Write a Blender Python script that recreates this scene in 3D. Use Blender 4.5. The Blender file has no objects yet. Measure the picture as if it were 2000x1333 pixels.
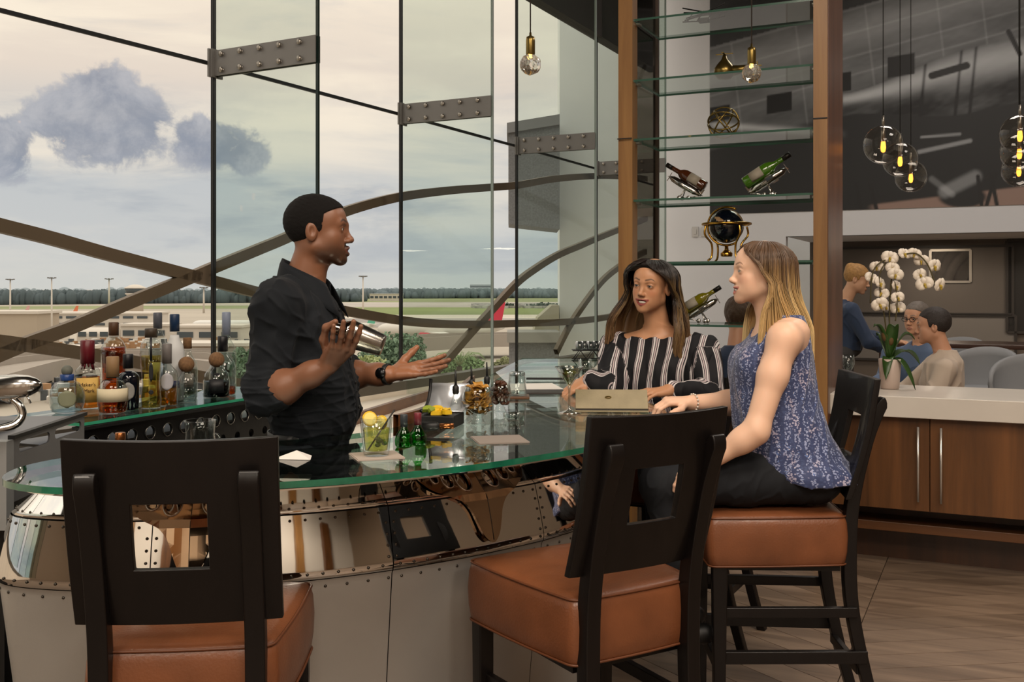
import bpy, bmesh, math, random
import numpy as np
from mathutils import Vector, Matrix
R = math.radians
PI = math.pi
random.seed(7)
rng = np.random.default_rng(7)
sc = bpy.context.scene
C = sc.collection
EYE = 1.5
F = 2000.0          # focal length in pixels of the 2000 px wide frame

# ------------------------------------------------------------------ camera
cam = bpy.data.cameras.new('camera')
cam.sensor_width = 36.0
cam.lens = 36.0 * F / 2000.0
cam.shift_y = -(666.5 - 563.0) / 2000.0
cam.clip_start = 0.05
cam.clip_end = 20000
camo = bpy.data.objects.new('camera', cam)
C.objects.link(camo)
camo.location = (0, 0, EYE)
camo.rotation_euler = (R(90), 0, 0)
sc.camera = camo

# ------------------------------------------------------------------ colour management
sc.view_settings.view_transform = 'Standard'
sc.view_settings.look = 'None'
sc.view_settings.gamma = 1.0
sc.view_settings.use_curve_mapping = False
sc.view_settings.exposure = 0.0
sc.cycles.use_denoising = True
sc.cycles.max_bounces = 10
sc.cycles.glossy_bounces = 6
sc.cycles.diffuse_bounces = 4
sc.cycles.transparent_max_bounces = 24
sc.cycles.transmission_bounces = 10
sc.cycles.caustics_reflective = False
sc.cycles.caustics_refractive = False
sc.cycles.sample_clamp_indirect = 4.0

def lin(h):
    if not isinstance(h, str):
        return tuple(h)
    h = h.lstrip('#')
    c = [int(h[i:i+2], 16) / 255 for i in (0, 2, 4)]
    return tuple((x / 12.92 if x <= .04045 else ((x + .055) / 1.055) ** 2.4) for x in c)

# ------------------------------------------------------------------ sky
def build_world():
    w = bpy.data.worlds.new('evening_sky')
    sc.world = w
    w.use_nodes = True
    nt = w.node_tree
    N, L = nt.nodes, nt.links
    N.clear()
    out = N.new('ShaderNodeOutputWorld')
    bg = N.new('ShaderNodeBackground')
    tc = N.new('ShaderNodeTexCoord')
    V = tc.outputs['Generated']
    sep = N.new('ShaderNodeSeparateXYZ'); L.new(V, sep.inputs[0])
    def math_(op, a, b=None, c=None):
        m = N.new('ShaderNodeMath'); m.operation = op
        for i, s in enumerate((a, b, c)):
            if s is None: continue
            if isinstance(s, (int, float)): m.inputs[i].default_value = s
            else: L.new(s, m.inputs[i])
        return m.outputs[0]
    def ramp(fac, stops, interp='EASE'):
        r = N.new('ShaderNodeValToRGB'); r.color_ramp.interpolation = interp
        e = r.color_ramp.elements
        while len(e) < len(stops): e.new(.5)
        for q, (p, col) in zip(e, stops):
            q.position = p; q.color = (*lin(col), 1) if isinstance(col, str) else (col, col, col, 1)
        L.new(fac, r.inputs[0]); return r.outputs[0]
    def mix(f, a, b):
        m = N.new('ShaderNodeMix'); m.data_type = 'RGBA'
        if isinstance(f, (int, float)): m.inputs[0].default_value = f
        else: L.new(f, m.inputs[0])
        for i, s in ((6, a), (7, b)):
            if isinstance(s, str): m.inputs[i].default_value = (*lin(s), 1)
            else: L.new(s, m.inputs[i])
        return m.outputs[2]
    def noise(vec, scale, detail, rough=.55, dist=0.0):
        n = N.new('ShaderNodeTexNoise'); n.inputs['Scale'].default_value = scale
        n.inputs['Detail'].default_value = detail; n.inputs['Roughness'].default_value = rough
        n.inputs['Distortion'].default_value = dist
        L.new(vec, n.inputs['Vector']); return n.outputs['Fac']
    def mapping(scale, loc=(0, 0, 0)):
        m = N.new('ShaderNodeMapping'); m.inputs['Scale'].default_value = scale
        m.inputs['Location'].default_value = loc
        L.new(V, m.inputs['Vector']); return m.outputs[0]
    # base gradient by elevation
    base = ramp(sep.outputs[2], [(0.0, '#c3c4c1'), (.045, '#bfc1c2'), (.10, '#bbbec1'), (.15, '#c6c3c0'),
                                 (.195, '#dccfc3'), (.27, '#eadccb'), (1.0, '#d6d0c8')], 'LINEAR')
    # stretched high cloud, warm over cool
    n1 = noise(mapping((1.6, 1.6, 7.5)), 2.2, 7, .55, .35)
    warm = ramp(n1, [(.42, 0.0), (.66, 1.0)])
    hgt = ramp(sep.outputs[2], [(.02, 0.15), (.16, 1.0)], 'LINEAR')
    col = mix(math_('MULTIPLY', math_('MULTIPLY', warm, hgt), .8), base, '#f3e6d3')
    n2 = noise(mapping((2.0, 2.0, 9.0), (3.1, 1.7, .4)), 2.6, 8, .6, .4)
    cool = ramp(n2, [(.50, 0.0), (.70, 1.0)])
    band = ramp(sep.outputs[2], [(.0, .55), (.10, 1.0), (.22, .35), (.5, .4)], 'LINEAR')
    col = mix(math_('MULTIPLY', math_('MULTIPLY', cool, band), .75), col, '#a2a8b1')
    # two cumulus clouds low in the west
    n3 = noise(V, 21.0, 10, .66, .3)
    def blob(px, py, rx, ry):
        d = Vector(((px - 1000) / F, 1, (563 - py) / F)).normalized()
        s = N.new('ShaderNodeVectorMath'); s.operation = 'SUBTRACT'
        L.new(V, s.inputs[0]); s.inputs[1].default_value = d
        m = N.new('ShaderNodeVectorMath'); m.operation = 'MULTIPLY'
        L.new(s.outputs[0], m.inputs[0]); m.inputs[1].default_value = (F / rx, F / rx, F / ry)
        l = N.new('ShaderNodeVectorMath'); l.operation = 'LENGTH'; L.new(m.outputs[0], l.inputs[0])
        return math_('SUBTRACT', 1.0, l.outputs['Value'])
    total = None
    for b in ((205, 255, 130, 75), (200, 180, 62, 52), (150, 225, 60, 55), (268, 240, 75, 62), (420, 285, 95, 50), (380, 262, 50, 34),
              (470, 300, 55, 40), (10, 290, 60, 60), (110, 240, 60, 40)):
        q = blob(*b)
        total = q if total is None else math_('MAXIMUM', total, q)
    edge = math_('ADD', total, math_('MULTIPLY', math_('SUBTRACT', n3, .47), 2.1))
    cm = ramp(edge, [(-.0, 0.0), (.36, 1.0)])
    shade = mix(ramp(n3, [(.35, 0.0), (.7, 1.0)]), '#7d8698', '#a9abb4')
    col = mix(math_('MULTIPLY', cm, .86), col, shade)
    L.new(col, bg.inputs['Color'])
    # an overcast sky grows brighter towards the zenith
    zen = N.new('ShaderNodeMapRange'); zen.inputs[1].default_value = .25; zen.inputs[2].default_value = 1.0
    zen.inputs[3].default_value = 1.2; zen.inputs[4].default_value = 2.6
    L.new(sep.outputs[2], zen.inputs[0]); L.new(zen.outputs[0], bg.inputs['Strength'])
    L.new(bg.outputs[0], out.inputs[0])
build_world()

# ------------------------------------------------------------------ unseen fill lights added inside the restaurant
def area_lamp(name, loc, size, power, col, rot=(0, 0, 0), sy=None):
    l = bpy.data.lights.new(name, 'AREA')
    l.shape = 'RECTANGLE' if sy else 'SQUARE'
    l.size = size
    if sy: l.size_y = sy
    l.energy = power; l.color = lin(col)
    o = bpy.data.objects.new(name, l); C.objects.link(o)
    o.location = loc; o.rotation_euler = rot
    return o
area_lamp('ceiling_fill_light', (1.6, 1.2, 4.9), 1.6, 135, '#ffeedb', (R(8), R(6), 0))  # added fill near the ceiling, no fitting is modelled
area_lamp('ceiling_fill_light', (-1.2, 0.6, 4.9), 1.4, 100, '#ffeedb', (R(14), R(-4), 0))
area_lamp('ceiling_fill_light', (4.2, 4.6, 5.3), 1.2, 85, '#fff2e4')
area_lamp('ceiling_fill_light', (3.6, 8.4, 5.3), 1.6, 85, '#fff4ea')
area_lamp('ceiling_fill_light', (-2.6, -3.9, 5.2), 1.2, 230, '#ffeedb')  # added fill behind the camera, brightens what the bar front mirrors
area_lamp('ceiling_fill_light', (3.4, -3.9, 5.2), 1.2, 230, '#ffeedb')
area_lamp('ceiling_fill_light', (0.4, -2.6, 4.9), 1.6, 170, '#ffeedb')

area_lamp('recess_fill_light', (4.9, 12.0, 2.06), .5, 15, '#ffe9cf')  # added fill under the recess ceiling, lifts the taupe wall
area_lamp('recess_fill_light', (6.4, 11.3, 2.06), .5, 15, '#ffe9cf')

# ------------------------------------------------------------------ helpers
def P(x, y, d):
    """world point seen at pixel (x, y) at depth d metres"""
    return Vector(((x - 1000) * d / F, d, EYE - (y - 563) * d / F))

_m = {}
def mat(name, col, rough=.5, metal=0.0, spec=.5, bump=0.0, bscale=60, var=0.0, vscale=8, coat=0.0, sheen=0.0,
        trans=0.0, ior=1.45, alpha=1.0, emit=None, estr=0.0, sss=0.0, stretch=None, attr=None, varcol=None, detail=4):
    if name in _m: return _m[name]
    m = bpy.data.materials.new(name); m.use_nodes = True
    nt = m.node_tree; N, L = nt.nodes, nt.links
    b = N['Principled BSDF']
    c = (*lin(col), 1)
    b.inputs['Base Color'].default_value = c
    b.inputs['Roughness'].default_value = rough
    b.inputs['Metallic'].default_value = metal
    b.inputs['Specular IOR Level'].default_value = spec
    b.inputs['IOR'].default_value = ior
    b.inputs['Coat Weight'].default_value = coat
    b.inputs['Sheen Weight'].default_value = sheen
    b.inputs['Transmission Weight'].default_value = trans
    b.inputs['Alpha'].default_value = alpha
    if sss:
        b.inputs['Subsurface Weight'].default_value = sss
        b.inputs['Subsurface Radius'].default_value = (.9, .35, .2)
        b.inputs['Subsurface Scale'].default_value = .006
    if emit:
        b.inputs['Emission Color'].default_value = (*lin(emit), 1)
        b.inputs['Emission Strength'].default_value = estr
    vec = None
    if var or bump:
        tc = N.new('ShaderNodeTexCoord'); vec = tc.outputs['Object']
        if stretch:
            mp = N.new('ShaderNodeMapping'); mp.inputs['Scale'].default_value = stretch
            L.new(vec, mp.inputs['Vector']); vec = mp.outputs[0]
    base_out = None
    if attr:
        a = N.new('ShaderNodeAttribute'); a.attribute_name = attr
        base_out = a.outputs['Color']
    if var:
        n = N.new('ShaderNodeTexNoise'); n.inputs['Scale'].default_value = vscale
        n.inputs['Detail'].default_value = detail; L.new(vec, n.inputs['Vector'])
        r = N.new('ShaderNodeValToRGB'); r.color_ramp.elements[0].position = .3; r.color_ramp.elements[1].position = .7
        L.new(n.outputs['Fac'], r.inputs[0])
        mx = N.new('ShaderNodeMix'); mx.data_type = 'RGBA'
        if varcol:
            L.new(r.outputs[0], mx.inputs[0])
            mx.inputs[7].default_value = (*lin(varcol), 1)
        else:
            mx.blend_type = 'MULTIPLY'; mx.inputs[0].default_value = 1.0
            r.color_ramp.elements[0].color = (1 - var, 1 - var, 1 - var, 1)
            r.color_ramp.elements[1].color = (1 + var * .3, 1 + var * .3, 1 + var * .3, 1)
            L.new(r.outputs[0], mx.inputs[7])
        if base_out: L.new(base_out, mx.inputs[6])
        else: mx.inputs[6].default_value = c
        base_out = mx.outputs[2]
    if base_out: L.new(base_out, b.inputs['Base Color'])
    if bump:
        n = N.new('ShaderNodeTexNoise'); n.inputs['Scale'].default_value = bscale
        n.inputs['Detail'].default_value = 3; L.new(vec, n.inputs['Vector'])
        bp = N.new('ShaderNodeBump'); bp.inputs['Strength'].default_value = bump
        bp.inputs['Distance'].default_value = .01
        L.new(n.outputs['Fac'], bp.inputs['Height']); L.new(bp.outputs[0], b.inputs['Normal'])
    _m[name] = m
    return m

def wood(name, c1, c2, scale=14.0, axis=2, rough=.42, coat=.15, ring=1.0):
    """wood grain running along a local axis"""
    if name in _m: return _m[name]
    m = bpy.data.materials.new(name); m.use_nodes = True
    nt = m.node_tree; N, L = nt.nodes, nt.links
    b = N['Principled BSDF']; b.inputs['Roughness'].default_value = rough; b.inputs['Coat Weight'].default_value = coat
    b.inputs['Coat Roughness'].default_value = .25
    tc = N.new('ShaderNodeTexCoord'); mp = N.new('ShaderNodeMapping')
    s = [1.0, 1.0, 1.0]; s[axis] = .07
    mp.inputs['Scale'].default_value = s
    oi = N.new('ShaderNodeObjectInfo')
    va = N.new('ShaderNodeVectorMath'); va.operation = 'ADD'
    cb = N.new('ShaderNodeCombineXYZ')
    ml = N.new('ShaderNodeMath'); ml.operation = 'MULTIPLY'; ml.inputs[1].default_value = 7.3
    L.new(oi.outputs['Random'], ml.inputs[0])
    for i in range(3): L.new(ml.outputs[0], cb.inputs[i])
    L.new(tc.outputs['Object'], mp.inputs[0]); L.new(mp.outputs[0], va.inputs[0]); L.new(cb.outputs[0], va.inputs[1])
    n = N.new('ShaderNodeTexNoise'); n.inputs['Scale'].default_value = scale; n.inputs['Detail'].default_value = 8
    n.inputs['Roughness'].default_value = .62; n.inputs['Distortion'].default_value = .4 * ring
    L.new(va.outputs[0], n.inputs['Vector'])
    r = N.new('ShaderNodeValToRGB'); e = r.color_ramp.elements
    e[0].position = .32; e[0].color = (*lin(c2), 1); e[1].position = .66; e[1].color = (*lin(c1), 1)
    L.new(n.outputs['Fac'], r.inputs[0])
    hv = N.new('ShaderNodeHueSaturation')
    mr = N.new('ShaderNodeMapRange'); mr.inputs[3].default_value = .85; mr.inputs[4].default_value = 1.14
    L.new(oi.outputs['Random'], mr.inputs[0]); L.new(mr.outputs[0], hv.inputs['Value'])
    L.new(r.outputs[0], hv.inputs['Color']); L.new(hv.outputs[0], b.inputs['Base Color'])
    bp = N.new('ShaderNodeBump'); bp.inputs['Strength'].default_value = .12; bp.inputs['Distance'].default_value = .004
    L.new(n.outputs['Fac'], bp.inputs['Height']); L.new(bp.outputs[0], b.inputs['Normal'])
    _m[name] = m
    return m

def clear_glass(name, tint='#ffffff', refl=.04, edge=.55, power=4.0, rough=0.0):
    """thin clear glass: see-through with reflections that grow towards grazing angles"""
    if name in _m: return _m[name]
    m = bpy.data.materials.new(name); m.use_nodes = True
    nt = m.node_tree; N, L = nt.nodes, nt.links; N.clear()
    o = N.new('ShaderNodeOutputMaterial')
    t = N.new('ShaderNodeBsdfTransparent'); t.inputs[0].default_value = (*lin(tint), 1)
    g = N.new('ShaderNodeBsdfGlossy'); g.inputs['Roughness'].default_value = rough
    lw = N.new('ShaderNodeLayerWeight'); lw.inputs[0].default_value = .5
    pw = N.new('ShaderNodeMath'); pw.operation = 'POWER'; pw.inputs[1].default_value = power
    ma = N.new('ShaderNodeMath'); ma.operation = 'MULTIPLY_ADD'; ma.inputs[1].default_value = edge; ma.inputs[2].default_value = refl
    L.new(lw.outputs['Facing'], pw.inputs[0]); L.new(pw.outputs[0], ma.inputs[0])
    mx = N.new('ShaderNodeMixShader'); L.new(ma.outputs[0], mx.inputs[0]); L.new(t.outputs[0], mx.inputs[1]); L.new(g.outputs[0], mx.inputs[2])
    L.new(mx.outputs[0], o.inputs[0])
    _m[name] = m
    return m

class MB:
    """collects shapes; build() links them as ONE mesh object"""
    def __init__(s):
        s.v = []; s.f = []; s.sm = []; s.mi = []; s.cur = 0
    def add(s, vs, fs, smooth=False, M=None):
        o = len(s.v)
        for v in vs:
            v = Vector(v)
            s.v.append(M @ v if M is not None else v)
        for f in fs:
            s.f.append([o + i for i in f]); s.sm.append(smooth); s.mi.append(s.cur)
        return s
    def box(s, c, size, M=None, rz=0.0, smooth=False):
        x, y, z = (q / 2 for q in size)
        T = Matrix.Translation(Vector(c)) @ Matrix.Rotation(rz, 4, 'Z')
        if M is not None: T = M @ T
        vs = [(i * x, j * y, k * z) for k in (-1, 1) for j in (-1, 1) for i in (-1, 1)]
        return s.add(vs, [(0, 2, 3, 1), (4, 5, 7, 6), (0, 1, 5, 4), (2, 6, 7, 3), (0, 4, 6, 2), (1, 3, 7, 5)], smooth, T)
    def bar(s, a, b, w, t, up=(0, 0, 1)):
        a, b = Vector(a), Vector(b); d = (b - a); l = d.length; d.normalize()
        u = Vector(up); x = d.cross(u)
        if x.length < 1e-5: x = d.cross(Vector((1, 0, 0)))
        x.normalize(); u = x.cross(d)
        M = Matrix((x, d, u)).transposed().to_4x4(); M.translation = (a + b) / 2
        return s.box((0, 0, 0), (w, l, t), M)
    def tube(s, pts, r, n=8, caps=True, flat=1.0):
        pts = [Vector(p) for p in pts]; m = len(pts)
        if not hasattr(r, '__len__'): r = [r] * m
        vs = []; ref = None
        for i, p in enumerate(pts):
            d = (pts[min(i + 1, m - 1)] - pts[max(i - 1, 0)])
            d = d.normalized() if d.length > 1e-9 else Vector((0, 0, 1))
            if ref is None:
                ref = d.cross(Vector((0, 0, 1)))
                if ref.length < 1e-3: ref = d.cross(Vector((1, 0, 0)))
            ref = (ref - d * ref.dot(d))
            ref = ref.normalized() if ref.length > 1e-6 else d.orthogonal().normalized()
            b = d.cross(ref)
            for k in range(n):
                a = 2 * PI * k / n
                vs.append(p + ref * (math.cos(a) * r[i]) + b * (math.sin(a) * r[i] * flat))
        fs = [(i * n + k, i * n + (k + 1) % n, (i + 1) * n + (k + 1) % n, (i + 1) * n + k) for i in range(m - 1) for k in range(n)]
        if caps: fs += [tuple(range(n - 1, -1, -1)), tuple((m - 1) * n + k for k in range(n))]
        return s.add(vs, fs, True)
    def lathe(s, prof, n=24, c=(0, 0, 0), M=None, sx=1.0, sy=1.0, caps=True):
        vs = []; c = Vector(c)
        for r, z in prof:
            for k in range(n):
                a = 2 * PI * k / n
                vs.append(Vector((r * sx * math.cos(a), r * sy * math.sin(a), z)) + c)
        m = len(prof)
        fs = [(i * n + k, i * n + (k + 1) % n, (i + 1) * n + (k + 1) % n, (i + 1) * n + k) for i in range(m - 1) for k in range(n)]
        if caps and prof[0][0] > 1e-6: fs.append(tuple(range(n - 1, -1, -1)))
        if caps and prof[-1][0] > 1e-6: fs.append(tuple((m - 1) * n + k for k in range(n)))
        return s.add(vs, fs, True, M)
    def ball(s, c, r, n=12, m=8, M=None, sz=None):
        rs = r if hasattr(r, '__len__') else (r, r, r)
        T = Matrix.Translation(Vector(c))
        T = T @ (M if M is not None else Matrix.Identity(4)) @ Matrix.Diagonal((*rs, 1))
        prof = [(max(1e-5, math.sin(PI * i / m)), -math.cos(PI * i / m)) for i in range(m + 1)]
        return s.lathe(prof, n, M=T, caps=False)
    def prism(s, poly, z0, z1, M=None, smooth=False):
        n = len(poly)
        vs = [(x, y, z0) for x, y in poly] + [(x, y, z1) for x, y in poly]
        fs = [tuple(range(n - 1, -1, -1)), tuple(range(n, 2 * n))] + [(i, (i + 1) % n, n + (i + 1) % n, n + i) for i in range(n)]
        return s.add(vs, fs, smooth, M)
    def grid(s, pts, smooth=True, close=False, thick=0.0):
        """pts[i][j] a grid of points"""
        a = len(pts); b = len(pts[0])
        vs = [p for row in pts for p in row]
        fs = [(i * b + j, i * b + (j + 1) % b, (i + 1) * b + (j + 1) % b, (i + 1) * b + j) for i in range(a - 1) for j in range(b if close else b - 1)]
        return s.add(vs, fs, smooth)
    def build(s, name, m, parent=None, bevel=0.0, solid=0.0, subsurf=0, seg=2):
        me = bpy.data.meshes.new(name)
        me.from_pydata([tuple(v) for v in s.v], [], s.f)
        me.polygons.foreach_set('use_smooth', s.sm)
        ms = m if isinstance(m, (list, tuple)) else [m]
        for q in ms: me.materials.append(q)
        if len(ms) > 1: me.polygons.foreach_set('material_index', s.mi)
        me.update()
        o = bpy.data.objects.new(name, me); C.objects.link(o)
        if parent: o.parent = parent
        if solid:
            q = o.modifiers.new('solid', 'SOLIDIFY'); q.thickness = solid; q.offset = 0
        if bevel:
            q = o.modifiers.new('bevel', 'BEVEL'); q.width = bevel; q.segments = seg; q.limit_method = 'ANGLE'; q.angle_limit = R(40)
            me.polygons.foreach_set('use_smooth', [True] * len(me.polygons))
            wn = o.modifiers.new('wn', 'WEIGHTED_NORMAL'); wn.keep_sharp = True
        if subsurf:
            q = o.modifiers.new('sub', 'SUBSURF'); q.levels = subsurf; q.render_levels = subsurf
        return o

def thing(name, label, cat, loc=(0, 0, 0), rz=0.0, group=None):
    o = bpy.data.objects.new(name, None); C.objects.link(o)
    o.location = loc; o.rotation_euler = (0, 0, rz); o.empty_display_size = .05
    return tag(o, label, cat, group)
def tag(o, label=None, cat=None, group=None, kind=None):
    if label: o['label'] = label
    if cat: o['category'] = cat
    if group: o['group'] = group
    if kind: o['kind'] = kind
    return o
def struct(o, label=None):
    o['kind'] = 'structure'
    if label: o['label'] = label
    return o
def sempty(name, label=None, loc=(0, 0, 0)):
    o = bpy.data.objects.new(name, None); C.objects.link(o); o.location = loc
    return struct(o, label)
def share(o, parent, name=None):
    c = o.copy(); c.parent = parent; C.objects.link(c)
    if name: c.name = name
    return c
def dup(root, loc, rz, label, group=None):
    r = root.copy(); C.objects.link(r); r.location = loc; r.rotation_euler = (0, 0, rz); r['label'] = label
    if group: r['group'] = group
    for ch in list(root.children):
        c = ch.copy(); C.objects.link(c); c.parent = r
        for g in list(ch.children):
            d = g.copy(); C.objects.link(d); d.parent = c
    return r
def cr(pts, n=8, closed=False):
    """Catmull-Rom through points"""
    pts = [Vector(p) for p in pts]; m = len(pts); out = []
    rngk = range(m) if closed else range(m - 1)
    for i in rngk:
        if closed: p = [pts[(i + q) % m] for q in (-1, 0, 1, 2)]
        else: p = [pts[max(i - 1, 0)], pts[i], pts[i + 1], pts[min(i + 2, m - 1)]]
        for k in range(n):
            t = k / n
            out.append(.5 * ((2 * p[1]) + (p[2] - p[0]) * t + (2 * p[0] - 5 * p[1] + 4 * p[2] - p[3]) * t * t + (3 * p[1] - p[0] - 3 * p[2] + p[3]) * t ** 3))
    if not closed: out.append(pts[-1])
    return out
def lerp(a, b, t): return a + (b - a) * t
# ================================================================== materials used in many places
M_white = mat('white_paint', '#d0d1d4', .6, bump=.03, bscale=90)
M_cream = mat('cream_stone', '#efe5d6', .5, var=.06, vscale=6)
M_darkceil = mat('dark_ceiling', '#34302d', .7)
M_bronze = mat('bronze_frame', '#6b655c', .45, .4)
M_black = mat('black_rubber', '#0b0c0d', .5)
M_steel = mat('brushed_steel', '#9a958d', .34, .85, bump=.04, bscale=300, stretch=(1, 1, 30))
M_plate = mat('bracket_grey_paint', '#777674', .5, .25, var=.05)
M_chrome = mat('polished_aluminium', '#dcdad6', .035, 1.0, bump=.035, bscale=5)
M_satin = mat('satin_aluminium', '#b3b1ad', .46, .55, bump=.03, bscale=200, var=.08, vscale=4)
M_rivet = mat('rivet_metal', '#55504a', .3, .9)
M_brass = mat('brass', '#b78a3c', .22, 1.0)
M_dbrass = mat('aged_brass', '#7d6a3a', .3, .9)
M_silver = mat('silver_metal', '#c8c6c2', .16, 1.0)
M_oak = wood('honey_oak', '#987040', '#7a542b', 11, 2)
M_walnut = wood('walnut_veneer', '#6e4624', '#442911', 9, 2, .35)
M_walnuth = wood('walnut_horizontal', '#6a4222', '#472b15', 9, 0, .35)
M_esp = mat('espresso_wood', '#0f0b0a', .42, coat=.12, spec=.3, var=.25, vscale=30, stretch=(1, 1, .1), bump=.03, bscale=120)
M_leather = mat('caramel_leather', '#74452a', .36, spec=.6, var=.22, vscale=9, bump=.10, bscale=160, coat=.08)
M_pane = clear_glass('window_glass', '#f8f8f6', .02, .30, 4)
M_fin = clear_glass('fin_glass', '#eff4f1', .02, .25, 4)
M_tglass = clear_glass('clear_drinking_glass', '#f4f7f6', .05, .7, 2.6)
M_tint = clear_glass('bronze_tinted_glass', '#b9b4ae', .06, .4, 4)
M_gedge2 = mat('bright_green_edge', '#3a9b78', .12, coat=.6, spec=.8, var=.25, vscale=16)
M_gedge = mat('green_glass_edge', '#1d6a50', .12, coat=.6, spec=.8, var=.45, vscale=16)
M_shelfglass = clear_glass('shelf_glass', '#d5e6df', .04, .75, 3.2)

E1 = Vector((.904, -.428, 0)); EN = Vector((.428, .904, 0))      # grid of the restaurant
RZ = math.atan2(E1.y, E1.x)
def G(o, t, n=0.0, z=0.0):
    return Vector((o[0], o[1], 0)) + E1 * t + EN * n + Vector((0, 0, z))

# ================================================================== room shell
ROOM = [(-7.3, -1.6), (-5.9, -.2), (-4.62, 1.05), (-3.49, 2.45), (-2.485, 3.936), (-1.601, 5.492), (-.768, 7.080), (.039, 8.664), (.850, 10.30), (1.66, 11.95), (1.75, 14.9), (9, 11.5), (8.2, -6.5), (-7.3, -6.5)][::-1]
m = MB(); m.prism(ROOM, -.11, -.013); FLOOR = struct(m.build('floor', mat('floor_base', '#6d5d4f', .5)), 'grey brown chevron wood floor')
M_plank = wood('grey_brown_oak', '#8b7663', '#5c4b3d', 10, 0, .45, .12)
# chevron boards, laid in columns along the grid
pm = {}
COLW, PW, SL = .86, .17, .62
def plank_mesh(side):
    mb = MB(); w = COLW - .004; h = PW - .004; k = SL * side
    x0, x1 = -w / 2, w / 2
    poly = [(x0, -h / 2 + k * x0), (x1, -h / 2 + k * x1), (x1, h / 2 + k * x1), (x0, h / 2 + k * x0)]
    mb.prism(poly, -.012, 0.0)
    return mb
for c in range(-1, 5):
    for r in range(0, 30):
        cx = G((.15, 2.6), c * COLW, r * PW - .6)
        if not (-.2 < cx.x < 4.2 and 1.9 < cx.y < 6.6): continue
        # part of the visible floor only
        side = 1 if c % 2 else -1
        if side not in pm:
            pm[side] = plank_mesh(side).build('plank', M_plank, FLOOR); o = pm[side]
        else: o = share(pm[side], FLOOR, 'plank')
        o.location = cx; o.rotation_euler = (0, 0, RZ)

FN = [(-7.3, -1.6), (-5.9, -.2), (-4.62, 1.05), (-3.49, 2.45), (-2.485, 3.936), (-1.601, 5.492), (-.768, 7.080), (.039, 8.664), (.850, 10.30), (1.66, 11.95)]
ZS, ZJ, ZT = .85, 2.70, 4.02
def fac_pt(i, t, z, off=0.0):
    a, b = Vector((*FN[i], 0)), Vector((*FN[i + 1], 0)); d = (b - a).normalized()
    n = Vector((-d.y, d.x, 0))     # outwards
    return a.lerp(b, t) + n * off + Vector((0, 0, z))
for i in range(len(FN) - 1):
    a, b = Vector((*FN[i], 0)), Vector((*FN[i + 1], 0)); d = (b - a).normalized(); n = Vector((-d.y, d.x, 0)); inn = -n
    W = sempty('window_%d' % (i + 1), 'tall structural glass window bay with grey bolted bracket')
    for nm, z0, z1 in (('lower_pane', ZS, ZJ - .008), ('upper_pane', ZJ + .008, ZT)):
        mb = MB(); p0, p1 = a + d * .012, b - d * .012
        mb.add([p0 + Vector((0, 0, z0)), p1 + Vector((0, 0, z0)), p1 + Vector((0, 0, z1)), p0 + Vector((0, 0, z1))], [(0, 1, 2, 3)])
        mb.build(nm, M_pane, W)
    mb = MB(); mb.bar(a + Vector((0, 0, ZJ)), b + Vector((0, 0, ZJ)), .012, .02); mb.build('joint', M_black, W)
    mb = MB(); mb.bar(b + Vector((0, 0, ZS)), b + Vector((0, 0, ZT)), .018, .022, d); mb.build('silicone_seam', M_black, W)
    mb = MB(); mb.bar(a + Vector((0, 0, ZS - .02)), b + Vector((0, 0, ZS - .02)), .10, .06); mb.build('sill_frame', M_bronze, W)
    # inward glass fin at the far end of the bay
    fw = .72
    if i < len(FN) - 2:
        q = b + inn * fw; zb = .0 if i > 4 else .85
        mb = MB()
        for s in (-.008, .008):
            mb.add([b + d * s + Vector((0, 0, zb)), q + d * s + Vector((0, 0, zb)), q + d * s + Vector((0, 0, ZT + .4)), b + d * s + Vector((0, 0, ZT + .4))], [(0, 1, 2, 3)])
        mb.build('glass_fin', M_fin, W)
        mb = MB(); mb.bar(q + Vector((0, 0, zb)), q + Vector((0, 0, ZT + .4)), .016, .012, d)
        mb.build('fin_edge', mat('fin_edge_dark', '#10201c', .2) if i < 5 else mat('fin_edge_pale', '#8d9a96', .2), W)
        # bolted bracket
        mb = MB()
        for s in (-.016, .016):
            mb.bar(b + inn * .02 + d * s + Vector((0, 0, ZJ)), q + d * s + Vector((0, 0, ZJ)), .008, .135)
        br = mb.build('bracket', M_plate, W)
        mb = MB(); mb.bar(b + inn * .012 - d * .05 + Vector((0, 0, ZJ)), b + inn * .012 + d * .05 + Vector((0, 0, ZJ)), .012, .15)
        mb.bar(b + inn * .02 + Vector((0, 0, ZJ)), b + inn * .02 - d * .04 + inn * .0 + Vector((0, 0, ZJ)), .02, .15)
        mb.build('clamp_plate', M_plate, br)
        for kx in range(5):
            for kz in (-1, 1):
                mb = MB(); c0 = b + inn * (.085 + kx * .135) + Vector((0, 0, ZJ + kz * .042))
                mb.tube([c0 - d * .038, c0 - d * .030], [.013, .016], 10); mb.tube([c0 - d * .030, c0 + d * .030], .010, 8); mb.tube([c0 + d * .03, c0 + d * .038], [.016, .013], 10)
                mb.build('bolt', M_steel, br)
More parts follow.
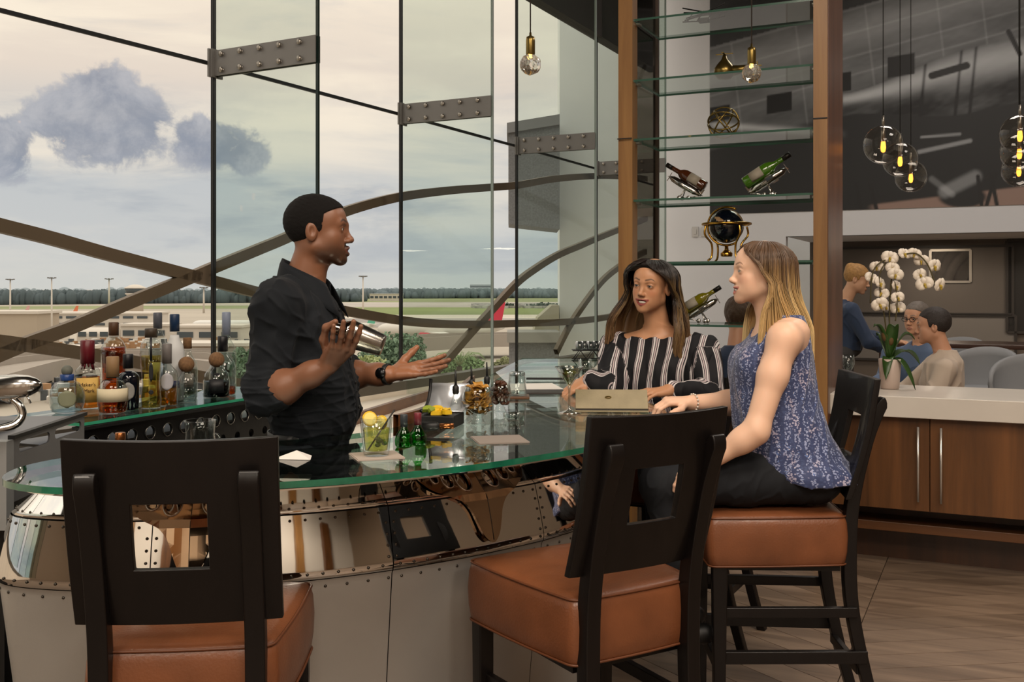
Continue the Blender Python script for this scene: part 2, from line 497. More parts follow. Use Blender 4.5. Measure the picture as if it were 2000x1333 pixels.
# header above the glass, low wall and window ledge
mb = MB()
for i in range(len(FN) - 1):
    a, b = Vector((*FN[i], 0)), Vector((*FN[i + 1], 0)); d = (b - a).normalized(); inn = Vector((d.y, -d.x, 0))
    for z0, z1, o0 in ((ZT, 6.0, 0.0),):
        mb.bar(a + Vector((0, 0, (z0 + z1) / 2)), b + Vector((0, 0, (z0 + z1) / 2)), .12, z1 - z0)
struct(mb.build('wall_header', M_darkceil), 'dark header band above the window wall')
mb = MB()
for i in range(len(FN) - 1):
    a, b = Vector((*FN[i], 0)), Vector((*FN[i + 1], 0))
    mb.bar(a + Vector((0, 0, .40)), b + Vector((0, 0, .40)), .10, .80)
struct(mb.build('wall_window_base', M_cream), 'low cream wall below the glass')
mb = MB(); pts_o, pts_i = [], []
a0 = fac_pt(4, .62, 0, -.05)
for (i, t) in ((4, .62), (5, 0), (6, 0), (7, 0), (7, .98)):
    pts_o.append(fac_pt(i, t, 0, -.05)); pts_i.append(fac_pt(i, t, 0, -1.15))
poly = [(p.x, p.y) for p in pts_i] + [(p.x, p.y) for p in reversed(pts_o)]
mb.prism(poly, 0.0, .77)
struct(mb.build('trim_1', M_cream, bevel=.01), 'wide cream window ledge behind the bar')
mb = MB(); mb.bar(Vector((-.86, 5.40, .80)), Vector((-.46, 7.05, .80)), .03, .06); struct(mb.build('trim_8', wood('ledge_wood', '#74461f', '#4c2c12', 12, 1)), 'walnut upstand on the cream window ledge')
# curved straps outside the glass
M_strap = mat('strap_bronze', '#6a5c4c', .5, .2)
def facade_hit(x, y, off):
    dx, dz = (x - 1000) / F, (563 - y) / F
    for i in range(1, len(FN) - 1):
        a, b = Vector((*FN[i], 0)), Vector((*FN[i + 1], 0)); d = (b - a).normalized(); n = Vector((-d.y, d.x, 0))
        a2 = a + n * off
        den = n.x * dx + n.y
        if abs(den) < 1e-6: continue
        s = (n.x * a2.x + n.y * a2.y) / den
        q = Vector((dx * s, s, 0)); t = (q - a2).dot(d) / (b - a).length
        if s > 0 and -.001 <= t <= 1.001:
            return Vector((q.x, q.y, EYE + dz * s)), n
    return None, None
STR = [
    ('A', [(-1400, 120), (-900, 215), (-450, 325), (-200, 388), (-60, 425), (0, 441), (100, 466), (200, 494), (300, 520), (412, 549), (520, 576), (600, 593), (680, 609), (780, 626), (860, 633), (940, 634), (1009, 632), (1090, 630), (1165, 623), (1230, 611), (1276, 600)]),
    ('B', [(-330, 838), (-200, 778), (-60, 718), (0, 692), (60, 668), (140, 639), (250, 592), (375, 541), (412, 525), (500, 489), (560, 464), (640, 427), (700, 405), (780, 385), (870, 373), (960, 366), (1009, 362), (1080, 350), (1165, 344), (1230, 346), (1276, 352)]),
    ('C', [(-1400, 470), (-900, 545), (-450, 612), (-200, 648), (-60, 662), (0, 668), (60, 676), (130, 686), (200, 697), (290, 713), (380, 734), (470, 752), (500, 758)]),
    ('D', [(848, 728), (880, 695), (915, 655), (960, 606), (1009, 553), (1050, 522), (1090, 498), (1130, 481), (1165, 466), (1230, 440), (1276, 422)]),
    ('E', [(1086, 688), (1110, 641), (1135, 602), (1165, 562), (1190, 536), (1230, 508), (1276, 484)]),
]
for si, (k, pp) in enumerate(STR):
    path = cr([(x, y, 0) for x, y in pp], 10)
    h = []
    for q in path:
        w, n = facade_hit(q.x, q.y, .10)
        if w is not None: h.append((w, n))
    mb = MB(); rows = []
    for j, (w, n) in enumerate(h):
        t = (h[min(j + 1, len(h) - 1)][0] - h[max(j - 1, 0)][0]).normalized()
        u = n.cross(t).normalized()
        rows.append([w + u * .031 + n * .02, w + u * .031 - n * .02, w - u * .031 - n * .02, w - u * .031 + n * .02])
    mb.grid(rows, smooth=False, close=True)
    struct(mb.build('trim_%d' % (si + 2), M_strap), ('long bronze strap sweeping down across the glass', 'bronze strap arching up across the glass', 'short bronze strap low at the left of the glass',
           'bronze strap curving steeply up to the right', 'small bronze strap rising at the far right pane')[si])

# other walls, ceiling
mb = MB(); mb.prism(ROOM, 6.0, 6.1); struct(mb.build('ceiling', M_darkceil), 'dark ceiling')
MU = (2.38, 12.30)
mb = MB()
mb.bar(G(MU, -1.1, .06, 3.0), G(MU, .893, .06, 3.0), .12, 6.0)
struct(mb.build('wall_back', M_white), 'white wall behind the glass shelves')
mb = MB()
mb.bar(G(MU, .893, .06, 4.05), G(MU, 6.5, .06, 4.05), .12, 3.9)
mb.bar(G(MU, .893, .9, 2.13), G(MU, 6.5, .9, 2.13), 1.8, .06)
struct(mb.build('wall_fascia', M_white), 'white fascia band below the mural')
mb = MB()
mb.bar(G(MU, .893, 1.75, 1.05), G(MU, 6.5, 1.75, 1.05), .12, 2.1)
struct(mb.build('wall_recess', mat('taupe_wall', '#5d544c', .6)), 'taupe wall of the dining recess')
mb = MB(); mb.bar(Vector((8.2, 9.5, 3)), Vector((8.2, -7, 3)), .12, 6); struct(mb.build('wall_right', mat('warm_wall', '#7b6a58', .6)))
mb = MB(); mb.bar(Vector((-7.3, -6.5, 3)), Vector((8.2, -6.5, 3)), .12, 6); struct(mb.build('wall_rear', mat('pale_rear_wall', '#dcd6cc', .5)))
mb = MB(); mb.bar(Vector((-7.3, -1.6, 3)), Vector((-7.3, -6.5, 3)), .12, 6); struct(mb.build('wall_left', mat('warm_wall2', '#7b6a58', .6)))
# fluted columns and dark panels on the rear wall (they show only as reflections in the polished bar)
for k in range(7):
    mb = MB(); mb.box((-5.2 + k * 1.9, -6.3, 2.3), (.5, .22, 4.6)); o = mb.build('trim_%d' % (10 + k), M_oak if k % 2 else M_walnut); struct(o)

# ------------------------------------------------------------------ mural of an old airliner, printed on the wall
def build_mural():
    nu, nv = 400, 230
    T1, Z0, Z1 = 4.6, 2.385, 5.6
    us = np.linspace(0, T1, nu); zs = np.linspace(Z0, Z1, nv)
    U, Z = np.meshgrid(us, zs, indexing='ij')
    X = MU[0] + E1.x * U - EN.x * .01; Y = MU[1] + E1.y * U - EN.y * .01
    px = 1000 + X / Y * F; py = 563 - (Z - EYE) / Y * F
    def ss(a, b, v): t = np.clip((v - a) / (b - a), 0, 1); return t * t * (3 - 2 * t)
    def nz(sx, sy, seed):
        r = np.random.default_rng(seed); g = r.random((64, 64))
        a, b = px / sx, (py + .3 * px) / sy
        i, j = np.floor(a).astype(int), np.floor(b).astype(int); f, h = a - i, b - j
        f = f * f * (3 - 2 * f); h = h * h * (3 - 2 * h)
        q = lambda m, n: g[m % 64, n % 64]
        return q(i, j) * (1 - f) * (1 - h) + q(i + 1, j) * f * (1 - h) + q(i, j + 1) * (1 - f) * h + q(i + 1, j + 1) * f * h
    n = .5 * nz(90, 26, 1) + .3 * nz(40, 12, 2) + .2 * nz(14, 5, 3)
    v = np.full(px.shape, .055)
    # fuselage skin above a slanting lower edge
    low = 225 - .26 * (px - 1645)
    skin = ss(6, -6, py - low)
    top = 70 - .28 * (px - 1480)
    s = .10 + .15 * np.exp(-((py - (top + 45)) / 40) ** 2) + .05 * np.exp(-((py - (top + 130)) / 30) ** 2) + .10 * (n - .45)
    v = v * (1 - skin) + s * skin
    v = np.where(py < top - 4, .06 + .03 * n, v)
    for off in (0, 46, 92, 128):
        ln = np.exp(-((py - (top + off)) / 2.2) ** 2); v += .07 * ln * skin
    for xo in (1430, 1560, 1700, 1842, 1930):
        ln = np.exp(-((px - xo - .12 * (py - 100)) / 2.0) ** 2) * (py > top) * skin; v += .06 * ln
    # nacelle
    c0 = 205 - .16 * (px - 1645) - .00012 * (px - 1645) ** 2
    half = 22 + 44 * ss(1645, 1900, px)
    k = (py - c0) / half
    body = ss(1.0, .92, np.abs(k)) * ss(1640, 1650, px)
    sh = .36 * np.exp(-((k + .45) / .45) ** 2) + .07 + .12 * (n - .5)
    v = v * (1 - body) + sh * body
    for xo in (1800, 1868, 1896):
        v *= 1 - .7 * np.exp(-((px - xo + .1 * (py - 200)) / 3.0) ** 2) * body
    # wing on the shelf side
    wg = np.exp(-((py - (244 + .07 * (px - 1385))) / 7) ** 2) * ss(1380, 1400, px) * ss(1660, 1600, px)
    v += .28 * wg
    # lower gear, cone and pipes
    for (x0, y0, x1, y1, w, b) in ((1795, 297, 1895, 275, 6, .22), (1800, 268, 1875, 262, 4, .2), (1845, 375, 1905, 345, 18, .16), (1820, 350, 1860, 380, 9, .10)):
        t = np.clip(((px - x0) * (x1 - x0) + (py - y0) * (y1 - y0)) / ((x1 - x0) ** 2 + (y1 - y0) ** 2), 0, 1)
        dd = np.hypot(px - x0 - t * (x1 - x0), py - y0 - t * (y1 - y0))
        v += b * ss(w, w * .3, dd)
    v = np.clip((v - .042) * 1.15, .006, 1); col = np.stack([v * .95, v * .99, v * 1.02], -1)
    # evening sky strip at the bottom
    sky = ss(-3, 3, py - (398 - .12 * (px - 1720))) * ss(1690, 1720, px) * (py < 430)
    sky *= 1 - ss(24, 18, np.hypot((px - 1880) * .45, py - 385))
    col = col * (1 - sky[..., None]) + np.array(lin('#8f776c')) * sky[..., None]
    for (x0, y0, x1, y1, w) in ((1910, 345, 1918, 408, 4), (1945, 340, 1925, 408, 4), (1935, 340, 1948, 405, 4), (1672, 362, 1682, 410, 4), (1700, 362, 1712, 410, 4), (1970, 62, 1992, 105, 5), (1820, 148, 1888, 128, 7)):
        t = np.clip(((px - x0) * (x1 - x0) + (py - y0) * (y1 - y0)) / ((x1 - x0) ** 2 + (y1 - y0) ** 2), 0, 1)
        dd = np.hypot(px - x0 - t * (x1 - x0), py - y0 - t * (y1 - y0)); q = ss(w + 1.5, w - 1.5, dd)[..., None]
        col = col * (1 - q) + .012 * q
    for (xc, yc, w, h) in ((1760, 128, 28, 22), (1650, 160, 14, 20), (1522, 201, 26, 20), (1405, 222, 22, 16)):
        yy = py - yc + .17 * (px - xc); q = (ss(w, w - 3, np.abs(px - xc)) * ss(h, h - 3, np.abs(yy)))[..., None]
        col = col * (1 - q) + .008 * q
    col = np.clip(col, .006, 1)
    mb = MB()
    me = bpy.data.meshes.new('mural')
    vs = np.stack([X, Y, Z], -1).reshape(-1, 3)
    fs = [(i * nv + j, (i + 1) * nv + j, (i + 1) * nv + j + 1, i * nv + j + 1) for i in range(nu - 1) for j in range(nv - 1)]
    me.from_pydata(vs.tolist(), [], fs)
    at = me.color_attributes.new('Col', 'FLOAT_COLOR', 'POINT')
    at.data.foreach_set('color', np.concatenate([col.reshape(-1, 3), np.ones((nu * nv, 1))], 1).ravel().astype(np.float32))
    me.materials.append(mat('mural_print', '#333333', .55, attr='Col'))
    o = bpy.data.objects.new('mural', me); C.objects.link(o)
    tag(o, 'large black and white mural photograph of an old propeller airliner', 'mural')
build_mural()

# ================================================================== world outside the glass
GZ = -13.0
def gd(y): return (EYE - GZ) * F / (y - 563)
def gp(x, y): d = gd(y); return Vector(((x - 1000) * d / F, d, GZ))
mb = MB(); mb.box((0, 4000, GZ - .5), (16000, 8400, 1.0))
o = struct(mb.build('ground', mat('airport_concrete', '#b3aa9c', .8, var=.14, vscale=.012))); o['label'] = 'pale concrete of the airport grounds'
def strip(name, ys, col, lab, kind='structure', xs=(-400, 2600), dz=.05):
    mb = MB(); (ya0, yb0), (ya1, yb1) = ys
    a, b, c, d = gp(xs[0], ya0), gp(xs[1], ya1), gp(xs[1], yb1), gp(xs[0], yb0)
    up = Vector((0, 0, dz)); mb.add([a + up, b + up, c + up, d + up], [(3, 2, 1, 0)])
    o = mb.build(name, mat(name + col, col, .9, var=.2, vscale=.01)); o['kind'] = kind; o['label'] = lab
    return o
strip('grass_field', ((600, 606), (597, 603)), '#8c9368', 'strip of pale green grass before the left woods', 'stuff', xs=(-400, 560), dz=.06)
strip('grass_field', ((583, 591), (582, 590)), '#8c9368', 'far strip of pale green airfield grass', 'stuff', xs=(560, 2600), dz=.06)
strip('taxiway', ((591, 600), (590, 599)), '#b5aea6', 'grey taxiway across the airfield', xs=(560, 2600), dz=.07)
strip('grass_field', ((601, 616), (600, 613)), '#7f8c55', 'near strip of green airfield grass', 'stuff', xs=(560, 2600), dz=.08)
strip('taxiway', ((616, 623), (613, 620)), '#cfc8ba', 'pale taxiway in front of the near grass', xs=(560, 2600), dz=.09)
strip('apron', ((623, 640), (620, 634)), '#9d9893', 'grey apron behind the parked airliner', xs=(560, 2600), dz=.1)

def canopy(name, cx, cy, cz, rx, ry, rz, n, leafcol, lab, cat=None, kind=None, seed=1, trunk=None, leaf=.5):
    """tree: trunk plus a crown of many small leaf clumps"""
    r = random.Random(seed)
    T = thing(name, lab, cat, (cx, cy, cz)) if cat else None
    mb = MB()
    lobes = [(Vector((r.uniform(-.55, .55) * rx, r.uniform(-.4, .4) * ry, r.uniform(-.5, .45) * rz)), r.uniform(.38, .62)) for _ in range(11)]
    for k in range(n):
        lc, ls = lobes[k % 11]
        u = r.uniform(-1, 1); a = r.uniform(0, 2 * PI); q = r.uniform(.55, 1.0) ** .5
        s = math.sqrt(1 - u * u)
        p = Vector((rx * s * math.cos(a) * q * ls, ry * s * math.sin(a) * q * ls, rz * u * q * ls + rz)) + lc
        l = leaf * r.uniform(.6, 1.4)
        d = Vector((r.uniform(-1, 1), r.uniform(-1, 1), r.uniform(-1, 1))).normalized(); e = d.orthogonal().normalized() * l; f = d.cross(e).normalized() * l * .8
        mb.add([p + e, p + f + d * l * .3, p - e, p - f + d * l * .3, p + d * l * .5], [(0, 1, 4), (1, 2, 4), (2, 3, 4), (3, 0, 4), (0, 3, 2, 1)])
    o = mb.build('crown', leafcol, T)
    if kind: o['kind'] = kind
    if trunk:
        mb = MB(); mb.tube([(0, 0, -trunk), (.1, 0, rz * .5), (0, .1, rz)], [rx * .09, rx * .07, rx * .03], 8); mb.build('trunk', mat('bark', '#4d4338', .9), T)
    return T or o
M_leafA = mat('leaf_green', '#7f9a68', .7, var=.35, vscale=.35)
M_leafB = mat('leaf_grey_green', '#7a957a', .7, var=.3, vscale=.3)
# woods on the horizon, far too many trees to count
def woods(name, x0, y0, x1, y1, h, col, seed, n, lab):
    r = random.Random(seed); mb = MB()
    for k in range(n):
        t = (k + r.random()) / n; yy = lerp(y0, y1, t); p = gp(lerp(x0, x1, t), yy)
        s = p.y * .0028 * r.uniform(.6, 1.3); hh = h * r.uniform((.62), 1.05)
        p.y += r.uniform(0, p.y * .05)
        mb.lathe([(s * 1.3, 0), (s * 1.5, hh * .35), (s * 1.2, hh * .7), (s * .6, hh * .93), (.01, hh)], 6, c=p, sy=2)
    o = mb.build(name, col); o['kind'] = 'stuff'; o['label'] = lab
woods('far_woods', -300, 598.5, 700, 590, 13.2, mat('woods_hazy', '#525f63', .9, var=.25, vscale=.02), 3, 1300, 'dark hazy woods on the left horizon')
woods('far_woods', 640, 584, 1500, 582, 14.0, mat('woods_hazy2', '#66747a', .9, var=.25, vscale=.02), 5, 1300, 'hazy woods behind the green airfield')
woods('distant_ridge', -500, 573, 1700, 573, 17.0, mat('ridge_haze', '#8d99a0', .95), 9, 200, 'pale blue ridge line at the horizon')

def far_box(mb, x0, x1, ytop, ybase, depth):
    p = gp((x0 + x1) / 2, ybase); w = (x1 - x0) * p.y / F; h = (ybase - ytop) * p.y / F
    mb.box((0, depth / 2, h / 2), (w, depth, h)); return p, w, h
M_conc = mat('terminal_concrete', '#b6a896', .8, var=.1, vscale=.05)
M_concw = mat('terminal_white', '#d3cbc0', .7, var=.06, vscale=.05)
M_dwin = mat('dark_window_band', '#4a5257', .3)
def terminal(x0, x1, yt, yb, lab, rows=1, wall=M_conc, name='terminal_building', arch=False):
    d = gd(yb); w = (x1 - x0) * d / F; h = (yb - yt) * d / F; dep = w * .35 + 6
    T = thing(name, lab, 'building', gp((x0 + x1) / 2, yb))
    mb = MB()
    if arch:
        n = 12; poly = [(-dep / 2, 0)] + [(-math.cos(PI * k / n) * dep / 2, h * .45 + math.sin(PI * k / n) * h * .55) for k in range(n + 1)] + [(dep / 2, 0)]
        Mx = Matrix(((0, 0, 1, 0), (1, 0, 0, dep / 2), (0, 1, 0, 0), (0, 0, 0, 1)))
        mb.prism(poly, -w / 2, w / 2, Mx)
    else: mb.box((0, dep / 2, h / 2), (w, dep, h))
    mb.build('wall', wall, T)
    mb = MB(); mb.box((0, dep / 2, h + .25), (w + 1, dep + 1, .6))
    if not arch: mb.build('roof', M_concw, T)
    base = None; nw = max(3, int(w / 5))
    for r in range(rows):
        for k in range(nw):
            if base is None:
                mb = MB(); mb.box((0, 0, 0), (w / nw * .72, .3, h / rows * .34)); base = mb.build('window', M_dwin, T); o = base
            else: o = share(base, T, 'window')
            o.location = (-w / 2 + (k + .5) * w / nw, -.1, h * (r + .55) / rows)
    return T
terminal(-60, 72, 613, 690, 'blocky beige terminal wing at the left edge of the view', 0)
terminal(70, 292, 614, 641, 'long white terminal with glazed upper floor below the tower', 2, M_concw)
terminal(64, 110, 643, 672, 'small arched glass entrance beside the beige terminal wing', 1, M_concw, arch=True)
terminal(150, 214, 641, 668, 'pale barrel vaulted terminal hall behind the bottles', 1, M_concw, arch=True)
terminal(236, 326, 637, 668, 'flat terminal block with a dark window strip behind the tall bottles', 1, M_concw)
terminal(340, 470, 640, 672, 'low white terminal pier beside the bartender', 1, M_concw)
terminal(330, 480, 676, 700, 'low concrete garage roof behind the clear bottles', 1)
terminal(40, 160, 684, 704, 'low service building in front of the beige wing', 1)
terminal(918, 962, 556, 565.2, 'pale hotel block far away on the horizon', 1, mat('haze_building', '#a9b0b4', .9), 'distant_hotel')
terminal(722, 784, 575, 588, 'white hangar on the far side of the airfield', 1, M_concw, 'hangar')
# control tower
p = gp(264, 613); d = p.y; s = d / F
T = thing('control_tower', 'beige control tower with dark glazed cab', 'tower', p)
mb = MB(); mb.box((0, 0, 17 * s), (24 * s, 24 * s, 34 * s)); mb.build('shaft', M_conc, T)
mb = MB(); mb.lathe([(13 * s, 34 * s), (20 * s, 38 * s), (20 * s, 40 * s)], 8); mb.build('collar', M_concw, T)
mb = MB(); mb.lathe([(17 * s, 40 * s), (21 * s, 49 * s)], 8); mb.build('cab_glass', M_dwin, T)
mb = MB(); mb.lathe([(22 * s, 49 * s), (21 * s, 51 * s), (12 * s, 55 * s), (4 * s, 57 * s)], 8); mb.build('roof', M_concw, T)
# light masts
for (x, yt, yb, lab) in ((20, 546, 652, 'tall light mast at the far left of the airport'), (101, 543, 690, 'tallest white light mast before the terminal'), (213, 545, 602, 'light mast just left of the control tower'),
                         (398, 562, 612, 'thin light mast right of the control tower'), (709, 540, 616, 'light mast beyond the bartender\'s shaker')):
    p = gp(x, yb); s = p.y / F; h = (yb - yt) * s
    T = thing('light_mast', lab, 'light mast', p, group='airport light masts')
    mb = MB(); mb.tube([(0, 0, 0), (0, 0, h)], [2.2 * s, 1.1 * s], 6); mb.build('pole', M_concw, T)
    mb = MB(); mb.tube([(0, 0, h - 1.5 * s), (0, 0, h)], [5 * s, 6 * s], 8)
    for k in range(6): mb.box((7 * s * math.cos(k), 7 * s * math.sin(k), h), (3 * s, 3 * s, 2 * s))
    mb.build('lamp_head', M_plate, T)
# airliners
def airliner(xt, yb, sc_, rz, body, tail, lab, engine='#c0b8ae', tailonly=False):
    T = thing('airliner', lab, 'airplane', gp(xt, yb), rz)
    L = 60 * sc_; r = 3.0 * sc_; zc = 5.2 * sc_
    # local: nose at -x, tail at origin
    mb = MB(); prof = [(-L, .05), (-L * .985, .45), (-L * .95, .8), (-L * .9, 1), (-L * .3, 1), (-L * .12, .8), (0, .22)]
    mb.tube([(x, 0, zc + (1 - q) * r * .5 * (x > -L * .5)) for x, q in prof], [q * r for x, q in prof], 14)
    mb.build('fuselage', mat('plane' + body, body, .4), T)
    mb = MB(); poly = [(-9 * sc_, 0), (-3.5 * sc_, 10.5 * sc_), (.5 * sc_, 10.5 * sc_), (-1.5 * sc_, 0)]
    Mx = Matrix(((1, 0, 0, 0), (0, 0, 1, -.25 * sc_), (0, 1, 0, zc + r * .7), (0, 0, 0, 1))); mb.prism(poly, 0, .5 * sc_, Mx)
    mb.build('tail_fin', mat('plane' + tail, tail, .4), T)
    for s in (-1, 1):
        mb = MB(); mb.prism([(-L * .62, s * r * .8), (-L * .46, s * r * .8), (-L * .28, s * 26 * sc_), (-L * .34, s * 26 * sc_)], zc - r * .5, zc - r * .5 + .5 * sc_); mb.build('wing', mat('plane' + body, body, .4), T)
        mb = MB(); mb.prism([(-7 * sc_, s * r * .3), (-2 * sc_, s * r * .3), (1.5 * sc_, s * 9 * sc_), (-1 * sc_, s * 9 * sc_)], zc + r * .5, zc + r * .5 + .35 * sc_); mb.build('tailplane', mat('plane' + body, body, .4), T)
        mb = MB(); x0 = -L * .58; mb.tube([(x0 - 2.6 * sc_, s * 9 * sc_, zc - r * .9), (x0 - 2 * sc_, s * 9 * sc_, zc - r * .9), (x0 + 1 * sc_, s * 9 * sc_, zc - r * .9), (x0 + 3 * sc_, s * 9 * sc_, zc - r * .9)], [1.4 * sc_, 1.7 * sc_, 1.6 * sc_, .9 * sc_], 12); mb.build('engine', mat('plane' + engine, engine, .4), T)
    for gx, gy in ((-L * .86, 0), (-L * .46, 3.4 * sc_), (-L * .46, -3.4 * sc_)):
        mb = MB(); mb.tube([(gx, gy, zc - r), (gx, gy, 1.0 * sc_)], .35 * sc_, 6); mb.lathe([(.01, -.5), (.9, -.45), (.9, .45), (.01, .5)], 10, M=Matrix.Translation((gx, gy, .9 * sc_)) @ Matrix.Rotation(PI / 2, 4, 'X') @ Matrix.Scale(sc_, 4)); mb.build('landing_gear', M_black, T)
    return T
airliner(985, 667, .60, R(-10), '#d9d5cd', '#c6374b', 'white airliner with red tail and red engines on the apron', '#b5313f')
airliner(735, 648, .36, R(-4), '#d6d3cb', '#5fae94', 'white airliner with green tail behind the shaker')
airliner(153, 618, .30, R(25), '#d6d3cb', '#d97b55', 'small airliner with orange tail near the terminal roof')
airliner(58, 618, .30, R(28), '#d6d3cb', '#d3a49f', 'small airliner with pale pink tail at the far left')
airliner(520, 645, .42, R(2), '#e3e2de', '#8fa7b5', 'white airliner parked behind the bartender')
# parked cars, distant tree clumps
r_ = random.Random(11)
mb = MB()
for k in range(420):
    q = gp(r_.uniform(925, 1120), r_.uniform(596, 603)); mb.box((q.x, q.y, q.z + .9), (4.2, 2, 1.6))
o = mb.build('parked_cars', mat('car_mix', '#c9c6c2', .4, var=.7, vscale=.2)); o['kind'] = 'stuff'; o['label'] = 'rows of tiny parked cars far across the airfield'
mb = MB()
for k in range(500):
    q = gp(r_.uniform(-20, 330), r_.uniform(718, 736)); mb.box((q.x, q.y, q.z + .8), (3.6, 1.9, 1.5), rz=.5); mb.box((q.x, q.y, q.z + 1.7), (1.9, 1.7, .5), rz=.5)
o = mb.build('parked_cars', mat('car_mix2', '#b9b2a8', .4, var=.6, vscale=.4)); o['kind'] = 'stuff'; o['label'] = 'crowd of parked vehicles below the terminal'
for nm, col, lab, sd in (('service_vehicles', '#d8d4cc', 'scatter of white service vehicles on the terminal ramp', 1), ('baggage_carts', '#a5805c', 'scatter of tan baggage carts on the terminal ramp', 2), ('ramp_equipment', '#55595c', 'scatter of dark ramp equipment by the terminal', 3)):
    q_ = random.Random(sd); mb = MB()
    for k in range(130):
        g_ = gp(q_.uniform(-10, 480), q_.choice((q_.uniform(672, 684), q_.uniform(700, 714), q_.uniform(742, 790)))); w_ = q_.uniform(.7, 1.9); mb.box((g_.x, g_.y, g_.z + w_ * .35), (w_ * 1.8, w_, w_ * .7), rz=q_.uniform(0, 3)); mb.box((g_.x + w_ * .3, g_.y, g_.z + w_ * .9), (w_ * .7, w_ * .8, w_ * .5), rz=q_.uniform(0, 3))
    o = mb.build(nm, mat(nm, col, .6)); o['kind'] = 'stuff'; o['label'] = lab
for k, (x, w, lab) in enumerate(((983, 9, 'lone round dark tree on the far car park'), (1052, 16, 'wide dark tree clump beside the red tail'), (1095, 22, 'dark tree clump at the right of the far car park'))):
    p = gp(x, 602); s = p.y / F
    canopy('dark_tree', p.x, p.y, p.z, w * 2.2 * s, w * s, 5 * s, 90, mat('far_tree', '#4d5b50', .8), lab, 'tree', seed=40 + k, trunk=1, leaf=4 * s)
# roads
M_road = mat('road_concrete', '#a39a90', .85, var=.12, vscale=.08)
def road(name, pts, w, z, lab):
    c = cr([gp(x, y) for x, y in pts], 8); mb = MB(); rows = []
    for i, p in enumerate(c):
        t = (c[min(i + 1, len(c) - 1)] - c[max(i - 1, 0)]); t.z = 0; t.normalize(); n = Vector((-t.y, t.x, 0))
        q = p + Vector((0, 0, z)); up = Vector((0, 0, 1.0))
        rows.append([q + n * w, q + n * w + up, q + n * (w - .4) + up, q + n * (w - .4), q - n * (w - .4), q - n * (w - .4) + up, q - n * w + up, q - n * w, q - n * w - up * 1.6, q + n * w - up * 1.6])
    mb.grid(rows, smooth=False, close=True); o = mb.build(name, M_road); tag(o, lab, 'road'); return o
road('viaduct', [(-80, 800), (60, 756), (180, 738), (330, 740), (500, 760)], 5, 3.0, 'curving concrete viaduct behind the left bottles')
road('viaduct', [(-80, 742), (80, 724), (220, 716), (420, 715), (560, 722)], 4, 2.0, 'upper slip road sweeping past the terminal')
road('viaduct', [(760, 712), (900, 700), (1010, 697), (1150, 695)], 5, 4.0, 'elevated road below the red airliner')
strip('lawn_patch', ((752, 768), (742, 760)), '#7f8b4d', 'green lawn strip beside the left viaduct', 'stuff', xs=(60, 160), dz=.2)
# trees close to the building
def near_tree(x0, x1, yt, yb, d, mt, lab, seed, n, leaf, cat='tree'):
    a, b = P(x0, yt, d), P(x1, yb, d); w = b.x - a.x; h = a.z - b.z
    return canopy('leafy_tree', (a.x + b.x) / 2, d, b.z, w / 2, w * .42, h / 2, n, mt, lab, cat, seed=seed, trunk=max(2, b.z - GZ), leaf=leaf)
near_tree(690, 832, 632, 790, 95, M_leafB, 'big round green tree right behind the shaker', 2, 7000, .20)
near_tree(612, 760, 690, 800, 80, mat('leaf_yellow_green', '#aab57f', .7, var=.3, vscale=.5), 'lower yellow green tree in front of the round one', 4, 6000, .17)
near_tree(820, 960, 690, 760, 90, M_leafA, 'spreading green shrub behind the open hand', 6, 3500, .17)
near_tree(452, 520, 672, 780, 90, M_leafB, 'green tree between the bottles and the bartender', 8, 3500, .18)
near_tree(960, 1030, 690, 740, 90, mat('leaf_olive', '#8a8f66', .7, var=.3, vscale=.5), 'olive shrub left of the grey parapet', 12, 1500, .17)
# palm
p = P(897, 716, 75)
T = thing('palm_tree', 'feathery palm tree top above the window sill', 'palm tree', p)
mb = MB(); mb.tube([(0, 0, -10), (0, 0, 0)], [.3, .22], 8); mb.build('trunk', mat('bark', '#4d4338'), T)
for k in range(11):
    a = 2 * PI * k / 11 + .3; mb = MB()
    sp = [Vector((math.cos(a) * t * 2.0, math.sin(a) * t * 2.0, 1.25 * math.sin(t * 2.3) - .5 * t * t)) for t in (0, .25, .5, .75, 1.0)]
    mb.tube(sp, [.05, .04, .03, .02, .01], 4)
    for i in range(14):
        t = .15 + i * .06; j = min(3, int(t / .25)); q = sp[j].lerp(sp[j + 1], (t - j * .25) / .25); side = Vector((-math.sin(a), math.cos(a), 0))
        for s in (-1, 1):
            e = q + side * s * .45 * math.sin(PI * min(t + .1, 1)) + Vector((math.cos(a), math.sin(a), -.5)) * .22
            w = Vector((math.cos(a), math.sin(a), 0)) * .05; mb.add([q - w, q + w, e], [(0, 1, 2)])
    mb.build('frond', mat('palm_leaf', '#8e9c74', .7), T)
# neighbouring wing of the terminal: pale wall, stone box, parapets
M_wing = mat('pale_blue_render', '#f2f6f8', .7, var=.04, vscale=2)
M_stone = mat('grey_stucco', '#85878a', .9, var=.25, vscale=40, bump=.4, bscale=60)
a = P(1093, 563, 14.5)
mb = MB(); mb.box((a.x + 2.2, 14.5 + .3, -2), (4.4, .6, 16)); o = mb.build('neighbouring_wall', M_wing); tag(o, 'pale grey wall of the neighbouring wing outside the glass', 'building')
d = 13.6
mb = MB(); pl = [P(993, 241, d), P(1093, 225, d), P(1093, 448, d), P(993, 437, d)]
back = Vector((.0, .9, 0)); mb.add([pl[0], pl[1], pl[2], pl[3]] + [q + back for q in pl], [(3, 2, 1, 0), (4, 5, 6, 7), (0, 1, 5, 4), (1, 2, 6, 5), (2, 3, 7, 6), (3, 0, 4, 7)])
T = thing('stone_box', 'grey stucco box projecting from the neighbouring wall', 'building', (0, 0, 0)); mb.build('body', M_stone, T)
mb = MB(); pl = [P(990, 240, d - .04), P(1093, 223, d - .04), P(1093, 243, d - .04), P(990, 260, d - .04)]
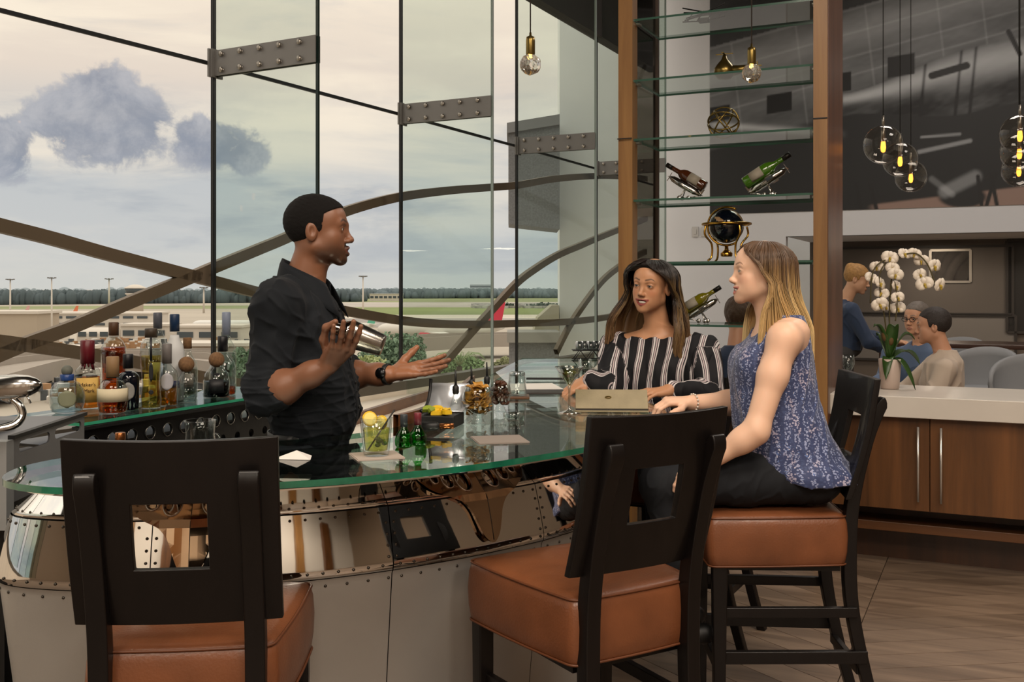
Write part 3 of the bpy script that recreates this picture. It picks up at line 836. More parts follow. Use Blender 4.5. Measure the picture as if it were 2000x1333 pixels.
mb.add(pl + [q + back for q in pl], [(3, 2, 1, 0), (4, 5, 6, 7), (0, 1, 5, 4), (1, 2, 6, 5), (2, 3, 7, 6), (3, 0, 4, 7)]); mb.build('cap', mat('stucco_cap', '#8f9194', .8), T)
T = thing('parapet', 'low grey stucco parapet outside the far window', 'parapet', (0, 0, 0))
d = 13.2; mb = MB(); a, b = P(994, 668, d), P(1092, 740, d); mb.box(((a.x + b.x) / 2, d + .4, (a.z + b.z) / 2), (b.x - a.x, .8, a.z - b.z)); mb.build('body', M_stone, T)
mb = MB(); a, b = P(990, 649, d), P(1093, 669, d); mb.box(((a.x + b.x) / 2, d + .36, (a.z + b.z) / 2), (b.x - a.x, .9, a.z - b.z)); mb.build('coping', mat('coping_grey', '#a3a29d', .8), T)
d = 14.0; mb = MB(); mb.add([P(1050, 622, d), P(1078, 597, d), P(1092, 597, d), P(1092, 650, d), P(1042, 650, d)] + [P(1050, 622, d) + back, P(1078, 597, d) + back, P(1092, 597, d) + back, P(1092, 650, d) + back, P(1042, 650, d) + back],
       [(4, 3, 2, 1, 0), (5, 6, 7, 8, 9), (0, 1, 6, 5), (1, 2, 7, 6), (2, 3, 8, 7), (3, 4, 9, 8), (4, 0, 5, 9)])
o = mb.build('roof_housing', mat('beige_housing', '#b9b39f', .8)); tag(o, 'beige roof housing behind the grey parapet', 'roof housing')
from mathutils.geometry import delaunay_2d_cdt
def cut_plate(mb, outer, holes, fmap, thick=.004, step=.03):
    """flat plate with holes in (u, v), mapped by fmap(u, v, h) into space; closed solid"""
    pts = [Vector(p) for p in outer]; faces = [list(range(len(pts)))]
    for h in holes:
        o = len(pts); pts += [Vector(p) for p in h]; faces.append(list(range(o, o + len(h))))
    us = [p.x for p in pts]; vs = [p.y for p in pts]
    n0 = len(pts)
    u = min(us) + step
    while u < max(us) - step * .4:
        v = min(vs) + step
        while v < max(vs) - step * .4:
            pts.append(Vector((u, v))); v += step
        u += step
    vo, _, fo, _, _, _ = delaunay_2d_cdt(pts, [], faces, 2, 1e-6)
    n = len(vo); f2 = [f for f in fo]
    vv = [fmap(p.x, p.y, thick / 2) for p in vo] + [fmap(p.x, p.y, -thick / 2) for p in vo]
    ff = [tuple(f) for f in f2] + [tuple(n + i for i in reversed(f)) for f in f2]
    cnt = {}
    for f in f2:
        for i in range(len(f)):
            a, b = f[i], f[(i + 1) % len(f)]; cnt[(a, b)] = 1
    for (a, b) in cnt:
        if (b, a) not in cnt: ff.append((b, a, n + a, n + b))
    mb.add(vv, ff, False)
def circle(u, v, r, n=20, sx=1.0):
    return [(u + r * sx * math.cos(2 * PI * k / n), v + r * math.sin(2 * PI * k / n)) for k in range(n)]
def slot(u, v, w, h, n=8):
    r = h / 2; out = []
    for k in range(n + 1): a = -PI / 2 + PI * k / n; out.append((u + w / 2 - r + r * math.cos(a), v + r * math.sin(a)))
    for k in range(n + 1): a = PI / 2 + PI * k / n; out.append((u - w / 2 + r + r * math.cos(a), v + r * math.sin(a)))
    return out

# ================================================================== the bar
BT = 1.05
KS = 1.047
OUT = [(-1.02, 2.69, 0), (-1.13, 2.60, 0), (-1.18, 2.46, 0), (-1.15, 2.31, 0), (-1.04, 2.225, 0), (-.90, 2.20, 0), (-.72, 2.21, 0), (-.527, 2.265, 0), (-.347, 2.335, 0), (-.125, 2.47, 0), (.02, 2.59, 0), (.19, 2.76, 0), (.35, 2.98, 0), (.46, 3.22, 0), (.53, 3.5, 0), (.53, 3.75, 0), (.46, 3.95, 0), (.40, 4.15, 0), (.37, 4.45, 0), (.36, 4.8, 0), (.40, 5.3, 0), (.48, 5.75, 0), (.52, 6.25, 0)]
INN = [(.06, 6.25, 0), (-.06, 5.4, 0), (-.15, 4.7, 0), (-.19, 4.1, 0), (-.23, 3.65, 0), (-.30, 3.30, 0), (-.43, 3.06, 0), (-.62, 2.90, 0), (-.82, 2.80, 0), (-1.02, 2.69, 0)]
OUT = [(x * KS, y * KS, 0) for x, y, z in OUT]; INN = [(x * KS, y * KS, 0) for x, y, z in INN]
outp = cr(OUT, 12); innp = cr(INN, 10)
# widest line of the polished hull, set back below the glass
HUL = [(-1.05, 2.98, 0), (-1.30, 2.93, 0), (-1.40, 2.80, 0), (-1.33, 2.68, 0), (-1.13, 2.625, 0), (-.90, 2.63, 0), (-.616, 2.69, 0), (-.38, 2.79, 0), (-.165, 2.925, 0), (.0, 3.06, 0), (.135, 3.19, 0), (.29, 3.40, 0), (.39, 3.65, 0), (.42, 3.90, 0), (.38, 4.15, 0), (.31, 4.5, 0), (.28, 4.9, 0), (.30, 5.4, 0), (.40, 6.0, 0), (.44, 6.5, 0)]
hup = cr(HUL, 12)
def normals(path):
    ns = []
    for i in range(len(path)):
        t = (path[min(i + 1, len(path) - 1)] - path[max(i - 1, 0)]).normalized(); ns.append(Vector((t.y, -t.x, 0)))
    return ns
outn = normals(outp); hun = normals(hup)
arc = [0.0]
for i in range(1, len(hup)): arc.append(arc[-1] + (hup[i] - hup[i - 1]).length)
def on_path(s):
    s = max(0, min(arc[-1] - 1e-6, s)); i = int(np.searchsorted(arc, s, 'right') - 1); i = min(i, len(hup) - 2)
    t = (s - arc[i]) / (arc[i + 1] - arc[i]); return hup[i].lerp(hup[i + 1], t), hun[i].lerp(hun[i + 1], t).normalized()
PROF = [(.200, 1.020), (.150, .985), (.105, .95), (.072, .92), (.040, .893), (.029, .855), (.018, .815), (.0075, .77), (.0, .73), (.012, .712), (.05, .40), (.08, .10), (.08, .0)]
def prof_off(z):
    for (o0, z0), (o1, z1) in zip(PROF, PROF[1:]):
        if z0 >= z >= z1: return lerp(o0, o1, (z0 - z) / (z0 - z1 + 1e-9))
    return PROF[0][0] if z > 1 else PROF[-1][0]
def hull(s, z, h=0.0):
    p, n = on_path(s); return p - n * (prof_off(z) - h) + Vector((0, 0, z))
BAR = thing('bar_counter', 'curved bar with polished riveted aluminium front and thick glass top', 'bar')
# glass top
ring = outp + innp[1:-1]
n = len(ring)
mb = MB(); mb.add([p + Vector((0, 0, BT)) for p in ring], [tuple(range(n))])
top = mb.build('glass_top', clear_glass('bar_glass', '#f1f8f4', .04, .96, 5), BAR)
mb = MB(); mb.grid([[p + Vector((0, 0, BT - .016)) for p in outp], [p + Vector((0, 0, BT)) for p in outp]], smooth=True); mb.build('glass_edge', M_gedge, top)
mb = MB(); mb.grid([[p + Vector((0, 0, BT - .016)) for p in [outp[-1]] + innp], [p + Vector((0, 0, BT)) for p in [outp[-1]] + innp]], smooth=False); mb.build('inner_glass_edge', clear_glass('inner_edge_glass', '#8fc7b0', .06, .4, 3), top)
# polished deck below the glass, inner wall
ins = [p - q * .035 for p, q in zip(outp, outn)][6:]
inn2 = normals(innp); ini = [p - q * .03 for p, q in zip(innp, inn2)]
def resample(pts, n):
    L_ = [0.0]
    for k in range(1, len(pts)): L_.append(L_[-1] + (pts[k] - pts[k - 1]).length)
    out = []
    for k in range(n + 1):
        t = L_[-1] * k / n; i = min(int(np.searchsorted(L_, t, 'right') - 1), len(pts) - 2); out.append(pts[i].lerp(pts[i + 1], (t - L_[i]) / max(1e-9, L_[i + 1] - L_[i])))
    return out
ra_, rb_ = resample(ins, 120), resample(list(reversed(ini)), 120)
mb = MB(); mb.grid([[p + Vector((0, 0, 1.024)) for p in ra_], [p + Vector((0, 0, 1.024)) for p in rb_]], smooth=False); mb.build('deck', mat('deck_polished', '#ecebe8', .015, 1.0), BAR, solid=.004)
mb = MB(); mb.grid([[p + Vector((0, 0, 1.015)) for p in ini], [p + Vector((0, 0, 0)) for p in ini]]); mb.build('inner_wall', mat('bar_inner_dark', '#1d1b1a', .5), BAR)
# wood rail along the bartender side
mb = MB(); rows = []
pin = [p for p in innp]
for i, p in enumerate(pin):
    if 3.33 < p.y < 4.9:
        nq = inn2[i]; rows.append([p + nq * .012 + Vector((0, 0, 1.085)), p + nq * .032 + Vector((0, 0, 1.085)), p + nq * .032 + Vector((0, 0, 1.0)), p + nq * .012 + Vector((0, 0, 1.0))])
mb.grid(rows, smooth=False, close=True); mb.build('wood_rail', wood('rail_wood', '#6e4120', '#472811', 12, 1), BAR)
# hull panels: upper and lower polished bands and satin kick, split along the bar
breaks = [0.0, .42, .98, 1.62, 2.16, 2.72, 3.3, 3.9, 4.6, arc[-1]]
def band(s0, s1, zs, name, mt, parent, gap=.0015):
    mb = MB(); ns = max(6, int((s1 - s0) / .02)); rows = []
    for z in zs: rows.append([hull(s0 + gap + (s1 - s0 - 2 * gap) * k / ns, z) for k in range(ns + 1)])
    rows.append([hull(s0 + gap + (s1 - s0 - 2 * gap) * k / ns, zs[-1], -.01) for k in range(ns + 1)])
    mb.grid(rows); return mb.build(name, mt, parent)
def rivet_row(mb, s0, s1, z, step=.042):
    s = s0 + step / 2
    while s < s1:
        p, nn = on_path(s); c = hull(s, z, .0005); t = Vector((-nn.y, nn.x, 0))
        mb.tube([c, c + nn * .0025], [.0045, .003], 7); s += step
def rivet_col(mb, s, z0, z1, step=.03):
    z = z0
    while z > z1:
        p, nn = on_path(s); c = hull(s, z, .0005); mb.tube([c, c + nn * .0025], [.0045, .003], 7); z -= step
for i in range(len(breaks) - 1):
    a, b = breaks[i], breaks[i + 1]
    u = band(a, b, [1.020, 1.0, .985, .97, .95, .935, .92, .905, .895], 'upper_panel', M_chrome, BAR)
    mb = MB(); rivet_row(mb, a, b, .905); mb.build('rivet_row', M_rivet, u)['kind'] = 'stuff'
    l = band(a, b, [.891, .875, .855, .835, .815, .79, .77, .75, .74, .723], 'lower_panel', M_chrome, BAR)
    mb = MB(); rivet_row(mb, a, b, .877); rivet_row(mb, a, b, .738); rivet_col(mb, a + .012, .85, .75); rivet_col(mb, b - .012, .85, .75); mb.build('rivet_row', M_rivet, l)['kind'] = 'stuff'
    k = band(a, b, [.720, .712, .70, .6, .45, .3, .15, .0], 'kick_panel', M_satin, BAR)
    mb = MB(); rivet_row(mb, a, b, .700, .06); mb.build('rivet_row', M_rivet, k)['kind'] = 'stuff'
# dark core seen through the seams
mb = MB(); rows = [[hull(arc[-1] * k / 160, z, -.012) for k in range(161)] for z in (1.015, .985, .95, .92, .893, .855, .815, .77, .73, .71, .4, 0)]; mb.grid(rows); mb.build('core', M_black, BAR)
# chrome fairings with round lightening holes
def s_at(X):
    best = min(range(len(hup)), key=lambda i: abs(hup[i].x - X) + (5 if hup[i].y > 3.3 or i < 20 else 0)); return arc[best]
half = [(.185, .992), (.200, .955), (.178, .922), (.125, .898), (.082, .878), (.058, .850), (.044, .815), (.030, .782), (.012, .762)]
outl = cr([(x, z, 0) for x, z in half] + [(0, .758, 0)] + [(-x, z, 0) for x, z in reversed(half)], 5)
outl = [(p.x, p.y) for p in outl]
for X in (-.83, -.06):
    s0 = s_at(X); mb = MB()
    holes = [circle(sg * u, z, r) for sg in (-1, 1) for (u, z, r) in ((.052, .932, .024), (.106, .938, .018), (.148, .946, .012))]
    cut_plate(mb, outl, holes, lambda u, v, h: hull(s0 + u, v, .018 + h - .006 * min(1, abs(u) / .05)), .012, .02)
    o = mb.build('fairing', mat('fairing_chrome', '#b39a80', .07, 1.0), BAR)
    for sg in (-1, 1):
        for (u, z, r) in ((.052, .932, .024), (.106, .938, .018), (.148, .946, .012)):
            mb = MB(); rp = [hull(s0 + sg * u + r * 1.08 * math.cos(q), z + r * 1.08 * math.sin(q), .020) for q in np.linspace(0, 2 * PI, 22)]; mb.tube(rp, .0022, 6, False); mb.build('hole_rim', M_silver, o)
    mb = MB(); mb.tube([hull(s0, z, .0245) for z in np.linspace(.985, .765, 12)], .0012, 5); mb.build('centre_seam', M_rivet, o)

# ================================================================== bar stools
def make_stool(label):
    T = thing('bar_stool', label, 'stool', group='espresso and caramel leather bar stools')
    # seat cushion
    mb = MB()
    def outline(ins, z, n=6):
        wb, wf, yb, yf, r = .195 - ins, .238 - ins, -.225 + ins, .245 - ins, .035
        cor = [(-wb, yb), (wb, yb), (wf, yf), (-wf, yf)]; out = []
        for i, (x, y) in enumerate(cor):
            p0 = Vector(cor[i - 1]); p = Vector((x, y)); p1 = Vector(cor[(i + 1) % 4])
            a = p + (p0 - p).normalized() * r; b = p + (p1 - p).normalized() * r
            for k in range(n + 1):
                t = k / n; q = (1 - t) ** 2 * a + 2 * t * (1 - t) * p + t * t * b; out.append(Vector((q.x, q.y, z)))
            nxt = Vector(cor[(i + 1) % 4]); e = nxt + (p - nxt).normalized() * r
            for k in range(1, 5):
                q = b.lerp(e, k / 5); bulge = .006 * math.sin(PI * k / 5); nrm = Vector(((e - b).y, -(e - b).x)).normalized(); q = q + nrm * bulge * (1 if ins < .05 else 0); out.append(Vector((q.x, q.y, z)))
        return out
    rows = []
    for ins, z in ((.03, .577), (.008, .575), (.003, .585), (-.002, .62), (-.004, .67), (-.001, .715), (.004, .735), (.012, .745), (.03, .750)):
        rows.append(outline(ins, z))
    for k_, z in ((.75, .754), (.45, .757), (.15, .758)):
        rows.append([Vector((p.x * k_, .01 + (p.y - .01) * k_, z)) for p in outline(.03, 0)])
    mb.grid(rows, close=True); k = len(rows[0]); mb.f.append([(len(rows) - 1) * k + i for i in range(k)]); mb.sm.append(True); mb.mi.append(0); mb.f.append([i for i in reversed(range(k))]); mb.sm.append(True); mb.mi.append(0)
    seat = mb.build('seat', M_leather, T)
    for z, ins in ((.739, .004), (.580, .003)):
        mb = MB(); o = outline(ins - .001, z); mb.tube(o + [o[0]], .0035, 5, False); mb.build('piping', mat('leather_piping', '#5f361f', .45), seat)
    # curved backrest panel with a square opening
    W = .425; zs = [.80, .925, 1.065, 1.195]; xs = [-W / 2 + W * i / 16 for i in range(17)]
    xs = sorted(set([round(x, 4) for x in xs if abs(abs(x + .004) - .075) > .012] + [-.079, .071]))
    def pos(x, z, h):
        t = (z - .80) / .395; y = -.238 - .095 * t - .012 * math.sin(t * PI) + .42 * x * x
        zz = z + (.10 * x * x if z > 1.1 else 0)
        return Vector((x, y + h, zz))
    mb = MB(); zz = [.80, .845, .885, .925, .97, 1.02, 1.065, 1.11, 1.155, 1.195]; ni, nj = len(xs) - 1, len(zz) - 1
    keep = {(i, j) for i in range(ni) for j in range(nj) if not (xs[i] >= -.0791 and xs[i + 1] <= .0711 and zz[j] >= .9249 and zz[j + 1] <= 1.0651)}
    vid = lambda i, j, s: (i * (nj + 1) + j) * 2 + s
    vs = [pos(xs[i], zz[j], h) for i in range(ni + 1) for j in range(nj + 1) for h in (-.011, .011)]
    fs = []
    for (i, j) in keep:
        fs.append((vid(i, j, 0), vid(i + 1, j, 0), vid(i + 1, j + 1, 0), vid(i, j + 1, 0))); fs.append((vid(i, j, 1), vid(i, j + 1, 1), vid(i + 1, j + 1, 1), vid(i + 1, j, 1)))
        for (di, dj, e) in ((-1, 0, ((i, j), (i, j + 1))), (1, 0, ((i + 1, j + 1), (i + 1, j))), (0, -1, ((i + 1, j), (i, j))), (0, 1, ((i, j + 1), (i + 1, j + 1)))):
            if (i + di, j + dj) not in keep:
                (a, b), (c, d) = e; fs.append((vid(a, b, 0), vid(c, d, 0), vid(c, d, 1), vid(a, b, 1)))
    mb.add(vs, fs, False); mb.build('backrest', M_esp, T, bevel=.003)
    def beam(name, pts, w, ds, parent):
        """bent square timber: pts (x, y, z), width w across x, depth ds along y"""
        mb = MB(); rows = []
        for (x, y, z), d in zip(pts, ds): rows.append([Vector((x - w / 2, y - d / 2, z)), Vector((x + w / 2, y - d / 2, z)), Vector((x + w / 2, y + d / 2, z)), Vector((x - w / 2, y + d / 2, z))])
        mb.grid(rows, smooth=False, close=True); k = len(rows) - 1
        mb.f += [[3, 2, 1, 0], [k * 4, k * 4 + 1, k * 4 + 2, k * 4 + 3]]; mb.sm += [False] * 2; mb.mi += [0, 0]
        return mb.build(name, M_esp, parent, bevel=.004)
    for sx in (-1, 1):
        x = .158 * sx
        prof = cr([(x, -.345, 0), (x, -.29, .2), (x, -.245, .42), (x, -.235, .60), (x, -.245, .78), (x, -.29, .98), (x, -.335, 1.10), (x, -.345, 1.135)], 4)
        ds = [.045 - .012 * abs(p.z - .65) if p.z < 1.1 else .045 * max(.25, 1 - ((p.z - 1.09) / .05) ** 2) for p in prof]
        beam('back_post', [tuple(p) for p in prof], .042, ds, T)
        beam('front_leg', [(.200 * sx, .205, 0), (.203 * sx, .205, .3), (.205 * sx, .205, .58)], .044, [.034, .042, .05], T)
        mb = MB(); mb.bar((.180 * sx, -.255, .42), (.198 * sx, .20, .42), .022, .034); mb.build('stretcher', M_esp, T, bevel=.003)
        mb = MB(); mb.bar((.176 * sx, -.29, .27), (.198 * sx, .20, .27), .024, .042); mb.build('stretcher', M_esp, T, bevel=.003)
    mb = MB(); mb.bar((-.19, .205, .24), (.19, .205, .24), .026, .042); fr = mb.build('foot_rail', M_esp, T, bevel=.003)
    mb = MB(); mb.bar((-.16, -.27, .22), (.16, -.27, .22), .022, .034); mb.build('stretcher', M_esp, T, bevel=.003)
    mb = MB(); mb.box((0, .0, .566), (.36, .40, .02)); mb.build('apron', M_esp, T)
    return T
st = make_stool('empty bar stool at the left, its back square to the camera')
st.location = (-.72, 2.375, 0); st.rotation_euler = (0, 0, R(6))
dup(st, (.20, 2.77, 0), R(31), 'empty bar stool turned in the middle foreground, leather seat towards the bar')
dup(st, (.90, 3.60, 0), R(88), 'bar stool the blonde woman sits on')
dup(st, (.72, 4.52, 0), R(62), 'bar stool behind the woman in the striped blouse')

# ================================================================== back bar with bottle shelf
A0 = Vector((-1.60, 3.80, 0)); BD = Vector((.40, .917, 0)).normalized(); BN = Vector((-BD.y, BD.x, 0)); BL = 1.30
RB = math.atan2(BD.y, BD.x)
def bb(t, n, z): return A0 + BD * t + BN * n + Vector((0, 0, z))
BB = thing('back_bar', 'black back bar below the bottle shelf, punched with chrome rimmed holes', 'back bar')
SH = 1.0
mb = MB(); cut_plate(mb, [(0, .72), (BL, .72), (BL, .972), (0, .972)], [circle(.07 + k * .10, .915, .026) for k in range(13)] + [circle(.12 + k * .10, .83, .018) for k in range(12)], lambda u, v, h: bb(u, .02 + h, v), .008, .2)
mb.build('punched_front', mat('black_steel', '#0d0d0e', .35, .4), BB)
for k in range(13):
    mb = MB(); mb.tube([bb(.07 + k * .10 + .027 * math.cos(q), .012, .915 + .027 * math.sin(q)) for q in np.linspace(0, 2 * PI, 20)], .0018, 5, False); mb.build('hole_rim', mat('dark_chrome', '#77756f', .2, 1.0), BB)
mb = MB(); mb.bar(bb(0, .23, .44), bb(BL, .23, .44), .34, .86); mb.build('carcass', M_black, BB)
mb = MB(); mb.bar(bb(0, .02, .976), bb(BL, .02, .976), .05, .012); mb.build('front_rail', M_black, BB)
mb = MB(); mb.bar(bb(0, .40, .97), bb(BL, .40, .97), .03, .02); mb.build('rear_rail', M_black, BB)
mb = MB(); mb.bar(bb(0, .2, .90), bb(BL, .2, .90), .36, .01); mb.build('shelf_base', mat('speed_rail_steel', '#3b3a39', .3, .9), BB)
mb = MB(); q = [bb(-.01, -.01, SH), bb(BL + .06, -.01, SH), bb(BL + .06, .42, SH), bb(-.01, .42, SH)]; mb.add(q, [(0, 1, 2, 3)])
BS = thing('bottle_shelf', 'green edged glass shelf carrying the liquor bottles', 'shelf', (0, 0, 0)); sg = mb.build('glass_pane', clear_glass('shelf_glass_top', '#cfe3da', .04, .96, 5), BS)
mb = MB(); qq = [bb(-.01, -.01, 0), bb(BL + .06, -.01, 0), bb(BL + .06, .42, 0), bb(-.01, .42, 0), bb(-.01, -.01, 0)]; mb.grid([[p + Vector((0, 0, SH - .012)) for p in qq], [p + Vector((0, 0, SH)) for p in qq]], smooth=False); mb.build('green_edge', M_gedge2, BS)
mb = MB(); mb.bar(bb(0, .2, SH - .0125), bb(BL, .2, SH - .0125), .38, .001); mb.build('mirror_backing', mat('dark_mirror', '#6d7472', .05, 1.0), BS)

# grey aluminium drip tray with slots, left of the back bar
DT = thing('drip_tray_frame', 'grey aluminium tray frame with oval slots at the left', 'tray')
a, b = P(22, 880, 3.05), P(163, 838, 3.62)
dd = Vector((b.x - a.x, b.y - a.y, 0)); Ld = dd.length; dd.normalize(); nn_ = Vector((-dd.y, dd.x, 0)); zt = 1.052
def dtp(u, n, z): return Vector((a.x, a.y, z)) + dd * u + nn_ * n
M_alu = mat('tray_aluminium', '#77787a', .45, .5, var=.08)
mb = MB(); cut_plate(mb, [(0, .86), (Ld, .86), (Ld, zt), (0, zt)], [slot(Ld * .28, 1.018, Ld * .4, .034), slot(Ld * .75, 1.018, Ld * .4, .034)], lambda u, v, h: dtp(u, h, v), .006, .3); mb.build('slotted_side', M_alu, DT)
mb = MB(); mb.bar(dtp(0, .18, zt - .01), dtp(Ld, .18, zt - .01), .36, .012); mb.build('top_plate', mat('tray_top', '#6b6d72', .4, .4), DT)
mb = MB(); mb.bar(dtp(-.01, -.004, zt + .004), dtp(Ld, -.004, zt + .004), .02, .012); mb.build('rim', M_black, DT)
mb = MB(); mb.box(tuple(dtp(-.03, .18, .92)), (.05, .38, .26), rz=math.atan2(dd.y, dd.x)); mb.build('end_block', mat('tray_block', '#8b8d8d', .5, .3), DT)
mb = MB(); mb.bar(dtp(.02, .2, zt + .012), dtp(Ld * .45, .2, zt + .012), .2, .02); mb.build('inset_pan', mat('pan_dark', '#3a3c3e', .4, .3), DT)
mb = MB(); mb.bar(dtp(0, .19, .43), dtp(Ld, .19, .43), .34, .86); mb.build('plinth', M_black, DT)
# chrome tap
FT = thing('beer_tap', 'chrome rocket shaped tap head on a curved neck', 'tap', tuple(P(20, 842, 3.0)))
zb = FT.location.copy()
def rel(x, y, d): return P(x, y, d) - zb
mb = MB(); pth = cr([rel(-25, 842, 2.95), rel(25, 832, 2.98), rel(43, 812, 3.0), rel(36, 790, 3.0), rel(15, 775, 3.0)], 8); mb.tube(pth, [.0085 + .004 * abs(math.sin(i * .1)) for i in range(len(pth))], 12); mb.build('neck', M_silver, FT)
mb = MB(); a1, b1 = rel(-40, 760, 3.0), rel(82, 752, 3.0); ax = (b1 - a1); pr = [(0, .030), (.3, .036), (.6, .036), (.8, .030), (.92, .020), (.98, .010), (1.0, .002)]
mb.tube([a1 + ax * t for t, r in pr], [r for t, r in pr], 20); mb.build('tap_head', M_silver, FT)
mb = MB(); mb.tube([rel(52, 772, 2.99), rel(60, 788, 2.99)], .003, 6); mb.tube([rel(0, 772, 3.0), rel(24, 782, 3.0)], [.016, .012], 10); mb.build('lever', M_silver, FT)

# ================================================================== glass display shelves between two oak posts
SA = (.70, 5.90); SW, SD = 1.011, .50
DS = thing('display_shelf', 'tall oak post display unit with glass shelves', 'shelving unit')
def upright(name, t0, t1, n0, n1, mt, z1=5.95):
    mb = MB(); a = G(SA, (t0 + t1) / 2, (n0 + n1) / 2); mb.box((0, 0, z1 / 2), (t1 - t0, n1 - n0, z1)); o = mb.build(name, mt, DS); o.location = (a.x, a.y, 0); o.rotation_euler = (0, 0, RZ); return o
upright('post', -.085, 0, -.02, .07, M_oak); upright('post', SW, SW + .075, -.02, .54, wood('red_brown_side', '#6b4632', '#4a2f22', 9, 2, .35, .12))
upright('post_face', SW, SW + .072, -.032, -.02, M_oak)
upright('rear_post', -.03, 0, SD - .03, SD, mat('dark_brown_post', '#3a281c', .4))
mb = MB(); mb.bar(G(SA, -.02, .07, 3.0), G(SA, -.02, SD - .03, 3.0), .008, 5.9); mb.build('side_glass', M_tint, DS)
for t in (-.085, SW): pass
for nm, t0, t1, z in (('post_joint', -.086, .001, 2.36), ('post_joint', SW - .001, SW + .073, 2.40)):
    mb = MB(); mb.bar(G(SA, t0, -.034, z), G(SA, t1, -.034, z), .006, .006); mb.build(nm, M_black, DS)
SZ = [3.05, 2.70, 2.36, 2.01, 1.65, 1.295]
for z in SZ:
    mb = MB(); q = [G(SA, 0, 0, z), G(SA, SW, 0, z), G(SA, SW, SD, z), G(SA, 0, SD, z)]; mb.add(q, [(0, 1, 2, 3)])
    o = mb.build('glass_shelf', M_shelfglass, DS)
    mb = MB(); mb.grid([[p - Vector((0, 0, .012)) for p in q + q[:1]], [p for p in q + q[:1]]], smooth=False); mb.build('shelf_edge', mat('shelf_edge_green', '#3d5c50', .15, coat=.5), o)
    for t in (.01, SW - .01):
        mb = MB(); mb.bar(G(SA, t, .05, z - .018), G(SA, t, .09, z - .018), .02, .012); mb.build('shelf_pin', M_steel, o)

# ================================================================== cabinet run with white counter
CA = (1.69, 5.52)
CT = .935
mb = MB(); mb.bar(G(CA, -.03, .32, CT - .055), G(CA, 2.6, .32, CT - .055), .70, .11); o = mb.build('white_counter', mat('white_quartz', '#cfc9c0', .3, var=.05, vscale=5), bevel=.004); tag(o, 'thick white stone counter slab above the walnut cabinets', 'counter')
CB = thing('walnut_cabinet', 'walnut cabinet with long bar handles under the white counter', 'cabinet')
def gbox(name, t0, t1, n0, n1, z0, z1, mt, parent, bev=.0):
    mb = MB(); a = G(CA, (t0 + t1) / 2, (n0 + n1) / 2); mb.box((0, 0, 0), (t1 - t0, n1 - n0, z1 - z0)); o = mb.build(name, mt, parent, bevel=bev); o.location = (a.x, a.y, (z0 + z1) / 2); o.rotation_euler = (0, 0, RZ); return o
gbox('carcass', 0, 2.6, .05, .62, .33, CT - .112, M_walnut, CB)
seams = [0.0, .52, 1.04, 1.56, 2.08, 2.6]
tdoor = []
# the visible joint between the doors stands at t = .50
for i in range(5):
    t0, t1 = seams[i], seams[i + 1]
    dr = gbox('door', t0 + .002, t1 - .002, .028, .05, .335, CT - .114, M_walnut, CB, .002)
    s = 1 if i % 2 == 0 else -1
    th = (t1 - .055) if s > 0 else (t0 + .055)
    tl = th - (t0 + t1) / 2
    mb = MB(); mb.tube([(tl, -.042, -.19), (tl, -.042, .20)], .0062, 10)
    for z in (-.13, .14): mb.tube([(tl, -.042, z), (tl, -.008, z)], .0045, 8)
    h = mb.build('handle', mat('pale_steel', '#d5d2cd', .3, .8), dr); h['label'] = 'long pale steel bar handle'
gbox('plinth', 0, 2.6, .34, .6, .0, .33, wood('dark_walnut', '#4a2c17', '#2e1b0e', 9, 2, .4), CB)
gbox('foot_ledge', 0, 2.6, .14, .40, .19, .24, M_walnuth, CB, .004)

# ================================================================== dining room beyond the counter
M_table = mat('dark_table', '#3b241a', .3, coat=.3)
def table(name, c, sx, sy, h, lab, rz=RZ):
    T = thing(name, lab, 'table', (c[0], c[1], 0), rz)
    mb = MB(); mb.box((0, 0, h - .02), (sx, sy, .04)); mb.build('table_top', M_table, T, bevel=.005)
    for i in (-1, 1):
        for j in (-1, 1): mb = MB(); mb.box((i * (sx / 2 - .06), j * (sy / 2 - .06), h / 2 - .02), (.06, .06, h - .04)); mb.build('leg', M_table, T)
    return T
table('dining_table', (2.45, 7.35), .75, 1.0, .76, 'dark dining table set with plates beside the seated men')
table('high_table', (4.35, 8.9), 2.2, .6, 1.02, 'long dark high table in the dining recess')
table('dining_table', (1.56, 7.20), .6, .6, .76, 'small wooden table behind the glass display shelves')
M_gfab = mat('grey_upholstery', '#85878a', .8, bump=.05, bscale=200)
M_blond = wood('blond_wood', '#b08a58', '#8c6a3e', 12, 2)
def tub_stool(x, y, rz, lab):
    T = thing('tub_bar_chair', lab, 'chair', (x, y, 0), rz, 'grey tub chairs with blond legs')
    mb = MB(); rows = []
    for z, rr in ((.62, .20), (.66, .235), (.78, .25), (.95, .255), (1.02, .25)):
        row = []
        for k in range(21):
            a = R(-15 + 210 * k / 20); hh = z if z < .7 else lerp(.72, z, .35 + .65 * math.sin(PI * k / 20) ** .7)
            row.append(Vector((rr * math.cos(a), -rr * .95 * math.sin(a), hh)))
        rows.append(row)
    mb.grid(rows); mb.build('shell', M_gfab, T, solid=.03)
    mb = MB(); mb.lathe([(.02, .60), (.20, .60), (.225, .63), (.22, .69), (.18, .71), (.01, .715)], 20); mb.build('seat_pad', M_gfab, T)
    for i in (-1, 1):
        for j in (-1, 1): mb = MB(); mb.tube([(.13 * i, .13 * j, .61), (.19 * i, .19 * j, 0)], [.022, .014], 8); mb.build('leg', M_blond, T)
    mb = MB(); mb.tube([(.165 * math.cos(q), .165 * math.sin(q), .25) for q in np.linspace(0, 2 * PI, 21)], .008, 6, False); mb.build('foot_ring', M_steel, T)
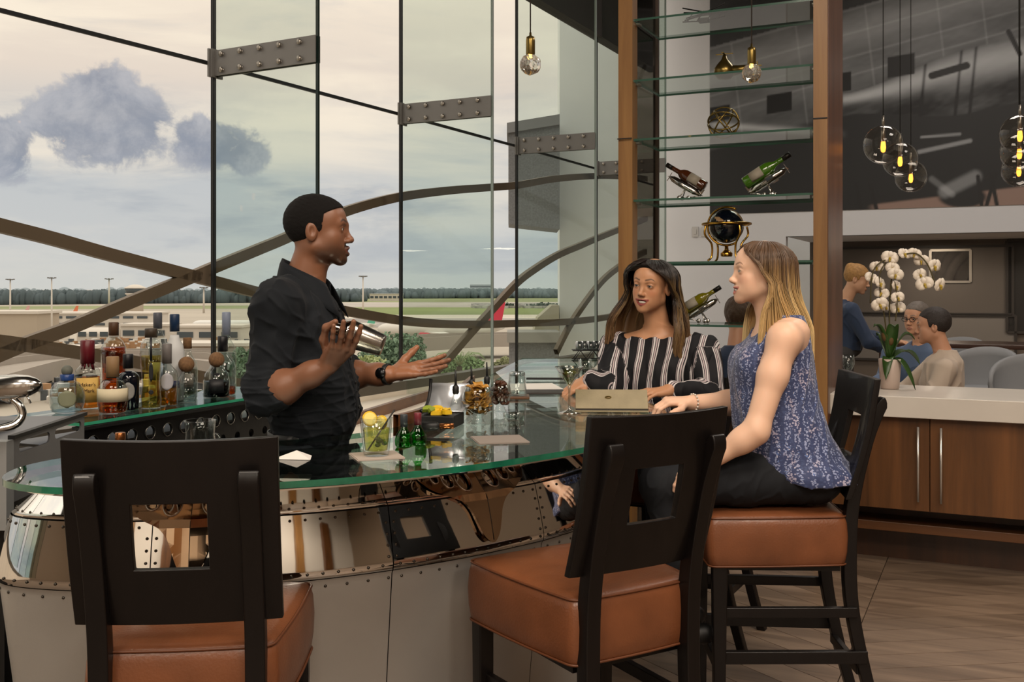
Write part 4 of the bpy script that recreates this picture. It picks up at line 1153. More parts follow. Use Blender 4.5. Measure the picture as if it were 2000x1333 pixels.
for (px, d, lab) in ((1918, 8.2, 'grey tub chair nearest the seated men'), (2010, 7.35, 'grey tub chair cut by the right edge of the picture'), (1868, 9.9, 'grey tub chair half hidden behind the man in the cream shirt')):
    q = P(px, 563, d); tub_stool(q.x, q.y, R(140), lab)
# low wood chair of the seated man
T = thing('dining_chair', 'blond wood chair of the man in the cream shirt', 'chair', (2.95, 6.62, 0), R(60))
mb = MB(); mb.box((0, 0, .44), (.46, .46, .05)); mb.build('seat', M_blond, T, bevel=.01)
for i in (-1, 1):
    for j in (-1, 1): mb = MB(); mb.tube([(.19 * i, .19 * j, .42), (.21 * i, .21 * j, 0)], [.022, .016], 8); mb.build('leg', M_blond, T)
mb = MB(); mb.grid([[Vector((.24 * math.cos(R(180 + 180 * k / 12)), .22 * math.sin(R(180 + 180 * k / 12)), z)) for k in range(13)] for z in (.56, .70)]); mb.build('backrest', M_blond, T, solid=.025)
# recess wall: picture, niche, dado
def on_recess(x, y, w, h, name, lab, frame, fill, cat):
    dx = (x - 1000) / F; o = G(MU, 0, 1.68); s = (dx * o.y - o.x) / (E1.x - dx * E1.y); c = o + E1 * s; d = c.y
    z = EYE - (y - 563) * d / F; ww, hh = w * d / F, h * d / F
    T = thing(name, lab, cat, (c.x, c.y, z), RZ)
    mb = MB(); mb.box((0, 0, 0), (ww, .02, hh)); mb.build('panel', fill, T)
    for (a, b) in (((-ww / 2, hh / 2), (ww / 2, hh / 2)), ((-ww / 2, -hh / 2), (ww / 2, -hh / 2)), ((-ww / 2, -hh / 2), (-ww / 2, hh / 2)), ((ww / 2, -hh / 2), (ww / 2, hh / 2))):
        mb = MB(); mb.bar((a[0], -.015, a[1]), (b[0], -.015, b[1]), .03, .03, (0, 1, 0)); mb.build('frame_bar', frame, T)
on_recess(1856, 520, 72, 62, 'framed_picture', 'dark framed picture on the taupe recess wall', M_steel, mat('picture_dark', '#3b3d3f', .2, var=.5, vscale=6), 'picture')
on_recess(1800, 548, 320, 130, 'wall_panel', 'wide dark panel behind the orchid', mat('panel_frame', '#2a2623', .5), mat('panel_fill', '#56504b', .5), 'panel')
on_recess(1800, 660, 330, 90, 'sideboard_panel', 'grey sideboard panel low on the recess wall', mat('panel_frame', '#2a2623', .5), mat('sideboard_grey', '#6c6864', .5), 'panel')
on_recess(2000, 560, 60, 180, 'wine_niche', 'dark niche with lit shelves at the right edge', mat('panel_frame', '#2a2623', .5), mat('niche_black', '#15120f', .4), 'niche')
# switch plates on the white wall
for i, x in enumerate((1358, 1376, 1394)):
    dx = (x - 1000) / F; o = G(MU, 0, -.012); s = (dx * o.y - o.x) / (E1.x - dx * E1.y); c = o + E1 * s
    mb = MB(); mb.box((0, 0, 0), (.075, .012, .12)); mb.box((0, -.008, 0), (.03, .01, .06)); q = mb.build('switch_plate', mat('switch_white', '#bdbbb8', .4)); q.location = (c.x, c.y, 2.18); q.rotation_euler = (0, 0, RZ)
    tag(q, ('left', 'middle', 'right')[i] + ' of three pale switch plates on the white wall', 'switch')

# ================================================================== pendant lamps
def edison(px, py, d, lab):
    c = P(px, py, d); T = thing('bulb_pendant', lab, 'pendant lamp', tuple(c), group='brass pendants with cut glass bulbs')
    r = 20.5 * 4.7 / F
    mb = MB(); mb.lathe([(r * .4, r * .9), (r * .44, r * 1.0), (r * .44, r * 2.25), (r * .40, r * 2.6), (r * .12, r * 2.75), (r * .10, r * 3.05)], 20); mb.build('socket', M_dbrass, T)
    mb = MB(); mb.tube([(0, 0, r * 3), (0, 0, 5.95 - c.z)], .0035, 6); mb.build('cord', mat('cord_brown', '#3a3430', .7), T)
    # faceted cut-glass ball
    bm = bmesh.new(); bmesh.ops.create_icosphere(bm, subdivisions=3, radius=r)
    rr = random.Random(3)
    for v in bm.verts: v.co *= 1 + rr.uniform(-.045, .045)
    me = bpy.data.meshes.new('glass_ball'); bm.to_mesh(me); bm.free(); me.materials.append(mat('cut_glass', '#e9e6e0', .03, trans=.85, ior=1.35)); o = bpy.data.objects.new('glass_ball', me); C.objects.link(o); o.parent = T
    mb = MB(); mb.tube([(0, 0, r * .9), (0, 0, r * .5)], [r * .14, r * .10], 8); mb.ball((0, 0, r * .52), r * .14, 8, 6); mb.build('filament', mat('warm_filament', '#ffc766', .5, emit='#ffb84d', estr=8), T)
edison(1036, 126, 4.7, 'brass pendant with a cut glass bulb hanging before the window')
edison(1468, 143, 5.1, 'brass pendant with a cut glass bulb before the shelves')
M_globe = clear_glass('globe_glass', '#f1eee9', .03, .5, 2.6)
def globe(px, py, rpx, R_, lab):
    d = R_ * F / rpx; c = P(px, py, d); T = thing('globe_pendant', lab, 'pendant lamp', tuple(c), group='clear globe pendants')
    mb = MB(); mb.ball((0, 0, 0), R_, 28, 18); mb.build('globe', M_globe, T)
    mb = MB(); mb.tube([(0, 0, R_ * .95), (0, 0, R_ * 1.5)], .009, 8); mb.tube([(0, 0, R_), (0, 0, .02)], .013, 10); mb.build('stem', M_steel, T)
    mb = MB(); mb.tube([(0, 0, R_ * 1.5), (0, 0, 5.95 - c.z)], .003, 5); mb.build('cord', M_black, T)
    mb = MB(); mb.lathe([(.001, -.05), (.012, -.045), (.017, -.02), (.014, .01), (.01, .03)], 12); mb.build('bulb', mat('amber_bulb', '#ffb45a', .4, emit='#ff9630', estr=4.5), T)
globe(1725, 283, 38, .125, 'largest and highest of the three clear globe pendants beside the post')
globe(1758, 312, 34, .125, 'middle of the three clear globe pendants beside the post')
globe(1779, 345, 31, .125, 'lowest and smallest of the three clear globe pendants beside the post')
globe(1992, 262, 38, .125, 'highest clear globe pendant at the right edge')
globe(1991, 297, 36, .125, 'middle clear globe pendant at the right edge')
globe(1990, 332, 33, .125, 'lowest clear globe pendant at the right edge')
# ================================================================== bottles on the back bar shelf
def liquid(name, col): return clear_glass('liquid_' + name, col, .03, .3, 3)
def text_part(name, s, size, loc, rot, mt, parent, ext=.0004):
    cu = bpy.data.curves.new(name, 'FONT'); cu.body = s; cu.size = size; cu.align_x = 'CENTER'; cu.align_y = 'CENTER'; cu.extrude = ext
    o = bpy.data.objects.new(name, cu); C.objects.link(o); cu.materials.append(mt); o.parent = parent; o.location = loc; o.rotation_euler = rot
    me = bpy.data.meshes.new_from_object(o.evaluated_get(bpy.context.evaluated_depsgraph_get()))
    q = bpy.data.objects.new(name, me); C.objects.link(q); q.parent = parent; q.location = loc; q.rotation_euler = rot
    bpy.data.objects.remove(o); q.name = name; return q
def patch(mb, r, z0, z1, a0, a1, sy=1.0, n=10, ell=False):
    """label wrapped on the front (towards -y) of a body of radius r"""
    rows = []
    for j in range(7 if ell else 2):
        t = j / (6 if ell else 1); z = lerp(z0, z1, t); w = math.sqrt(max(0.02, 1 - (2 * t - 1) ** 2)) if ell else 1
        rows.append([Vector((r * math.sin(lerp(a0, a1, k / n) * w), -r * sy * math.cos(lerp(a0, a1, k / n) * w), z)) for k in range(n + 1)])
    mb.grid(rows)
def bottle(x, yb, yt, prof, lab, liq=None, fill=.6, cap=None, capz=.8, label=None, n=24, sx=1.0, sy=1.0, glass=None, ball=None, face=True):
    """prof: (radius fraction of height, height fraction)"""
    d = 1000.0 / (yb - 563); h = (yb - yt) * d / F; c = P(x, yb, d); c.z = SH + .0005
    T = thing('liquor_bottle', lab, 'bottle', tuple(c), math.atan2(-c.x, c.y) if face else 0, 'liquor bottles on the glass shelf')
    mb = MB(); gp_ = [(r * h, z * h) for r, z in prof if z <= capz + .001]
    mb.lathe(gp_, n, sx=sx, sy=sy); mb.build('glass_body', glass or M_tglass, T)
    if liq:
        pr = [(max(.001, r * h - .004), z * h + (.006 if i == 0 else 0)) for i, (r, z) in enumerate(prof) if z <= fill]
        pr = [(.001, pr[0][1])] + pr
        rt = np.interp(fill, [z for r, z in prof], [r for r, z in prof]) * h - .004
        pr += [(max(.001, rt), fill * h), (.001, fill * h)]
        mb = MB(); mb.lathe(pr, n, sx=sx, sy=sy); mb.build('liquor', liq, T)
    if cap:
        cp = [(r * h * 1.08 + .0008, z * h) for r, z in prof if z >= capz - .001]
        if not ball:
            r0 = np.interp(capz, [z for r, z in prof], [r for r, z in prof]) * h * 1.08 + .0008
            mb = MB(); mb.lathe([(r0, capz * h), (r0, h * .99), (r0 * .9, h)], 18); mb.build('cap', cap, T)
        else:
            mb = MB(); mb.ball((0, 0, h - ball * h), ball * h, 16, 10); mb.tube([(0, 0, capz * h - .004), (0, 0, h - ball * h)], ball * h * .62, 12); mb.build('stopper', cap, T)
    if label:
        for (z0, z1, a, mt, ell) in label:
            rr = float(np.interp((z0 + z1) / 2, [z for r, z in prof], [r for r, z in prof])) * h * sx
            mb = MB(); patch(mb, rr + .0012, z0 * h, z1 * h, -a, a, sy / sx if sx else 1, ell=ell); mb.build('label', mt, T, solid=.0006)
    return T, h
M_cork = mat('cork_brown', '#7a5a3c', .8, var=.3, vscale=90)
M_paper = mat('label_cream', '#cfc3a5', .7); M_paperw = mat('label_white', '#d9d7d2', .7); M_lblk = mat('label_black', '#15161a', .5)
WH = '#eeb368'
T, h = bottle(131, 807, 714, [(.22, 0), (.30, .04), (.345, .18), (.36, .34), (.33, .50), (.24, .63), (.13, .68), (.125, .78), (.13, .80), (.13, 1)], 'round clear bottle with blue neck ring and grey ball stopper', cap=mat('grey_stopper', '#5d6058', .6), capz=.80, ball=.115, label=[(.14, .50, .52, mat('label_olive', '#7d8068', .6), True)], liq=liquid('clear_blue', '#dfe8ec'), fill=.6)
mb = MB(); mb.lathe([(.135 * h, .68 * h), (.14 * h, .70 * h), (.14 * h, .80 * h), (.13 * h, .81 * h)], 18); mb.build('neck_ring', mat('cobalt_ring', '#23407a', .3), T)
T, h = bottle(171, 799, 665, [(.165, 0), (.18, .02), (.18, .50), (.165, .57), (.10, .64), (.068, .70), (.06, .80), (.065, 1)], 'square shouldered whisky bottle with dripping red wax neck and yellow label', liquid('whisky', WH), .47, mat('red_wax', '#5e1620', .35), .66, [(.10, .46, .95, mat('label_yellow', '#cfa95c', .7), False)], n=28, sy=.7)
mb = MB(); r_ = random.Random(2)
for k in range(9):
    a = 2 * PI * k / 9; L0 = r_.uniform(.03, .10); mb.tube([(.068 * h * math.cos(a), .068 * h * math.sin(a), .68 * h), (.072 * h * math.cos(a), .072 * h * math.sin(a), (.66 - L0 * .3) * h), (.09 * h * math.cos(a), .09 * h * math.sin(a) * .8, (.66 - L0) * h)], [.006, .005, .003], 6)
mb.build('wax_drips', mat('red_wax', '#5e1620'), T)
ink = mat('label_ink', '#4a2f18', .7)
text_part('lettering', "Maker's", .020, (0, -.0385, .36 * h), (PI / 2, 0, 0), ink, T); text_part('lettering', 'Mark', .020, (.006, -.0385, .27 * h), (PI / 2, 0, 0), ink, T)
bottle(222, 793, 630, [(.12, 0), (.135, .02), (.14, .30), (.145, .62), (.14, .70), (.10, .78), (.052, .83), (.048, .90), (.05, 1)], 'tall flared whisky bottle with dark amber spirit, behind the round bourbon', liquid('dark_amber', '#d98a4c'), .70, mat('dark_wood_cap', '#4b3320', .5), .84, [(.34, .40, .6, M_lblk, False)])
T, h = bottle(220, 808, 697, [(.20, 0), (.23, .03), (.255, .18), (.26, .32), (.24, .46), (.17, .58), (.085, .65), (.08, .70), (.085, 1)], 'dumpy round bourbon bottle with banded paper label and horse stopper', liquid('bourbon', '#eaa45e'), .30, mat('tan_cap', '#8a6d4c', .6), .64, [(.22, .45, 1.35, M_paper, False)], n=28)
mb = MB(); rz_ = .87 * h
mb.tube([(-.012, 0, rz_ + .004), (0, 0, rz_ + .008), (.012, 0, rz_ + .005)], [.004, .006, .004], 8); mb.tube([(.010, 0, rz_ + .006), (.017, 0, rz_ + .013), (.021, 0, rz_ + .011)], [.0035, .003, .002], 6)
for q in ((-.010, -.016), (-.007, -.004), (.010, .004), (.012, .018)): mb.tube([(q[0], 0, rz_ + .003), (q[1], 0, rz_ - .008)], [.002, .0012], 5)
mb.build('horse_figure', mat('pewter', '#4c4742', .35, .9), T)
bottle(250, 800, 692, [(.17, 0), (.19, .02), (.195, .55), (.19, .60), (.14, .66), (.085, .69), (.08, .75), (.085, 1)], 'short black apothecary bottle with a diamond label', None, .6, mat('black_cap', '#121318', .4), .74, [(.18, .50, .62, mat('label_grey', '#8b8a86', .6), True)], glass=mat('black_glass', '#0d1018', .08, coat=.5))
T, h = bottle(295, 798, 642, [(.115, 0), (.12, .02), (.125, .12), (.105, .30), (.12, .50), (.135, .68), (.12, .80), (.07, .87), (.066, .90), (.07, 1)], 'tall fluted bottle of pale yellow liqueur with black stopper', liquid('elderflower', '#efe19a'), .66, mat('stopper_dark', '#3a3026', .5), .885, [(.34, .58, .22, M_lblk, True), (.18, .24, .25, M_lblk, True)])
mb = MB(); patch(mb, .14 * h, .60 * h, .90 * h, -.1, .1); mb.build('ribbon', M_lblk, T, solid=.0006)
bottle(326, 793, 672, [(.15, 0), (.165, .02), (.17, .48), (.155, .56), (.09, .63), (.068, .67), (.066, .72), (.07, 1)], 'flat shouldered bottle with round pale label and grey cap', liquid('reposado', '#eebf66'), .30, mat('grey_cap', '#6f6a68', .5), .68, [(.26, .54, .62, mat('label_lilac', '#a9a8ad', .6), True)])
bottle(308, 786, 611, [(.085, 0), (.095, .02), (.10, .60), (.085, .70), (.05, .78), (.042, .82), (.042, 1)], 'tall clear vodka bottle with grey cap behind the yellow liqueur', liquid('vodka', '#e8eef0'), .6, mat('slate_cap', '#50535c', .4), .82, [(.25, .45, .6, mat('label_bluewhite', '#9fb0c4', .6), False)])
bottle(341, 784, 614, [(.095, 0), (.105, .02), (.11, .55), (.095, .64), (.055, .72), (.048, .76), (.05, 1)], 'tall frosted white bottle with dark blue cap', None, .5, mat('navy_cap', '#1d3350', .4), .80, [(.16, .24, .5, mat('label_navy', '#2a3f70', .5), False)], glass=mat('frosted_glass', '#c9cbcb', .5, spec=.4))
bottle(364, 787, 697, [(.20, 0), (.215, .03), (.215, .40), (.19, .52), (.11, .62), (.085, .66), (.085, .70), (.09, 1)], 'small square clear tequila bottle with brown ball cork', liquid('tequila', '#e1e6e4'), .40, M_cork, .70, None, ball=.17)
bottle(366, 779, 660, [(.145, 0), (.16, .02), (.165, .48), (.145, .60), (.09, .68), (.065, .74), (.06, .80), (.07, 1)], 'clear bottle with flared cork behind the small tequila', liquid('gin', '#dfe4e2'), .5, M_cork, .82, [(.2, .42, .6, mat('label_greypaper', '#9a948a', .6), False)])
T, h = bottle(423, 777, 688, [(.27, 0), (.285, .03), (.285, .36), (.25, .52), (.14, .66), (.10, .71), (.09, .74), (.09, 1)], 'squat bottle with black label, brown ball cork and dark coffee liqueur', liquid('coffee', '#4a4a52'), .36, M_cork, .74, [(.12, .42, .55, M_lblk, False), (.49, .56, .30, M_lblk, True)], ball=.17)
bottle(435, 773, 657, [(.20, 0), (.215, .03), (.225, .30), (.22, .45), (.18, .58), (.09, .68), (.075, .72), (.075, .78), (.08, 1)], 'broad clear bottle with black cap and orange spirit at the bottom', liquid('orange', '#ec9050'), .15, mat('black_cap', '#121318', .4), .74)
bottle(442, 769, 610, [(.10, 0), (.115, .02), (.12, .45), (.10, .58), (.055, .66), (.046, .70), (.046, 1)], 'tall clear vodka bottle with lavender cap at the right end of the shelf', liquid('vodka2', '#e4eaec'), .5, mat('lavender_cap', '#7f8a9e', .4), .72)

# ================================================================== things on the bar
def on_bar(x, y): d = (EYE - BT) * F / (y - 563); c = P(x, y, d); c.z = BT + .0008; return c
def napkin(x, y, s, rz, col, lab):
    c = on_bar(x, y); T = None
    mb = MB(); mb.box((0, 0, .001), (s, s, .002)); mb.box((.002, .002, .0028), (s * .99, s * .99, .0016))
    o = mb.build('paper_napkin', mat('napkin' + col, col, .85)); o.location = c; o.rotation_euler = (0, 0, rz); tag(o, lab, 'napkin'); return c
c = napkin(735, 893, .125, R(20), '#a3978c', 'beige paper napkin under the lemon drink')
# lemon drink
T = thing('cocktail_glass', 'short tumbler of iced lemon drink with slice and black straw', 'drink', tuple(c + Vector((0, 0, .004))))
ro, ri = .044, .034
mb = MB(); mb.lathe([(.001, 0), (ri - .002, 0), (ri, .004), (ro, .100), (ro - .002, .101), (ro - .004, .100), (ri - .004, .014), (.001, .012)], 32); mb.build('tumbler', M_tglass, T)
mb = MB(); mb.lathe([(.001, .013), (ri - .005, .014), (ro - .0085, .072), (.001, .072)], 24); mb.build('lemonade', liquid('lemonade', '#f9f3a6'), T)
r_ = random.Random(5)
for k in range(7):
    q = Vector((r_.uniform(-.018, .018), r_.uniform(-.018, .018), .024 + .011 * k)); mb = MB(); M_ = Matrix.Translation(q) @ Matrix.Rotation(r_.uniform(0, 3), 4, 'Z') @ Matrix.Rotation(r_.uniform(-.6, .6), 4, 'X'); mb.box((0, 0, 0), (.022, .022, .02), M_); mb.build('ice_cube', clear_glass('ice', '#fbfdfa', .08, .4, 2), T, bevel=.003)
for q, rt in (((-.016, -.010, .098), .4), ((.012, .006, .085), -.5)):
    mb = MB(); M_ = Matrix.Translation(q) @ Matrix.Rotation(rt, 4, 'Z') @ Matrix.Rotation(R(75), 4, 'X'); mb.lathe([(.001, -.0025), (.019, -.0025), (.0205, 0), (.019, .0025), (.001, .0025)], 24, M=M_); mb.sm = [False] * len(mb.sm); l = mb.build('lemon_slice', mat('lemon_peel', '#d9b21f', .5), T)
    mb = MB(); mb.lathe([(.001, -.0031), (.0165, -.0031), (.0165, .0031), (.001, .0031)], 24, M=M_); mb.sm = [False] * len(mb.sm); mb.build('lemon_flesh', mat('lemon_flesh', '#e6d377', .4), l)
mb = MB(); mb.tube([(-.022, -.005, .014), (.05, -.01, .122)], .0022, 8); mb.build('straw', M_black, T)
mb = MB()
for k in range(5): mb.ball((.012 + r_.uniform(-.01, .012), -.02 + r_.uniform(-.004, .004), .03 + .004 * k), (.008, .004, .006), 6, 4)
mb.build('herb_leaves', mat('herb_green', '#3d5a1e', .6), T)
# two miniature green bottles
for i, (x, y, rz, col, lab) in enumerate(((789, 874, 0, '#30363a', 'miniature green bottle with dark cap beside the lemon drink'), (816, 870, .5, '#6d2630', 'miniature green bottle with red cap beside the lemon drink'))):
    c = on_bar(x, y); T = thing('miniature_bottle', lab, 'bottle', tuple(c), rz, 'miniature green bottles'); s = .092
    mb = MB(); mb.lathe([(.001, 0), (.021, 0), (.025, .006), (.026, .02), (.023, .034), (.014, .046), (.0095, .054), (.009, .074)], 20); mb.build('glass_body', clear_glass('green_bottle_glass', '#7fd884', .05, .5, 3), T)
    mb = MB(); mb.lathe([(.001, .002), (.0225, .004), (.0235, .018), (.0205, .032), (.001, .034)], 20); mb.build('liqueur', liquid('mint', '#79c96a'), T)
    mb = MB(); mb.lathe([(.0105, .058), (.0108, .090), (.0095, s), (.001, s)], 16); mb.build('cap', mat('minicap' + col, col, .4), T)
# garnish caddy
c = on_bar(853, 834); T = thing('garnish_caddy', 'black garnish box with domed mirror lid, citrus wedges inside', 'garnish box', tuple(c), R(-12))
mb = MB(); rows = [[Vector((x, .055 + .10 * math.sin(a) - .02, .045 + .10 * (1 - math.cos(a)) * .95)) for x in (-.058, .075)] for a in np.linspace(.05, 1.45, 12)]
mb.grid(rows); mb.build('mirror_lid', mat('lid_mirror', '#dfe4ea', .25, .6), T, solid=.002)
mb = MB(); mb.tube([(-.060, .055 + .10 * math.sin(a) - .02, .045 + .10 * (1 - math.cos(a)) * .95) for a in np.linspace(-.1, 1.6, 16)], .006, 8); mb.build('lid_rim', M_black, T)
mb = MB(); mb.box((.005, .02, .02), (.13, .13, .04)); mb.build('tray', M_black, T, bevel=.004)
r_ = random.Random(9)
for k in range(13):
    col = mat('lemon_peel', '#d9b21f') if k % 3 else mat('lime_peel', '#7f8f2c', .5)
    a = r_.uniform(0, 3); q = (r_.uniform(-.045, .055), r_.uniform(-.03, .05), .045 + r_.uniform(0, .016)); M_ = Matrix.Translation(q) @ Matrix.Rotation(a, 4, 'Z') @ Matrix.Rotation(r_.uniform(-.7, .7), 4, 'X')
    mb = MB(); n_ = 8; pts = [(.02 * math.cos(PI * j / n_), .02 * math.sin(PI * j / n_)) for j in range(n_ + 1)]; mb.prism(pts, -.006, .006, M_); mb.build('citrus_wedge', col, T)
c = on_bar(838, 842); T = thing('muddler', 'black and copper muddler lying before the garnish box', 'bar tool', tuple(c), R(2))
mb = MB(); mb.tube([(-.022, 0, .014), (.022, 0, .014), (.034, 0, .014)], [.014, .014, .008], 14); mb.build('grip', M_black, T)
mb = MB(); mb.tube([(.030, 0, .014), (.078, 0, .014)], [.0085, .0095], 14); mb.build('copper_shaft', mat('copper', '#9c6238', .25, .9), T)
# pour bottles
for i, (x, y, h, lab) in enumerate(((890, 829, .135, 'small pour bottle with black spout left of the snack goblets'), (921, 806, .125, 'pour bottle hidden behind the chip goblet, spout showing'), (951, 804, .135, 'pour bottle between the two goblets, spout showing'))):
    c = on_bar(x, y); T = thing('pour_bottle', lab, 'bottle', tuple(c), 0, 'pour bottles'); k = h / .135
    mb = MB(); mb.lathe([(.001, 0), (.019, 0), (.021, .004), (.021, .055 * k), (.013, .082 * k), (.009, .09 * k), (.009, .105 * k)], 18); mb.build('glass_body', M_tglass, T)
    mb = MB(); mb.lathe([(.001, .002), (.0185, .003), (.0185, .045 * k), (.001, .045 * k)], 16); mb.build('syrup', liquid('syrup', '#cdb8b4'), T)
    mb = MB(); mb.lathe([(.0085, .098 * k), (.011, .104 * k), (.011, .122 * k), (.005, .130 * k), (.001, .130 * k)], 14); mb.tube([(0, 0, .128 * k), (0, 0, .152 * k), (-.001, 0, .178 * k)], [.0045, .0036, .0026], 8); mb.build('spout', M_black, T)
# snack goblets
def goblet(x, y, r, hb, lab, snack, seed):
    c = on_bar(x, y); T = thing('snack_goblet', lab, 'goblet', tuple(c), 0, 'snack goblets')
    f = hb * .19
    mb = MB(); mb.lathe([(.001, 0), (r * .55, 0), (r * .57, .004), (r * .40, .008), (r * .46, .012), (r * .36, .016), (r * .34, f), (r * .62, f + r * .22), (r * .90, f + r * .62), (r, f + r * 1.1), (r * .96, f + r * 1.5), (r * .84, hb), (r * .82, hb), (r * .93, f + r * 1.5), (r * .97, f + r * 1.1), (r * .86, f + r * .64), (r * .5, f + r * .3), (.001, f + r * .2)], 32); mb.build('bowl', M_tglass, T)
    q = random.Random(seed); base = None
    for k in range(60):
        a = q.uniform(0, 2 * PI); z = f + r * .30 + (hb - f - r * .18) * (k / 60); rr = r * .66 * math.sqrt(max(.05, 1 - ((z - f - r * 1.0) / (r * 1.35)) ** 2)) * math.sqrt(q.random())
        M_ = Matrix.Translation((rr * math.cos(a), rr * math.sin(a), z)) @ Matrix.Rotation(q.uniform(0, 6), 4, 'Z') @ Matrix.Rotation(q.uniform(-1.4, 1.4), 4, 'X')
        if base is None:
            mb = MB()
            if snack == 'chip':
                mb.add([Vector((.017 * u, .014 * v, .005 * (u * u - v * v))) for u in (-1, -.4, .4, 1) for v in (-1, -.3, .3, 1)], [(i * 4 + j, i * 4 + j + 1, i * 4 + j + 5, i * 4 + j + 4) for i in range(3) for j in range(3)], True); base = mb.build('chip', mat('chip_gold', '#c08a36', .5, var=.5, vscale=60), T, solid=.0015)
            else:
                mb.ball((0, 0, 0), (.013, .010, .009), 8, 6); base = mb.build('nut', mat('nut_brown', '#4d2812', .4, var=.5, vscale=80), T)
            o = base
        else: o = share(base, T, base.name.split('.')[0])
        o.matrix_local = M_
goblet(932, 828, .050, .122, 'footed goblet heaped with golden chips', 'chip', 1)
goblet(977, 804, .040, .102, 'smaller footed goblet of dark nuts behind the chips', 'nut', 2)
napkin(975, 861, .15, R(12), '#847a72', 'grey brown napkin lying before the goblets')
# upturned tumblers on a wooden board
c = on_bar(1010, 779); o = MB(); o.box((0, 0, .006), (.10, .10, .012)); o = o.build('wood_coaster', M_walnuth, bevel=.003); o.location = c; tag(o, 'square wooden board under the upturned tumblers', 'coaster')
T = thing('tumbler', 'faceted tumbler turned upside down on the wooden board', 'glass', tuple(c + Vector((0, 0, .0125))))
mb = MB(); mb.lathe([(.038, 0), (.040, .001), (.032, .086), (.031, .094), (.001, .094)], 12); mb.lathe([(.037, 0), (.030, .078), (.001, .080)], 12, caps=False); mb.build('glass', M_tglass, T)
mb = MB(); mb.lathe([(.0315, .080), (.0325, .083), (.032, .093), (.028, .0955), (.001, .0955)], 20); mb.build('thick_base', clear_glass('thick_glass', '#dfe3e2', .15, .7, 1.6), T)
c = on_bar(1000, 822); T = thing('shot_glass', 'low clear glass bowl between goblet and napkin', 'glass', tuple(c))
mb = MB(); mb.lathe([(.001, 0), (.024, 0), (.030, .012), (.031, .026), (.029, .026), (.027, .013), (.001, .006)], 20); mb.build('glass', M_tglass, T)
mb = MB(); mb.lathe([(.001, .008), (.024, .010), (.027, .018), (.001, .018)], 16); mb.build('water', liquid('water', '#eef2f1'), T)
# martini
c = on_bar(1112, 808); T = thing('martini_glass', 'martini glass with olives in front of the menu', 'drink', tuple(c))
mb = MB(); mb.lathe([(.001, 0), (.043, 0), (.044, .002), (.02, .007), (.006, .014), (.0042, .03), (.0040, .085), (.006, .096), (.052, .166), (.0505, .166), (.004, .102), (.001, .101)], 32); mb.build('glass', clear_glass('martini_crystal', '#e6ebea', .13, .8, 1.7), T)
mb = MB(); mb.lathe([(.001, .103), (.0035, .104), (.041, .155), (.001, .155)], 28); mb.build('martini', liquid('martini', '#efe9a4'), T)
for k, q in enumerate(((-.012, -.01, .142), (.004, -.016, .134), (.016, -.008, .145))):
    mb = MB(); mb.ball(q, (.0095, .008, .008), 14, 10); ol = mb.build('olive', mat('olive_green', '#83862f', .35), T)
    mb = MB(); mb.ball((q[0] - .009, q[1] - .003, q[2]), .003, 8, 6); mb.build('pimento', mat('pimento_red', '#9a2f1c', .4), ol)
mb = MB(); mb.tube([(-.034, -.012, .150), (.03, -.006, .141)], .0011, 6); mb.build('pick', M_silver, T)
mb = MB(); mb.tube([(.0515 * math.cos(q), .0515 * math.sin(q), .166) for q in np.linspace(0, 2 * PI, 41)], .0012, 6, False); mb.build('rim', clear_glass('rim_glass', '#c9cfce', .25, .6, 1.5), T)
# menu folder
c = on_bar(1195, 806); T = thing('menu_folder', 'olive leather menu folder propped open beside the martini', 'menu', tuple(c), R(-3))
mb = MB(); Mt = Matrix.Translation((0, .0, .012)) @ Matrix.Rotation(R(50), 4, 'X'); mb.box((0, .042, 0), (.262, .084, .004), Mt); mb.build('cover', mat('olive_leather', '#8f8468', .55, var=.12, vscale=25, bump=.08, bscale=200), T, bevel=.0015)
mb = MB(); mb.box((.0, .05, .010), (.262, .12, .004)); mb.build('inner_cover', mat('dark_folder', '#2c2824', .5), T)
mb = MB(); mb.box((.0, .05, .004), (.266, .125, .007)); mb.build('back_cover', mat('olive_leather', '#8f8468'), T, bevel=.0015)
mb = MB(); mb.lathe([(.001, 0), (.011, 0), (.0105, .0012), (.001, .0012)], 24, sy=.5, M=Mt @ Matrix.Translation((-.012, .048, .002))); mb.build('oval_emblem', mat('emblem_brown', '#5a4a2c', .35, .6), T)
mb = MB(); mb.lathe([(.0125, 0), (.0125, .0016), (.0112, .0016), (.0112, 0)], 24, sy=.5, M=Mt @ Matrix.Translation((-.012, .048, .002)), caps=False); mb.build('emblem_rim', M_dbrass, T)
# menus, papers and pen towards the far end
def slab(name, x, y, sx, sy, sz, rz, mt, lab, cat, lift=0.0):
    c = on_bar(x, y); mb = MB(); mb.box((0, 0, sz / 2), (sx, sy, sz)); o = mb.build(name, mt, bevel=.001); o.location = c + Vector((0, 0, lift)); o.rotation_euler = (0, 0, rz); tag(o, lab, cat); return o
slab('paper_menu', 1035, 757, .26, .30, .003, R(8), mat('paper_white', '#e4e0da', .7), 'white paper menu on the bar behind the tumbler', 'paper')
slab('menu_board', 1082, 768, .24, .14, .008, R(2), mat('board_dark', '#2e2825', .5), 'thin dark menu board beside the martini rim', 'menu')
slab('bar_pen', 1068, 744, .20, .012, .010, R(-2), M_black, 'black pen lying at the far end of the bar', 'pen', .004)
slab('bar_mat', 900, 748, .30, .08, .006, R(4), mat('mat_grey', '#8d8480', .6), 'flat grey bar mat at the far inner edge', 'mat') if False else None
